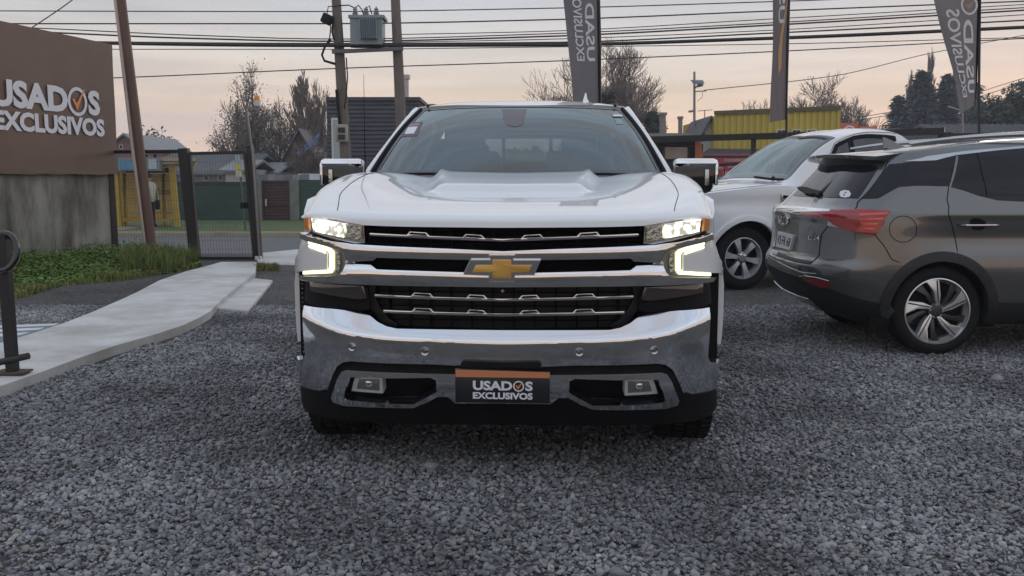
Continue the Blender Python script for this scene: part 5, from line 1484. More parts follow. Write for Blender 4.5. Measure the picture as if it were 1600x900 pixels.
# black hand-rail post with its hoop
rl = thing('handrail_post', 'black steel post with a curved loop at the edge of the walkway', 'handrail')
r0, r1 = at_z(20, 581, 0.09), None
Yr = r0.y
r1 = at_y(4, 366, Yr)
bm = nb(); bar(bm, r0, r1, 0.062); obj('post', bm, M_bsteel, rl)
c = at_y(4, 394, Yr - 0.03); bm = nb()
pts = [c + Vector((0.092 * math.cos(t), 0.03 * math.sin(t), 0.118 * math.sin(t))) for t in np.linspace(-1.75, 1.75, 26)]
tube(bm, pts, 0.021, 12); obj('loop', bm, M_gloss, rl, 50)
tubeo('foot_bar', [at_y(-60, 579, Yr - 0.04), at_y(45, 556, Yr - 0.04)], 0.022, M_bsteel, rl, 10)
bm = nb(); box(bm, (r0.x, r0.y, 0.091), (0.20, 0.14, 0.012)); obj('base_plate', bm, mat('rusty_plate', (0.10, 0.065, 0.045), 0.8, var=0.3), rl)

# weeds along the wall
def weeds(name, lab, poly, n, hmin, hmax, seed, col, tall_edge=None, leaf=False):
    r = random.Random(seed)
    P = [(at_z(x, y, 0).x, at_z(x, y, 0).y) for x, y in poly]
    x0, x1 = min(p[0] for p in P), max(p[0] for p in P); y0, y1 = min(p[1] for p in P), max(p[1] for p in P)
    V, Fc = [], []
    cnt = 0
    while cnt < n:
        x, y = r.uniform(x0, x1), r.uniform(y0, y1)
        if not in_poly(x, y, P): continue
        cnt += 1
        k = len(V)
        hh = (hmin + (hmax - hmin) * r.random() ** 1.5) * (0.65 + 0.7 * (0.5 + noise.noise(Vector((x * 1.2, y * 1.2, seed)))))
        if tall_edge: hh *= tall_edge(x, y)
        a = r.uniform(0, 6.283)
        if leaf and r.random() < 0.8:
            c = Vector((x, y, hh * r.uniform(0.35, 1.0))); s = r.uniform(0.018, 0.046)
            d1 = Vector((math.cos(a), math.sin(a), r.uniform(-0.5, 0.5))); d2 = Vector((-math.sin(a), math.cos(a), r.uniform(-0.3, 0.3)))
            V += [tuple(c - d1 * s), tuple(c + d2 * s * 0.55), tuple(c + d1 * s), tuple(c - d2 * s * 0.55)]
            Fc.append((k, k + 1, k + 2, k + 3))
        else:
            w = r.uniform(0.004, 0.010); lean = r.uniform(0.1, 0.8) * hh
            dx, dy = math.cos(a), math.sin(a); b = r.uniform(0, 6.283)
            V += [(x - dy * w, y + dx * w, 0), (x + dy * w, y - dx * w, 0),
                  (x + dy * w * 0.8 + math.cos(b) * lean * 0.4, y - dx * w * 0.8 + math.sin(b) * lean * 0.4, hh * 0.65), (x - dy * w * 0.8 + math.cos(b) * lean * 0.4, y + dx * w * 0.8 + math.sin(b) * lean * 0.4, hh * 0.65),
                  (x + math.cos(b) * lean, y + math.sin(b) * lean, hh)]
            Fc += [(k, k + 1, k + 2, k + 3), (k + 3, k + 2, k + 4)]
    m = mat(name + '_green' + str(seed), col, 0.7, var=0.5, vscale=9, spec=0.25, col2=(col[0] * 1.9, col[1] * 1.15, col[2] * 1.6), v2scale=3.0, v2lo=0.5, v2hi=0.7)
    return tag(obj(name, (V, Fc), m), lab, None, None, 'stuff')
weeds('weed_bank', 'dense leafy green weeds along the foot of the wall', [(-120, 470), (0, 462), (40, 452), (110, 440), (200, 434), (262, 428), (318, 417), (300, 405), (250, 398), (190, 398), (60, 412), (-120, 428)], 38000, 0.05, 0.33, 3, (0.12, 0.205, 0.04), lambda x, y: max(0.22, 1.05 - 0.55 * max(0.0, (Vector((x, y)) - A2).dot(wn2))), True)
weeds('weed_bank', 'tall grass growing at the foot of the leaning pole', [(186, 410), (250, 412), (300, 408), (310, 414), (262, 428), (200, 430)], 5000, 0.10, 0.36, 4, (0.12, 0.175, 0.045))
weeds('weed_fringe', 'short yellow green grass fringe beside the gravel', [(-120, 492), (20, 470), (100, 447), (200, 438), (300, 421), (318, 417), (200, 432), (40, 450), (-120, 466)], 9000, 0.02, 0.10, 5, (0.15, 0.185, 0.05))
weeds('weed_tuft', 'small grass tuft on the gravel beside the gate', [(398, 417), (436, 417), (436, 424), (400, 424)], 700, 0.03, 0.10, 6, (0.12, 0.14, 0.045))
bm = nb()

# ================================================================== black boundary fence on the right
rf = thing('boundary_fence', 'black steel boundary fence behind the white pickup on the right', 'fence')
Ya, Yb = 19.2, 16.6
ra, rb = at_y(1018, 218, Ya), at_y(1476, 205, Yb)
bm = nb(); bar(bm, ra, rb, 0.115); obj('top_rail', bm, M_bsteel, rf)
def rf_pt(px, z):
    t = (px - 1018) / (1476 - 1018); Y = 1 / ((1 - t) / Ya + t / Yb)
    p = at_y(px, 300, Y); return Vector((p.x, p.y, z))
for px, w in ((1022, 0.10), (1175, 0.085), (1229, 0.12), (1276, 0.07), (1473, 0.13)):
    p = rf_pt(px, 0); ztop = ra.z + (rb.z - ra.z) * (px - 1018) / 458
    bm = nb(); bar(bm, (p.x, p.y, -0.1), (p.x, p.y, ztop - 0.02), w); obj('fence_post', bm, M_bsteel, rf)
bm = nb(); bar(bm, rf_pt(1022, 0.25), rf_pt(1473, 0.25), 0.06); obj('bottom_rail', bm, M_bsteel, rf)
for px in range(1032, 1172, 9):
    p, q = rf_pt(px, 0.2), rf_pt(px, 1.55); bm = nb(); bar(bm, p, q, 0.022); obj('fence_bar', bm, M_bsteel, rf)
bm = nb(); bar(bm, rf_pt(1024, 1.56), rf_pt(1197, 1.66), 0.055); obj('middle_rail', bm, M_bsteel, rf)
for px in (1180, 1185, 1190, 1197):
    p, q = rf_pt(px, 0.2), rf_pt(px, 1.64); bm = nb(); bar(bm, p, q, 0.03); obj('fence_bar', bm, M_bsteel, rf)
rf2 = thing('sheet_fence', 'dark sheet fence behind the roof of the grey car', 'fence')
p, q = at_y(1478, 211, 18.5), at_y(1700, 208, 15.5)
bm = nb(); bar(bm, p, q, 0.06); obj('top_rail', bm, M_bsteel, rf2)
bm = nb()
k = 40
for i in range(k):
    a, b = p.lerp(q, i / k), p.lerp(q, (i + 1) / k); o_ = 0.03 if i % 2 else 0.0
    vv = [bm.verts.new((a.x, a.y + o_, a.z)), bm.verts.new((b.x, b.y + o_, b.z)), bm.verts.new((b.x, b.y + o_, 0)), bm.verts.new((a.x, a.y + o_, 0))]
    bm.faces.new(vv)
obj('corrugated_sheet', bm, mat('dark_sheet', (0.055, 0.06, 0.068), 0.5, var=0.2), rf2)
bm = nb()
p, q = at_y(1376, 213, 18.6), at_y(1466, 210, 17.4)
k = 24
for i in range(k):
    a, b = p.lerp(q, i / k), p.lerp(q, (i + 1) / k); o_ = 0.02 if i % 2 else 0.0
    bm.faces.new([bm.verts.new(v) for v in ((a.x, a.y + o_, a.z), (b.x, b.y + o_, b.z), (b.x, b.y + o_, 0), (a.x, a.y + o_, 0))])
tag(obj('sheet_gate', bm, mat('grey_sheet', (0.16, 0.165, 0.175), 0.5, var=0.15)), 'grey corrugated sheet gate seen over the white pickup roof', 'gate')

# ================================================================== feather flags
def flag(label, left, right, Y, pole, body, col, seed, gold=False):
    """left / right: edges in picture points from bottom to top."""
    f = thing('feather_flag', label, 'flag', group='dealer feather flags')
    n, mm = 24, 8
    V, Fc = [], []
    def edge(E, t):
        t = t * (len(E) - 1); i = min(int(t), len(E) - 2); u = t - i
        return (E[i][0] + (E[i + 1][0] - E[i][0]) * u, E[i][1] + (E[i + 1][1] - E[i][1]) * u)
    def pt(s, t, off=0.0):
        a, b = edge(left, t), edge(right, t)
        w = at_y(a[0] + (b[0] - a[0]) * s, a[1] + (b[1] - a[1]) * s, Y)
        return w + Vector((0, 0.05 * math.sin(3.0 * s + 2.2 * t * 3 + seed) * (1 - 0.6 * s) + 0.02 * math.sin(9 * s + 5 * t + seed) + off, 0))
    for j in range(n + 1):
        for i in range(mm + 1): V.append(tuple(pt(i / mm, j / n)))
    for j in range(n):
        for i in range(mm): Fc.append((j * (mm + 1) + i, j * (mm + 1) + i + 1, (j + 1) * (mm + 1) + i + 1, (j + 1) * (mm + 1) + i))
    m = mat('flag_cloth_%d' % seed, col, 0.8, var=0.15, vscale=2)
    N, L = m.node_tree.nodes, m.node_tree.links
    tl_ = N.new('ShaderNodeBsdfTranslucent'); tl_.inputs[0].default_value = (col[0] * 1.9, col[1] * 1.9, col[2] * 1.9, 1)
    mx = N.new('ShaderNodeMixShader'); mx.inputs[0].default_value = 0.5
    L.new(N['Principled BSDF'].outputs[0], mx.inputs[1]); L.new(tl_.outputs[0], mx.inputs[2]); L.new(mx.outputs[0], N['Material Output'].inputs[0])
    obj('banner', (V, Fc), m, f, 60)
    # dark sleeve along the pole side
    V, Fc = [], []
    for j in range(n + 1):
        V += [tuple(pt(0.93, j / n, -0.012)), tuple(pt(1.0, j / n, -0.012))]
    Fc = [(2 * j, 2 * j + 1, 2 * j + 3, 2 * j + 2) for j in range(n)]
    obj('sleeve', (V, Fc), M_black, f, 60)
    P = [at_y(x, y, Y + 0.01) for x, y in pole]
    tubeo('flag_pole', [Vector((P[0].x, P[0].y, 0.0))] + P, 0.02, M_bsteel, f, 8)
    bm = nb(); lathe(bm, [(0.22, 0.0), (0.22, 0.03), (0.05, 0.06), (0.04, 0.16), (0, 0.16)], 20, 'Z', (P[0].x, P[0].y, 0.0)); obj('flag_base', bm, M_black, f, 40)
    for (txt, s0, s1, t0, t1, tc) in body:
        v, fc = text_mesh(txt, 0.02)
        X0, X1 = min(q[0] for q in v), max(q[0] for q in v); Z0, Z1 = min(q[1] for q in v), max(q[1] for q in v)
        W = [tuple(pt(s0 + (s1 - s0) * (q[1] - Z0) / (Z1 - Z0), t0 + (t1 - t0) * (q[0] - X0) / (X1 - X0), -0.015)) for q in v]
        obj('flag_lettering', (W, fc), tc, f)
    if not gold and len(body) > 1:
        k = 20; V = []
        for i in range(k):
            t = 2 * math.pi * i / k
            for q in (1.0, 0.78): V.append(tuple(pt(ring[0] + ring[2] * q * math.cos(t), ring[1] + ring[3] * q * math.sin(t), -0.016)))
        obj('letter_ring', (V, [(2 * i, 2 * ((i + 1) % k), 2 * ((i + 1) % k) + 1, 2 * i + 1) for i in range(k)]), body[0][5], f)
        tk = [(-0.6, 0.0), (0.0, -0.4), (0.7, 0.5), (0.0, 0.1)]
        obj('tick_mark', ([tuple(pt(ring[0] + ring[2] * a, ring[1] + ring[3] * b, -0.017)) for a, b in tk], [(0, 1, 2, 3)]), mat('flag_tick', (0.42, 0.26, 0.16), 0.8), f)
    if gold:
        st = [(0.45, 0.30), (0.62, 0.33), (0.66, 0.50), (0.90, 0.72), (0.95, 0.86), (0.86, 0.74), (0.55, 0.54), (0.42, 0.42)]
        obj('gold_stripe', ([tuple(pt(a, b, -0.016)) for a, b in st], [tuple(range(len(st)))]), mat('flag_gold', (0.50, 0.30, 0.14), 0.8), f)
    return f
M_ft = mat('flag_letters', (0.66, 0.65, 0.66), 0.8)
ring = (0.72, 0.80, 0.19, 0.045)
flag('tall grey feather flag rising directly behind the truck roof', [(900, 215), (893, 120), (886, 60), (880, 0), (873, -80)], [(938, 215), (937, 120), (937, 60), (937, 0), (933, -80)], 15.4,
     [(938, 230), (937.5, 60), (934, -85)], [('EXCLUSIVOS', 0.24, 0.50, 0.35, 0.80, M_ft), ('USAD', 0.58, 0.84, 0.35, 0.73, M_ft), ('S', 0.58, 0.84, 0.86, 0.95, M_ft)], (0.13, 0.128, 0.138), 1)
flag('narrow grey feather flag with a gold stripe before the yellow building', [(1204, 191), (1204, 130), (1206, 60), (1208, 0), (1209, -80)], [(1227, 187), (1229, 130), (1231, 60), (1233, 0), (1231, -80)], 15.8,
     [(1229, 240), (1229, 150), (1233, 0), (1231, -85)], [('US', 0.40, 0.75, 0.60, 0.80, M_ft)], (0.14, 0.122, 0.126), 2, True)
ring = (0.74, 0.72, 0.20, 0.055)
flag('grey feather flag with mirrored lettering above the grey car', [(1500, 178), (1490, 130), (1476, 70), (1462, 0), (1448, -80)], [(1522, 164), (1528, 130), (1530, 70), (1531, 0), (1524, -80)], 14.8,
     [(1530, 230), (1529.5, 150), (1531, 0), (1525, -85)], [('EXCLUSIVOS', 0.22, 0.50, 0.12, 0.70, M_ft), ('USAD', 0.56, 0.84, 0.15, 0.64, M_ft), ('S', 0.56, 0.84, 0.78, 0.88, M_ft)], (0.15, 0.142, 0.148), 3)
# ================================================================== across the road
def fbox(bm, x0, y0, x1, y1, Y, depth):
    """box whose front face fills the picture rectangle at distance Y."""
    p, q = at_y((x0 + x1) / 2, y1, Y), at_y((x0 + x1) / 2, y0, Y)
    xa, xb = at_y(x0, (y0 + y1) / 2, Y).x, at_y(x1, (y0 + y1) / 2, Y).x
    return box(bm, ((xa + xb) / 2, Y + depth / 2, (p.z + q.z) / 2), (abs(xb - xa), depth, abs(q.z - p.z)))
def fbo(name, x0, y0, x1, y1, Y, depth, m, parent=None):
    bm = nb(); fbox(bm, x0, y0, x1, y1, Y, depth); return obj(name, bm, m, parent)
def base(px, Y, py=300): p = at_y(px, py, Y); return Vector((p.x, Y, gz(Y)))

# ---- bus shelter and the person waiting
SY = 31.0
M_yel = mat('shelter_yellow', (0.44, 0.30, 0.045), 0.5, var=0.15, vscale=3)
sh = thing('bus_shelter', 'yellow slatted bus shelter with a bench behind the leaning pole', 'bus shelter')
zf = lambda px, py, Y=SY: at_y(px, py, Y)
for (xa, ya, xb, yb, w) in ((187, 363, 181, 256, 0.15), (278, 363, 268, 256, 0.16)):
    bm = nb(); a, b = zf(xa, ya), zf(xb, yb); a.z = -0.2; bar(bm, a, b, w); obj('shelter_post', bm, M_yel, sh)
for (xa, xb) in ((197, 195), (258, 256)):
    bm = nb(); a, b = zf(xa, 363, SY + 1.0), zf(xb, 262, SY + 1.0); a.z = -0.2; bar(bm, a, b, 0.10); obj('shelter_post', bm, M_yel, sh)
for k in range(15):
    y0 = 272 + k * 4.7
    fbo('slat', 150, y0, 270, y0 + 3.7, SY + 0.95, 0.03, M_yel, sh)
fbo('upper_panel', 190, 262, 268, 270, SY + 0.96, 0.03, mat('dark_panel', (0.06, 0.03, 0.03), 0.7), sh)
bm = nb(); a, b = zf(150, 263), zf(306, 257); bar(bm, a, b, 0.12, 0.10); obj('roof_beam', bm, M_yel, sh)
bm = nb()
P = [zf(150, 255, SY - 0.4), zf(246, 256, SY - 0.4), zf(306, 259, SY - 0.4), zf(306, 256, SY + 1.3), zf(150, 252, SY + 1.3)]
prism(bm, [(p.x, p.y) for p in P], lambda u, v, k: (u, v, 2.02 - (0 if k == 0 else 0.10))); obj('shelter_roof', bm, mat('roof_pale', (0.42, 0.36, 0.22), 0.7), sh)
sb = fbo('sign_box', 183, 246, 250, 267, SY - 0.5, 0.2, mat('sign_grey', (0.22, 0.26, 0.28), 0.6), sh)
fbo('sign_face', 187, 250, 226, 265, SY - 0.53, 0.03, mat('sign_blue', (0.10, 0.28, 0.42), 0.5, var=0.2), sb)
fbo('sign_face', 232, 249, 244, 264, SY - 0.53, 0.03, mat('sign_pale', (0.45, 0.55, 0.60), 0.5, var=0.2), sb)
for px in (228, 242):
    tubeo('sign_strut', [zf(px, 250, SY - 0.4), zf(px, 241, SY - 0.4)], 0.05, M_black, sb, 6)
a, b = zf(150, 344, SY + 0.55), zf(277, 344, SY + 0.55); bm = nb(); box(bm, (a + b) / 2, (b.x - a.x, 0.34, 0.09)); obj('bench_seat', bm, M_yel, sh)
for px in (194, 272):
    bm = nb(); a, b = zf(px, 346, SY + 0.55), zf(px, 362, SY + 0.55); bar(bm, a, b, 0.08); obj('bench_leg', bm, M_yel, sh)
gr_ = letters('scribble', 'Cuzza', zf(243, 304, SY + 0.90), (1, 0, 0), (0, 0, 1), 0.5, 0.20, mat('scribble_black', (0.09, 0.06, 0.02), 0.8), sh, 0.0, 0.01)

def person(label, loc, h, jacket, trousers, rz=0.0):
    t = thing('person', label, 'person', loc, rz)
    me = bpy.data.meshes.new('body'); 
    s = h / 1.72
    J = [(0, 0, 0.98), (0, 0, 1.20), (0, 0.0, 1.42), (0, 0.0, 1.50), (0, 0.01, 1.60),                         # pelvis, chest, neck base, neck, head
         (0.10, 0, 0.93), (0.11, 0.01, 0.50), (0.11, -0.01, 0.10), (0.11, -0.14, 0.04),
         (-0.10, 0, 0.93), (-0.11, 0.03, 0.50), (-0.12, 0.04, 0.10), (-0.13, -0.09, 0.04),
         (0.19, 0, 1.40), (0.24, 0.02, 1.13), (0.22, -0.10, 0.90), (0.21, -0.13, 0.80),
         (-0.19, 0, 1.40), (-0.25, 0.02, 1.13), (-0.22, -0.09, 0.90), (-0.21, -0.12, 0.80), (0, 0.0, 1.70)]
    E = [(0, 1), (1, 2), (2, 3), (3, 4), (4, 21), (0, 5), (5, 6), (6, 7), (7, 8), (0, 9), (9, 10), (10, 11), (11, 12), (2, 13), (13, 14), (14, 15), (15, 16), (2, 17), (17, 18), (18, 19), (19, 20)]
    rad = [(0.17, 0.12), (0.18, 0.13), (0.15, 0.11), (0.06, 0.06), (0.085, 0.10), (0.095, 0.10), (0.065, 0.07), (0.05, 0.05), (0.045, 0.035), (0.095, 0.10), (0.065, 0.07), (0.05, 0.05), (0.045, 0.035),
           (0.07, 0.07), (0.055, 0.055), (0.042, 0.042), (0.04, 0.025), (0.07, 0.07), (0.055, 0.055), (0.042, 0.042), (0.04, 0.025), (0.075, 0.085)]
    me.from_pydata([(a * s, b * s, c * s) for a, b, c in J], E, [])
    o = bpy.data.objects.new('body', me); COL.objects.link(o); o.parent = t
    sk = o.modifiers.new('skin', 'SKIN'); o.modifiers.new('sub', 'SUBSURF').levels = 1
    for i, v in enumerate(me.skin_vertices[0].data):
        v.radius = (rad[i][0] * s, rad[i][1] * s); v.use_root = (i == 0)
    dg = bpy.context.evaluated_depsgraph_get(); m2 = bpy.data.meshes.new_from_object(o.evaluated_get(dg))
    o.modifiers.clear(); o.data = m2
    for p in m2.polygons: p.use_smooth = True
    skin, jk, tr, hr, shoe = mat('skin', (0.35, 0.20, 0.14), 0.6), jacket, trousers, mat('hair_dark', (0.02, 0.016, 0.013), 0.7), M_black
    for mm in (skin, jk, tr, shoe): m2.materials.append(mm)
    for p in m2.polygons:
        z = p.center.z / s
        p.material_index = 1 if (0.84 < z < 1.47 and not (z < 0.88 and abs(p.center.x) > 0.17 * s)) else (2 if 0.10 < z <= 0.84 and abs(p.center.x) < 0.19 * s else (3 if z <= 0.10 else 0))
    bm = nb(); lathe(bm, [(0.09 * s, 1.60 * s), (0.108 * s, 1.66 * s), (0.098 * s, 1.72 * s), (0.05 * s, 1.765 * s), (0, 1.77 * s)], 16, 'Z', (0, 0.02, 0)); obj('hair', bm, hr, t, 50)
    return t
pr = base(234.0, 30.3); pr.z = -0.16
person('person in a cream jacket and dark trousers waiting at the yellow shelter', pr, 1.66, mat('jacket_cream', (0.55, 0.53, 0.46), 0.8, var=0.1), mat('trousers_navy', (0.02, 0.022, 0.035), 0.8), R(60))
bg = thing('shoulder_bag', 'dark bag carried by the person in the cream jacket', 'bag', at_y(246.5, 320, 30.2))
bm = nb(); box(bm, (0, 0, 0), (0.11, 0.16, 0.30), None, 0.03); obj('bag_body', bm, M_black, bg, 40)
tubeo('strap', [(0, -0.05, 0.14), (-0.04, 0, 0.42), (0, 0.06, 0.14)], 0.012, M_black, bg, 6)

# bus-stop sign
bs = thing('bus_stop_sign', 'narrow green and yellow stop sign seen through the gate mesh', 'sign')
tubeo('sign_pole', [base(382, 28.6), at_y(374, 255, 28.6)], 0.03, mat('sign_pole_green', (0.06, 0.10, 0.09), 0.5), bs, 8)
fbo('sign_plate', 367, 242, 374.5, 255, 28.55, 0.03, mat('stop_teal', (0.30, 0.42, 0.40), 0.5), bs)
fbo('sign_plate', 367, 256, 376, 265, 28.55, 0.03, mat('stop_yellow', (0.55, 0.48, 0.10), 0.5), bs)
fbo('sign_plate', 368, 266, 378, 276, 28.55, 0.03, mat('stop_cream', (0.50, 0.52, 0.36), 0.5, var=0.2), bs)

# ---- green corrugated fences with pillars and a brown door
FYg = 36.0
M_grn = mat('green_sheet', (0.045, 0.105, 0.085), 0.5, var=0.15, vscale=2)
def ribbed(name, x0, x1, y0, y1, Y, m, parent, k):
    bm = nb(); a, b = at_y(x0, y1, Y), at_y(x1, y0, Y)
    z0, z1 = at_y((x0 + x1) / 2, y1, Y).z, at_y((x0 + x1) / 2, y0, Y).z
    pr_ = []
    for i in range(k):
        z = z0 + (z1 - z0) * i / k; h = (z1 - z0) / k
        pr_ += [(0.0, z), (0.0, z + h * 0.45), (0.035, z + h * 0.55), (0.035, z + h * 0.95)]
    pr_.append((0.0, z1))
    vA = [bm.verts.new((a.x, Y + d, z)) for d, z in pr_]; vB = [bm.verts.new((b.x, Y + d, z)) for d, z in pr_]
    for i in range(len(pr_) - 1): bm.faces.new((vA[i], vB[i], vB[i + 1], vA[i + 1]))
    return obj(name, bm, m, parent)
gf = thing('green_fence', 'green ribbed metal fence across the road behind the gate', 'fence')
ribbed('ribbed_sheet', 276, 393, 290, 349, FYg, M_grn, gf, 15)
fbo('dark_band', 276, 284, 393, 290, FYg + 0.05, 0.04, mat('dark_band', (0.03, 0.035, 0.035), 0.7), gf)
fbo('fence_foot', 276, 347, 393, 354, FYg - 0.02, 0.15, mat('foot_concrete', (0.10, 0.10, 0.10), 0.9), gf)
M_pil = mat('pillar_concrete', (0.20, 0.195, 0.185), 0.9, var=0.2, vscale=3)
for (x0, x1, lab) in ((396, 409, 'concrete pillar left of the brown door across the road'), (453, 467, 'concrete pillar right of the brown door across the road')):
    tag(fbo('fence_pillar', x0, 281, x1, 354, FYg - 0.08, 0.3, M_pil), lab, 'pillar')
dr = thing('brown_door', 'brown ribbed metal door between two concrete pillars', 'door')
ribbed('door_sheet', 412, 449, 285, 350, FYg + 0.02, mat('door_brown', (0.075, 0.035, 0.032), 0.5, var=0.2), dr, 14)
for (x0, y0, x1, y1) in ((409, 282, 412.5, 353), (449, 282, 453, 353), (412, 282, 449, 285.5), (412, 318, 449, 321)):
    fbo('door_frame', x0, y0, x1, y1, FYg - 0.02, 0.08, mat('door_dark', (0.05, 0.03, 0.03), 0.5), dr)
fbo('door_handle', 414, 311, 417, 322, FYg - 0.08, 0.06, M_satin, dr)
gf2 = thing('green_fence', 'short green ribbed fence beside the white truck mirror', 'fence')
ribbed('ribbed_sheet', 467, 990, 281, 349, FYg, M_grn, gf2, 17)
fbo('fence_foot', 467, 347, 990, 354, FYg - 0.02, 0.15, MATS['foot_concrete'], gf2)
wl2 = thing('garden_wall', 'pale grey garden wall rising behind the green fence', 'wall')
for i in range(7):
    fbo('wall_slab', 392 + 13 * i, 272 + (i % 2), 404.6 + 13 * i, 300, FYg + 1.2, 0.12, mat('slab_%d' % (i % 3), ((0.22, 0.235, 0.25), (0.17, 0.18, 0.19), (0.28, 0.29, 0.30))[i % 3], 0.9, var=0.15), wl2)

# ---- houses
def gable(name, label, x0, x1, y_eave, y_ridge, Y, depth, wall_m, roof_m, along_x=True, over=0.25, windows=(), y_base=300, roof_n=0):
    h = thing(name, label, 'house')
    a, b = at_y(x0, y_eave, Y), at_y(x1, y_eave, Y); zr = at_y((x0 + x1) / 2, y_ridge, Y).z; ze = a.z
    bm = nb()
    if along_x:
        box(bm, ((a.x + b.x) / 2, Y + depth / 2, (ze - 0.3) / 2), (b.x - a.x, depth, ze + 0.3))
        obj('wall', bm, wall_m, h)
        bm = nb()
        P = [(Y - over, ze - 0.06), (Y + depth / 2, zr), (Y + depth + over, ze - 0.06), (Y + depth + over, ze - 0.16), (Y + depth / 2, zr - 0.12), (Y - over, ze - 0.16)]
        prism(bm, P, lambda u, v, k: ((a.x - over) if k == 0 else (b.x + over), u, v)); rf_ = obj('roof', bm, roof_m, h)
        if roof_n:
            bm = nb()
            for i in range(roof_n):
                x = a.x - over + (b.x - a.x + 2 * over) * (i + 0.5) / roof_n
                bar(bm, (x, Y - over, ze - 0.03), (x, Y + depth / 2, zr + 0.03), 0.05)
            tag(obj('roof_ribs', bm, roof_m, rf_), kind='stuff')
    else:
        P = [(a.x, -0.3), (b.x, -0.3), (b.x, ze), ((a.x + b.x) / 2, zr), (a.x, ze)]
        prism(bm, P, lambda u, v, k: (u, Y if k == 0 else Y + depth, v)); obj('wall', bm, wall_m, h)
        mid = (a.x + b.x) / 2
        for sgn, xe in ((-1, a.x), (1, b.x)):
            bm = nb()
            ex = xe + sgn * over; sl = (zr - ze) / max(0.01, abs(mid - xe)); zee = ze - over * sl
            P2 = [(mid, zr + 0.02), (ex, zee + 0.02), (ex, zee + 0.14), (mid, zr + 0.16)]
            prism(bm, P2, lambda u, v, k: (u, Y - 0.3 if k == 0 else Y + depth + 0.3, v)); obj('roof', bm, roof_m, h)
    for (wx0, wy0, wx1, wy1) in windows:
        w_ = fbo('window', wx0, wy0, wx1, wy1, Y - 0.04, 0.06, mat('frame_white', (0.6, 0.6, 0.6), 0.5), h)
        fbo('pane', wx0 + 1, wy0 + 1, wx1 - 1, wy1 - 1, Y - 0.055, 0.03, M_pglass, w_)
    return h
M_roofg = mat('zinc_roof', (0.17, 0.18, 0.195), 0.5, var=0.12, vscale=0.6)
M_wallg = mat('house_grey', (0.20, 0.21, 0.22), 0.8, var=0.15)
M_wallb = mat('house_blue', (0.11, 0.16, 0.225), 0.8, var=0.15)
M_wallw = mat('house_white', (0.48, 0.47, 0.45), 0.8, var=0.1)
M_wallr = mat('house_red', (0.22, 0.12, 0.11), 0.8, var=0.2)
M_roofd = mat('roof_dark', (0.085, 0.085, 0.095), 0.6, var=0.2)
gable('gable_house', 'grey gabled house just right of the billboard', 170, 222, 232, 212, 62, 9, M_wallr, M_roofg, False, windows=((186, 226, 192, 233),))
gable('low_house', 'long low house with a grey sheet roof behind the gate', 222, 372, 268, 237, 48, 10, M_wallg, M_roofg, True, roof_n=30, windows=((318, 274, 326, 282), (340, 274, 348, 282)))
gable('small_house', 'small pale house with white gable edge behind the gate', 352, 384, 264, 248, 46, 5, M_wallw, M_roofg, True)
gable('blue_house', 'small blue house with flat grey roof left of the leafy tree', 392, 428, 268, 252, 50, 6, M_wallb, M_roofg, True, windows=((424, 272, 429, 280),))
gable('brown_house', 'brown steep roofed house beneath the bare branches', 424, 516, 285, 205, 54, 8, mat('house_brown', (0.12, 0.085, 0.075), 0.8, var=0.25), M_roofd, False)
tp = nb(); prism(tp, [(462, 240), (492, 213), (500, 208), (496, 222), (470, 243)], lambda u, v, k: at_y(u, v, 53.5 if k == 0 else 53.6)); tag(obj('blue_tarpaulin', tp, mat('tarp_blue', (0.12, 0.22, 0.42), 0.6, var=0.3, vscale=1.5)), 'blue tarpaulin on the brown steep roof', 'tarpaulin')
gable('white_shed', 'low white shed just left of the truck mirror', 460, 506, 281, 271, 42, 4, M_wallw, mat('shed_roof', (0.42, 0.43, 0.44), 0.6), True)
gable('white_shed', 'small pale shed roof beside the blue house', 424, 452, 282, 273, 44, 3, M_wallw, mat('shed_roof', (0.42, 0.43, 0.44), 0.6), True)
# dark clad house
DY = 42.0
dk = thing('dark_house', 'tall dark house with horizontal cladding behind the transformer poles', 'house')
Mcl = mat('dark_cladding', (0.050, 0.056, 0.068), 0.6, var=0.15, vscale=2, inst=0.12)
fbo('wall', 512, 155, 655, 300, DY + 0.04, 7.0, mat('clad_back', (0.015, 0.016, 0.02), 0.8), dk)
yb = 157.0
while yb < 300:
    y1 = yb + 6.6
    a, b = at_y(511, y1, DY), at_y(655.5, yb, DY); bm = nb(); prism(bm, [(DY + 0.03, a.z), (DY - 0.07, a.z), (DY - 0.05, a.z + 0.012), (DY + 0.0, b.z), (DY + 0.03, b.z)], lambda u, v, k: (a.x if k == 0 else b.x, u, v))
    obj('cladding_board', bm, Mcl, dk); yb = y1
fbo('roof_edge', 509.5, 151.5, 656.5, 157, DY - 0.12, 7.4, mat('roof_edge', (0.05, 0.054, 0.062), 0.6), dk)
w_ = fbo('window', 518, 184, 546, 253, DY - 0.08, 0.1, mat('frame_white', (0.6, 0.6, 0.6), 0.5), dk)
fbo('pane', 521, 187, 543, 250, DY - 0.10, 0.03, mat('window_pale', (0.30, 0.36, 0.38), 0.1, coat=0.5), w_)
tubeo('flue', [at_y(634, 160, DY + 2), at_y(634, 124, DY + 2)], 0.14, mat('flue_steel', (0.40, 0.40, 0.42), 0.4, metal=0.6), dk, 10)
tubeo('flue_cap', [at_y(634, 124, DY + 2), at_y(634, 117, DY + 2)], 0.20, MATS['flue_steel'], dk, 10)

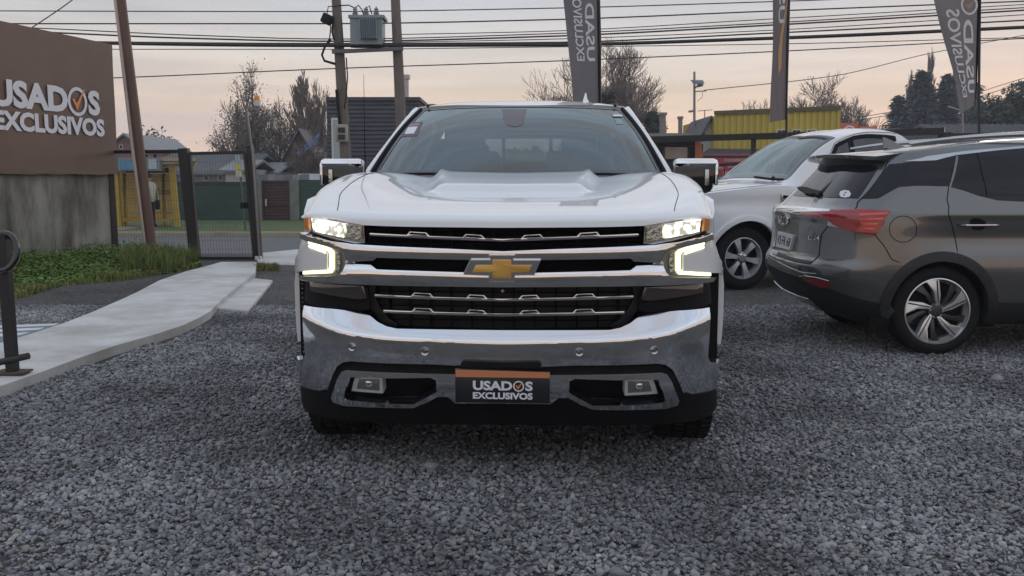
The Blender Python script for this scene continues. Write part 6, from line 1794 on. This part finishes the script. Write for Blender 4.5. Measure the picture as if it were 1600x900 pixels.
# ---- transformer poles
PY = 28.6
M_polec = mat('pole_concrete', (0.16, 0.135, 0.12), 0.85, var=0.15, vscale=3)
def upole(label, b, t, r0, r1):
    p = thing('utility_pole', label, 'pole')
    bb0, tt = at_y(*b, PY), at_y(*t, PY)
    d = (bb0 - tt); bb0 = tt + d * ((tt.z + 0.3) / (tt.z - bb0.z))
    bm = nb(); tube(bm, [bb0, tt], r0, 8, True, r1); obj('pole_shaft', bm, M_polec, p, 20)
    return p
up1 = upole('concrete utility pole with cables and a meter box left of the transformer', (541, 260), (523, -40), 0.19, 0.13)
up2 = upole('concrete utility pole right of the transformer', (626, 180), (616, -40), 0.18, 0.13)
mb = bxo('meter_box', at_y(534, 208, PY - 0.25), (0.34, 0.2, 0.50), mat('meter_grey', (0.34, 0.32, 0.28), 0.6, var=0.1), up1, bev=0.02)
bxo('meter_window', at_y(533.5, 203, PY - 0.37), (0.20, 0.04, 0.14), M_dark, mb)
bxo('meter_window', at_y(533.5, 214, PY - 0.37), (0.20, 0.04, 0.14), M_dark, mb)
for pts, r in (([(526, 140), (528, 165), (531, 195)], 0.05), ([(541, 90), (543, 120), (541, 150), (538, 170)], 0.02), ([(521, 25), (519, 50), (522, 62)], 0.03), ([(517, 62), (508, 72), (503, 86), (507, 95), (524, 100)], 0.035), ([(513, 30), (517, 42), (515, 60), (506, 76)], 0.02), ([(527, 10), (513, 10), (511, 22)], 0.015)):
    tubeo('cable_loop', [at_y(x, y, PY - 0.24) for x, y in pts], r, M_black, up1, 6)
bm = nb(); box(bm, at_y(511, 30, PY - 0.3), (0.30, 0.25, 0.28), Matrix.Rotation(R(25), 3, 'Y'), 0.04); obj('splice_box', bm, M_black, up1, 40)
cross = thing('transformer_platform', 'steel cross beams carrying the transformer between two poles', 'platform')
for dy_ in (-0.26, 0.26):
    bm = nb(); bar(bm, at_y(519, 81, PY + dy_), at_y(630, 76, PY + dy_), 0.14, 0.10); obj('beam', bm, mat('beam_grey', (0.12, 0.12, 0.125), 0.6), cross)
tf = thing('transformer', 'pale blue grey finned transformer high between the two poles', 'transformer')
M_tf = mat('transformer_grey', (0.23, 0.29, 0.32), 0.5, var=0.1)
fbo('tank', 547, 26, 597, 70, PY - 0.35, 0.7, M_tf, tf)
fbo('lid', 544, 23, 600, 27.5, PY - 0.42, 0.84, M_tf, tf)
for k in range(9):
    fbo('cooling_fin', 562 + k * 3.1, 28, 563.2 + k * 3.1, 60, PY - 0.55, 0.22, M_tf, tf)
for px, h in ((555, 10), (572, 10), (588, 12)):
    bm = nb(); c = at_y(px, 23.5, PY - 0.1); lathe(bm, [(0.07, 0), (0.09, 0.04), (0.06, 0.06), (0.09, 0.10), (0.05, 0.13), (0.07, 0.17), (0.03, 0.2), (0.0, 0.26)], 10, 'Z', c); obj('bushing', bm, mat('porcelain', (0.25, 0.24, 0.24), 0.3), tf, 40)
for pts in ([(555, 13), (560, 8), (566, 16), (568, 24)], [(572, 13), (577, 9), (581, 22)], [(528, 9), (545, 8), (555, 13)]):
    tubeo('lead_wire', [at_y(x, y, PY - 0.1) for x, y in pts], 0.018, M_black, tf, 5)
tubeo('base_strap', [at_y(548, 72, PY - 0.36), at_y(596, 72, PY - 0.36)], 0.05, M_black, tf, 6)
# overhead wires
M_wire = mat('wire_black', (0.02, 0.02, 0.022), 0.6)
def wire(label, pts, r, Y0=PY, Y1=PY, off=0.0):
    xs_, ys_ = [p[0] for p in pts], [p[1] for p in pts]
    P = []
    for x in np.linspace(xs_[0], xs_[-1], 40):
        t = (x - xs_[0]) / (xs_[-1] - xs_[0]); P.append(at_y(x, interp(xs_, ys_, x), Y0 + (Y1 - Y0) * t + off))
    tag(tubeo('overhead_wire', P, r, M_wire, None, 5), label, 'wire', 'overhead wires')
wire('topmost thin overhead wire along the upper edge of the picture', [(-150, 15), (0, 17), (500, 18), (850, 13), (1206, 2.5), (1750, -18)], 0.016)
wire('second overhead wire from the top', [(-150, 36), (0, 37), (500, 37), (850, 31), (1200, 17.5), (1750, -4)], 0.020)
wire('thin overhead wire third from the top at the left', [(-150, 36), (60, 44), (300, 55), (525, 61), (850, 53), (1200, 36), (1600, 12), (1750, 4)], 0.016)
wire('overhead cable just above the thickest bundle', [(-150, 42), (60, 50), (300, 60), (525, 64.5), (850, 57), (1200, 39.5), (1600, 16), (1750, 7)], 0.024)
wire('thickest black cable bundle crossing the whole sky', [(-150, 60), (120, 66.5), (500, 71), (850, 70), (1200, 60), (1600, 42.5), (1750, 35)], 0.052, off=-0.25)
wire('black cable hugging the underside of the thick bundle at the left', [(-150, 58), (120, 65), (500, 68), (850, 66.5), (1200, 52), (1750, 24)], 0.022, off=-0.2)
wire('thin wire just below the thick cable bundle', [(-150, 74), (140, 77), (500, 77), (850, 73.5), (1200, 69), (1600, 58.5), (1750, 54)], 0.012)
wire('lowest long wire, sloping up to the right under the bundle', [(-150, 132), (170, 122), (525, 107), (850, 96), (1200, 81), (1600, 60), (1750, 52)], 0.016)
wire('thin wire between the second and third wires on the right', [(616, 54), (850, 49), (1200, 30), (1600, 7), (1750, -2)], 0.013, off=0.3)
wire('thin wire just over the thick bundle on the right', [(616, 66), (850, 61.5), (1200, 47.5), (1600, 23), (1750, 14)], 0.013, off=0.3)
wire('steep thin wire from the billboard up to the upper left corner', [(40, 50), (113, 0), (160, -40)], 0.014, 22, 24)
wire('slack wire running from the solar lamp post towards the right flag', [(1100, 141), (1300, 119), (1450, 84), (1600, 55)], 0.022, 52, 60)
wire('thin low wire crossing in front of the dark conifers', [(1340, 184), (1480, 158), (1600, 122), (1700, 95)], 0.020, 60, 60)
wire('second thin low wire crossing in front of the dark conifers', [(1340, 188), (1480, 164), (1600, 130), (1700, 105)], 0.020, 60, 60)

# ---- right-hand buildings
YY = 48.0
yb_ = thing('yellow_building', 'yellow corrugated metal building with three small windows on the right', 'building')
M_yb = mat('yellow_sheet', (0.52, 0.42, 0.06), 0.5, var=0.12, vscale=1.0, col2=(0.42, 0.33, 0.05), v2scale=0.5, stretch=(1, 1, 0.25))
def zt_at(px, py): return at_y(px, py, YY).z
k = 40
for i in range(k):
    x0, x1 = 1117 + 195 * i / k, 1117 + 195 * (i + 1) / k
    yt = 177.5 - 8.0 * (x0 - 1117) / 195 + (0.7 if x0 < 1186 else 0.0)
    bm = nb(); fbox(bm, x0, yt, x1, 262, YY + (0.0 if i % 2 else 0.06), 0.1); obj('sheet', bm, M_yb, yb_)
a, b = at_y(1117, 200, YY), at_y(1312, 200, YY)
bm = nb(); box(bm, ((a.x + b.x) / 2, YY + 4.7, zt_at(1117, 180) / 2), (b.x - a.x - 0.1, 9, zt_at(1117, 180))); obj('wall', bm, M_yb, yb_)
bm = nb(); bar(bm, at_y(1116, 176.5, YY - 0.05), at_y(1313, 168.5, YY - 0.05), 0.09, 0.2); obj('roof_edge', bm, mat('edge_olive', (0.10, 0.085, 0.03), 0.6), yb_)
for x0 in (1213.5, 1237, 1260.5):
    w_ = fbo('window', x0, 202, x0 + 15.5, 216, YY - 0.08, 0.1, mat('frame_white', (0.6, 0.6, 0.6), 0.5), yb_)
    fbo('pane', x0 + 2, 203.5, x0 + 7, 216, YY - 0.10, 0.03, M_pglass, w_); fbo('pane', x0 + 8, 203.5, x0 + 13.5, 216, YY - 0.10, 0.03, M_pglass, w_)
wh2 = gable('white_annex', 'narrow white annex with a dark gable left of the yellow building', 1101, 1118, 202, 186, 49, 5, M_wallw, M_roofd, False)
pk = thing('pink_shop', 'low pink shop with a grey roof and barred white windows', 'shop')
SYp = 44.0
fbo('wall', 1098, 240, 1240, 300, SYp, 4, mat('pink_wall', (0.30, 0.13, 0.14), 0.8, var=0.15), pk)
bm = nb(); prism(bm, [(1096, 241), (1108, 232), (1180, 233), (1222, 231), (1242, 240)], lambda u, v, kk: at_y(u, v, SYp - 0.3 if kk == 0 else SYp + 4)); obj('roof', bm, M_roofd, pk)
fbo('eave', 1096, 239.5, 1242, 243.5, SYp - 0.3, 0.3, mat('eave_pink', (0.26, 0.11, 0.13), 0.7), pk)
for (x0, x1) in ((1105, 1172), (1178, 1212)):
    s_ = fbo('shop_window', x0, 246 if x0 > 1170 else 274, x1, 296, SYp - 0.05, 0.06, mat('shop_white', (0.50, 0.52, 0.55), 0.6), pk)
    n = int((x1 - x0) / 5)
    for i in range(n): fbo('window_bar', x0 + 5 * i + 2, 246 if x0 > 1170 else 274, x0 + 5 * i + 3, 296, SYp - 0.12, 0.03, mat('bar_grey', (0.10, 0.10, 0.11), 0.6), s_)
rs1 = thing('red_signboard', 'large red signboard with white lettering on the pink shop', 'signboard')
M_rsign = mat('sign_red', (0.40, 0.035, 0.055), 0.5, var=0.12)
for (x0, y0, x1, y1) in ((1102, 246, 1170, 257), (1104, 258.5, 1170, 274.5)):
    fbo('sign_panel', x0, y0, x1, y1, SYp - 0.16, 0.08, M_rsign, rs1)
fbo('sign_patch', 1103, 247, 1130, 256.5, SYp - 0.175, 0.02, mat('sign_bright', (0.52, 0.03, 0.05), 0.5), rs1)
pz = lambda x, y: at_y(x, y, SYp - 0.20)
sc_ = SYp / F_PX
letters('sign_lettering', 'ESTACIONAMIENTO EXC', pz(1132, 252.5), (1, 0, 0), (0, 0, 1), 37 * sc_, 4.6 * sc_, M_textw, rs1, 0.0, 0.01)
letters('sign_lettering', 'CLIENTES', pz(1137, 262.5), (1, 0, 0), (0, 0, 1), 32 * sc_, 3.2 * sc_, M_textw, rs1, 0.0, 0.01)
letters('sign_lettering', 'SUPERMERCADO EUROS', pz(1129, 272.8), (1, 0, 0), (0, 0, 1), 40 * sc_, 4.8 * sc_, M_textw, rs1, 0.0, 0.01)
letters('sign_lettering', 'OPEN', pz(1116, 264), (1, 0, 0), (0, 0, 1), 13 * sc_, 3.4 * sc_, M_textw, rs1, 0.0, 0.01)
# orange kiosk
ok_ = thing('orange_kiosk', 'orange and black shop front beside the truck roof on the right', 'shop')
OY = 40.0
M_or = mat('kiosk_orange', (0.42, 0.12, 0.045), 0.6, var=0.15)
fbo('wall', 1000, 225, 1098, 300, OY + 0.5, 5, M_dark, ok_)
bm = nb(); prism(bm, [(995, 190), (1002, 206), (1023, 222), (1023, 300), (995, 300)], lambda u, v, kk: at_y(u, v, OY - 0.6 if kk == 0 else OY + 0.4)); obj('side_wing', bm, M_or, ok_)
bm = nb(); prism(bm, [(1086, 221), (1095, 221), (1100, 252), (1100, 300), (1086, 300)], lambda u, v, kk: at_y(u, v, OY - 0.1 if kk == 0 else OY + 0.4)); obj('side_wing', bm, M_or, ok_)
a, b = at_y(1014, 216, OY - 0.3), at_y(1097, 216, OY - 0.3); bm = nb(); box(bm, (a + b) / 2, (b.x - a.x, 1.2, 0.12)); obj('canopy', bm, mat('canopy_brown', (0.20, 0.13, 0.12), 0.6), ok_)
fbo('fascia', 1024, 219, 1086, 228, OY + 0.1, 0.4, M_black, ok_)
w_ = fbo('shop_window', 1036, 228, 1077, 250, OY + 0.42, 0.06, mat('frame_dark', (0.02, 0.02, 0.022), 0.5), ok_)
fbo('pane', 1039, 230, 1074, 248, OY + 0.40, 0.03, mat('shop_glass', (0.22, 0.20, 0.20), 0.08, coat=0.8, var=0.5, vscale=1.2), w_)
fbo('roof_block', 1012, 208, 1082, 216, OY + 5, 5, mat('roof_pale_grey', (0.24, 0.23, 0.22), 0.7), ok_)
for px, yt, r in ((1035.5, 178, 0.16), (1063, 184, 0.11)):
    bm = nb(); tube(bm, [at_y(px, 215, OY + 7), at_y(px, yt, OY + 7)], r, 10); f_ = obj('flue', bm, mat('flue_grey', (0.22, 0.19, 0.18), 0.6), ok_, 40)
    tubeo('flue_cap', [at_y(px, yt + 2, OY + 7), at_y(px, yt - 2, OY + 7)], r * 1.4, mat('flue_grey', (0.2, 0.2, 0.2)), f_, 10)
# solar street lamp
sl = thing('solar_lamp', 'solar street lamp post with tilted panel right of the truck roof', 'street lamp')
LY = 52.0
M_lp = mat('lamp_post', (0.26, 0.25, 0.25), 0.6, metal=0.2)
lb = base(1085.5, LY)
tubeo('post', [lb, at_y(1085, 112, LY)], 0.09, M_lp, sl, 8, r_end=0.06)
bm = nb(); prism(bm, [(1078.5, 125), (1098, 125), (1101, 130.5), (1084, 132)], lambda u, v, kk: at_y(u, v, LY - 0.4 + (0.0 if v < 127 else -0.5) + (0.0 if kk == 0 else 0.08))); obj('solar_panel', bm, mat('solar_dark', (0.05, 0.06, 0.08), 0.3), sl)
tubeo('lamp_arm', [at_y(1086, 137, LY), at_y(1091, 134, LY - 0.2), at_y(1097, 133, LY - 0.4)], 0.05, M_lp, sl, 6)
tubeo('lamp_head', [at_y(1090, 134, LY - 0.3), at_y(1098, 132, LY - 0.5)], 0.09, M_lp, sl, 6)
tubeo('camera_arm', [at_y(1085, 173, LY), at_y(1076.5, 174.5, LY - 0.2)], 0.06, M_lp, sl, 6)
tubeo('cable_arm', [at_y(1085, 143, LY), at_y(1104, 142, LY - 0.1)], 0.03, M_lp, sl, 6)
tubeo('cable_loop', [at_y(1098, 143, LY - 0.1), at_y(1097, 152, LY - 0.1), at_y(1090, 158, LY - 0.1)], 0.015, M_lp, sl, 5)
an = thing('tv_antenna', 'thin television antenna left of the yellow building', 'antenna')
tubeo('mast', [at_y(1101, 205, 49), at_y(1101, 172, 49)], 0.025, M_lp, an, 6)
tubeo('boom', [at_y(1090, 173.5, 49), at_y(1113, 171.5, 49)], 0.018, M_lp, an, 5)
os_ = thing('orange_sign', 'orange roof sign with white lettering right of the yellow building', 'signboard')
M_os = mat('sign_orange', (0.62, 0.13, 0.06), 0.5)
fbo('sign_panel', 1313, 192.5, 1341, 207, 58, 0.2, M_os, os_); fbo('sign_panel', 1342, 197.5, 1370, 207, 58, 0.2, M_os, os_)
q = at_y(1327, 204, 57.95); V = []
for i in range(20):
    t = math.pi * i / 19
    for rr_ in (0.40, 0.30): V.append((q.x + rr_ * math.cos(t), 57.93, q.z - 0.1 + rr_ * math.sin(t)))
obj('sign_emblem', (V, [(2 * i, 2 * i + 2, 2 * i + 3, 2 * i + 1) for i in range(19)]), M_textw, os_)
letters('sign_lettering', 'ARAMCO', at_y(1345, 203.5, 57.9), (1, 0, 0), (0, 0, 1), 0.85, 0.16, M_textw, os_, 0.0, 0.01)
for px in (1316, 1338, 1366):
    tubeo('sign_leg', [base(px, 58.1), at_y(px, 200, 58.1)], 0.06, M_lp, os_, 6)
# dark roofs and sheds at the far right
gable('dark_shed', 'long dark slate roof behind the grey car on the far right', 1500, 1720, 214, 187, 50, 9, M_wallg, mat('slate_roof', (0.085, 0.088, 0.098), 0.6, var=0.2), True, roof_n=24)
gable('dark_shed', 'low dark shed between the yellow building and the conifers', 1372, 1500, 214, 196, 62, 8, M_wallg, M_roofd, True)
for (px, yt, lab) in ((1504, 178, 'thin pale pole beneath the right flag'), ):
    tag(tubeo('lamp_post', [base(px, 46), at_y(px, yt, 46), at_y(px - 6, yt - 6, 46), at_y(px - 22, yt - 11, 46)], 0.05, M_lp, None, 6), lab, 'street lamp')
# ================================================================== trees
def skeleton(h, r, depth, rnd, spread, up, start=0.25, lean=(0, 0), ratio=0.72, kids=(2, 4), wob=0.10):
    """list of (p, q, r0, r1, level) branch pieces."""
    segs = []
    def grow(p, d, L_, rad, lv):
        n = 4 if lv == 0 else 3
        pts = [p]; dd = d.copy()
        for i in range(n):
            dd = (dd + Vector((rnd.uniform(-wob, wob), rnd.uniform(-wob, wob), rnd.uniform(-wob * .3, wob * .6) + up * 0.10))).normalized()
            p2 = pts[-1] + dd * (L_ / n)
            r0, r1 = rad * (1 - 0.55 * i / n), rad * (1 - 0.55 * (i + 1) / n)
            segs.append((pts[-1], p2, r0, r1, lv)); pts.append(p2)
        if lv >= depth: return
        k = rnd.randint(*kids) + (2 if lv == 0 else 0)
        for c in range(k):
            t = start + (1 - start) * (c + rnd.random()) / k if lv == 0 else 0.25 + 0.75 * (c + rnd.random() * 0.8) / k
            i = min(int(t * n), n - 1); q = pts[i].lerp(pts[i + 1], t * n - i)
            a = rnd.uniform(0, 6.283) if lv else c * 2.4 + rnd.uniform(-0.5, 0.5)
            ax = dd.orthogonal().normalized(); ax.rotate(Matrix.Rotation(a, 3, dd))
            nd = (dd * (1 - spread) + ax * spread + Vector((0, 0, up * 0.35))).normalized()
            grow(q, nd, L_ * ratio * rnd.uniform(0.7, 1.1) * (1 - 0.35 * t if lv == 0 else 1), rad * 0.50, lv + 1)
        grow(pts[-1], dd, L_ * ratio * 0.8, rad * 0.45, lv + 1)
    grow(Vector((0, 0, -0.2)), Vector((lean[0], lean[1], 1)).normalized(), h * 0.62, r, 0)
    top = max(s[1].z for s in segs); k = h / top
    return [(a * k, b * k, r0, r1, lv) for a, b, r0, r1, lv in segs]
def seg_mesh(segs, rmin):
    V, Fc = [], []
    for a, b, r0, r1, lv in segs:
        n = 6 if lv == 0 else (4 if lv == 1 else 3)
        d = (b - a)
        if d.length < 1e-6: continue
        d.normalize(); u = d.orthogonal().normalized(); w = d.cross(u)
        k = len(V)
        for p, r in ((a, max(r0, rmin)), (b, max(r1, rmin))):
            for j in range(n):
                t = 2 * math.pi * j / n; V.append(tuple(p + (u * math.cos(t) + w * math.sin(t)) * r))
        for j in range(n): Fc.append((k + j, k + (j + 1) % n, k + n + (j + 1) % n, k + n + j))
    return V, Fc
def leaf_mesh(pts, n, size, spread, rnd):
    V, Fc = [], []
    for i in range(n):
        p = rnd.choice(pts) + Vector((rnd.gauss(0, spread), rnd.gauss(0, spread), rnd.gauss(0, spread * 0.8)))
        a = Vector((rnd.uniform(-1, 1), rnd.uniform(-1, 1), rnd.uniform(-1, 1))).normalized(); b = a.orthogonal().normalized(); b.rotate(Matrix.Rotation(rnd.uniform(0, 6.28), 3, a))
        s = size * rnd.uniform(0.6, 1.3); k = len(V)
        V += [tuple(p - b * s), tuple(p + a * s * 0.55), tuple(p + b * s), tuple(p - a * s * 0.55)]
        Fc.append((k, k + 1, k + 2, k + 3))
    return V, Fc
M_bark = mat('bark', (0.11, 0.095, 0.085), 0.9, var=0.25)
M_twig = mat('twigs', (0.19, 0.155, 0.14), 0.9, var=0.2)
def tree(name, label, px, py_top, Y, seed, r=0.16, depth=4, spread=0.5, up=0.5, leaves=0, lsize=0.14, lcol=(0.05, 0.06, 0.035), lspread=0.25, rmin=0.012, start=0.25, ratio=0.72, kids=(2, 4), squash=(1, 1), lean=(0, 0), group=None):
    rnd = random.Random(seed)
    b = base(px, Y); h = at_y(px, py_top, Y).z - b.z
    t = thing(name, label, 'tree', b, rnd.uniform(0, 6.28), group)
    sg = skeleton(h, r, depth, rnd, spread, up, start, lean, ratio, kids)
    sg = [(Vector((a.x * squash[0], a.y * squash[1], a.z)), Vector((c.x * squash[0], c.y * squash[1], c.z)), r0, r1, lv) for a, c, r0, r1, lv in sg]
    obj('trunk', seg_mesh([s for s in sg if s[4] <= 1], rmin), M_bark, t, 60)
    V, Fc = seg_mesh([s for s in sg if s[4] > 1], rmin)
    if leaves:
        obj('branches', (V, Fc), M_twig, t)
        tips = [s[1] for s in sg if s[4] >= depth - 1]
        V, Fc = leaf_mesh(tips, leaves, lsize, lspread, rnd)
        tag(obj('crown', (V, Fc), mat('leaf_%s' % name + str(seed), lcol, 0.8, var=0.45, vscale=1.3), t), kind='stuff')
    else:
        tag(obj('crown', (V, Fc), M_twig, t), kind='stuff')
    return t
tree('leafy_tree', 'tall sparse grey-green tree behind the gate beacon', 400, 92, 56, 11, 0.17, 4, 0.46, 0.45, 3600, 0.066, (0.19, 0.185, 0.15), 0.24, 0.011, 0.18, 0.72, (4, 5), (0.80, 0.80))
tree('leafy_tree', 'lower leafy grey tree right of the tallest left tree', 440, 150, 58, 12, 0.14, 4, 0.50, 0.40, 3000, 0.066, (0.19, 0.185, 0.15), 0.26, 0.011, 0.15, 0.74, (4, 5), (0.85, 0.85))
tree('leafy_tree', 'small side trunk of leafy tree left of the tall one', 378, 152, 56.5, 13, 0.12, 4, 0.5, 0.4, 2200, 0.066, (0.19, 0.185, 0.15), 0.24, 0.014, 0.3, 0.72, (3, 4), (0.9, 0.9))
tree('bare_tree', 'slender bare tree left of the dark house', 486, 108, 57, 21, 0.13, 5, 0.30, 0.85, 0, rmin=0.012, start=0.2, ratio=0.72, kids=(3, 4), squash=(0.8, 0.8))
tree('bare_tree', 'bare tree growing close against the dark house', 508, 122, 58, 22, 0.11, 4, 0.28, 0.85, 0, rmin=0.012, start=0.3, kids=(3, 4), squash=(0.7, 0.7))
tree('bare_tree', 'low tangled bare tree beside the brown steep roof', 478, 205, 50, 23, 0.12, 5, 0.6, 0.3, 0, rmin=0.012, start=0.2, kids=(3, 4))
tree('bare_tree', 'broad bare tree behind the central flag', 945, 60, 62, 31, 0.26, 5, 0.50, 0.55, 0, rmin=0.015, start=0.25, ratio=0.74, kids=(3, 5))
tree('bare_tree', 'smaller bare tree right of the central flag', 985, 112, 64, 32, 0.18, 5, 0.50, 0.5, 0, rmin=0.015, start=0.25, ratio=0.74, kids=(3, 4))
tree('bare_tree', 'bare tree left of the central flag', 893, 80, 66, 33, 0.18, 5, 0.52, 0.5, 0, rmin=0.015, start=0.3, ratio=0.72, kids=(3, 4))
tree('bare_tree', 'wide bare tree behind the yellow building', 1285, 108, 70, 34, 0.24, 5, 0.55, 0.45, 0, rmin=0.016, start=0.3, ratio=0.76, kids=(3, 5))
tree('bare_tree', 'low bare tree behind the orange roof sign', 1330, 150, 74, 35, 0.16, 5, 0.55, 0.4, 0, rmin=0.016, start=0.3, kids=(3, 4))
tree('bare_tree', 'small bare tree top above the yellow building left half', 1186, 152, 76, 36, 0.16, 5, 0.55, 0.4, 0, rmin=0.016, kids=(3, 4))
tree('round_shrub', 'distant rounded pale green tree right of the leaning pole', 250, 207, 78, 41, 0.2, 4, 0.6, 0.35, 9000, 0.15, (0.09, 0.11, 0.085), 0.42, 0.02, 0.1, 0.75, (3, 4))
# evergreens
def evergreen(name, label, px, py_top, Y, half, seed, col, n=7000, leaf=0.2, kind='cone', group=None):
    rnd = random.Random(seed)
    b = base(px, Y); h = at_y(px, py_top, Y).z - b.z; W = half * Y / F_PX
    t = thing(name, label, 'tree', b, 0, group)
    bm = nb(); tube(bm, [(0, 0, 0), (0.05, 0, h * 0.5), (0, 0, h * 0.97)], [W * 0.10, W * 0.06, W * 0.012], 7); obj('trunk', bm, M_bark, t, 50)
    V, Fc = [], []
    if kind == 'cone':
        nb_ = int(n / 22)
        for i in range(nb_):
            f = (i + rnd.random()) / nb_; z = h * (0.04 + 0.95 * f)
            a = rnd.uniform(0, 6.283); L_ = W * (1 - f) ** 0.8 * rnd.uniform(0.65, 1.15) + 0.12
            for j in range(22):
                q = rnd.random() ** 0.7; rr = L_ * q
                p = Vector((math.cos(a) * rr, math.sin(a) * rr, z - 0.22 * rr + rnd.gauss(0, 0.12))) + Vector((rnd.gauss(0, 0.12), rnd.gauss(0, 0.12), 0)) * (1 + q)
                d = Vector((math.cos(a), math.sin(a), rnd.uniform(-0.6, 0.2))); d += Vector((rnd.uniform(-.6, .6), rnd.uniform(-.6, .6), 0)); d.normalize()
                s_ = Vector((-d.y, d.x, rnd.uniform(-0.5, 0.5))).normalized(); k = len(V); L2 = leaf * rnd.uniform(0.6, 1.4)
                V += [tuple(p - d * L2), tuple(p + s_ * L2 * 0.4), tuple(p + d * L2), tuple(p - s_ * L2 * 0.4)]; Fc.append((k, k + 1, k + 2, k + 3))
    else:
        lobes = [(rnd.uniform(-0.6, 0.6) * W, rnd.uniform(-0.6, 0.6) * W, h * rnd.uniform(0.35, 0.86), W * rnd.uniform(0.28, 0.55)) for _ in range(26)]
        for i in range(n):
            lx, ly, lz, lr = rnd.choice(lobes)
            d = Vector((rnd.gauss(0, 1), rnd.gauss(0, 1), rnd.gauss(0, 1))).normalized(); p = Vector((lx, ly, lz)) + d * lr * rnd.uniform(0.55, 1.08)
            a = Vector((rnd.uniform(-1, 1), rnd.uniform(-1, 1), rnd.uniform(-1, 1))).normalized(); b2 = a.orthogonal().normalized(); k = len(V); s = leaf * rnd.uniform(0.6, 1.4)
            V += [tuple(p - a * s), tuple(p + b2 * s * 0.55), tuple(p + a * s), tuple(p - b2 * s * 0.55)]; Fc.append((k, k + 1, k + 2, k + 3))
    tag(obj('crown', (V, Fc), mat('needles_' + name + str(seed), col, 0.85, var=0.4, vscale=0.9), t), kind='stuff')
    return t
evergreen('cypress', 'small dark round evergreen right of the truck roof', 1019, 160, 60, 20, 51, (0.030, 0.045, 0.030), 7000, 0.10, 'round')
evergreen('ivy_trunk', 'dense dark ivy covered trunk behind the central flag', 945, 112, 60, 17, 52, (0.024, 0.034, 0.026), 6000, 0.11, 'round')
conc = (0.085, 0.115, 0.125)
evergreen('conifer', 'broad dark conifer left of the tall poplars', 1432, 112, 88, 62, 53, conc, 16000, 0.26, group='conifers on the right')
evergreen('conifer', 'dark conifer right of the tall poplars', 1472, 118, 90, 46, 54, conc, 13000, 0.26, group='conifers on the right')
evergreen('conifer', 'short spreading conifer at the left foot of the conifer group', 1398, 152, 86, 40, 55, conc, 9000, 0.24, group='conifers on the right')
evergreen('conifer', 'dark conifer hidden partly behind the right flag', 1512, 130, 92, 48, 56, conc, 12000, 0.26, group='conifers on the right')
evergreen('round_tree', 'dense dark broad tree at the far right edge', 1572, 125, 66, 58, 57, (0.055, 0.07, 0.05), 20000, 0.14, 'round')
evergreen('round_tree', 'dark bushy tree cut by the right picture edge', 1640, 118, 68, 50, 58, (0.055, 0.07, 0.05), 12000, 0.15, 'round')
for i, (px, pt_, sd) in enumerate(((1432, 80, 61), (1449, 72, 62), (1470, 78, 63), (1412, 108, 64), (1484, 92, 65))):
    tree('poplar', ('slim bare poplar, second from left of the row behind the conifers', 'tallest bare poplar in the row behind the conifers', 'slim bare poplar right of the tallest one', 'shortest bare poplar at the left of the row', 'bare poplar at the right of the row behind the conifers')[i],
         px, pt_, 96, sd, 0.16, 4, 0.16, 1.3, 0, rmin=0.013, start=0.10, ratio=0.60, kids=(6, 8), squash=(0.95, 0.95), group='bare poplars on the right')
# far wood that closes the view behind the truck
rnd = random.Random(99); V, Fc = [], []
for i in range(26000):
    px = rnd.uniform(525, 1010); Yt = rnd.uniform(104, 124)
    hmax = 4.8 + 2.6 * noise.noise(Vector((px * 0.02, 1.0, 0.0))) + 1.2 * noise.noise(Vector((px * 0.09, 4.0, 0.0)))
    p = Vector((at_y(px, 300, Yt).x, Yt, -0.3 + hmax * rnd.random() ** 0.8)); s = rnd.uniform(0.18, 0.42)
    a = Vector((rnd.uniform(-1, 1), rnd.uniform(-1, 1), rnd.uniform(-1, 1))).normalized(); b2 = a.orthogonal().normalized(); k = len(V)
    V += [tuple(p - a * s), tuple(p + b2 * s * 0.6), tuple(p + a * s), tuple(p - b2 * s * 0.6)]; Fc.append((k, k + 1, k + 2, k + 3))
tag(obj('far_wood', (V, Fc), mat('far_leaves', (0.075, 0.085, 0.06), 0.85, var=0.4, vscale=0.5)), 'far-off wood low on the horizon behind the truck', None, None, 'stuff')
# ================================================================== evening haze
hz_ = nb(); box(hz_, (0, 70, 7.6), (260, 190, 19.0))
hm = bpy.data.materials.new('haze'); hm.use_nodes = True
N, L = hm.node_tree.nodes, hm.node_tree.links
N.clear()
ho = N.new('ShaderNodeOutputMaterial'); hv = N.new('ShaderNodeVolumePrincipled')
hv.inputs['Color'].default_value = (0.80, 0.86, 0.95, 1); hv.inputs['Density'].default_value = 0.0013
hv.inputs['Anisotropy'].default_value = 0.0
L.new(hv.outputs[0], ho.inputs['Volume'])
tag(obj('haze', hz_, hm), kind='stuff')
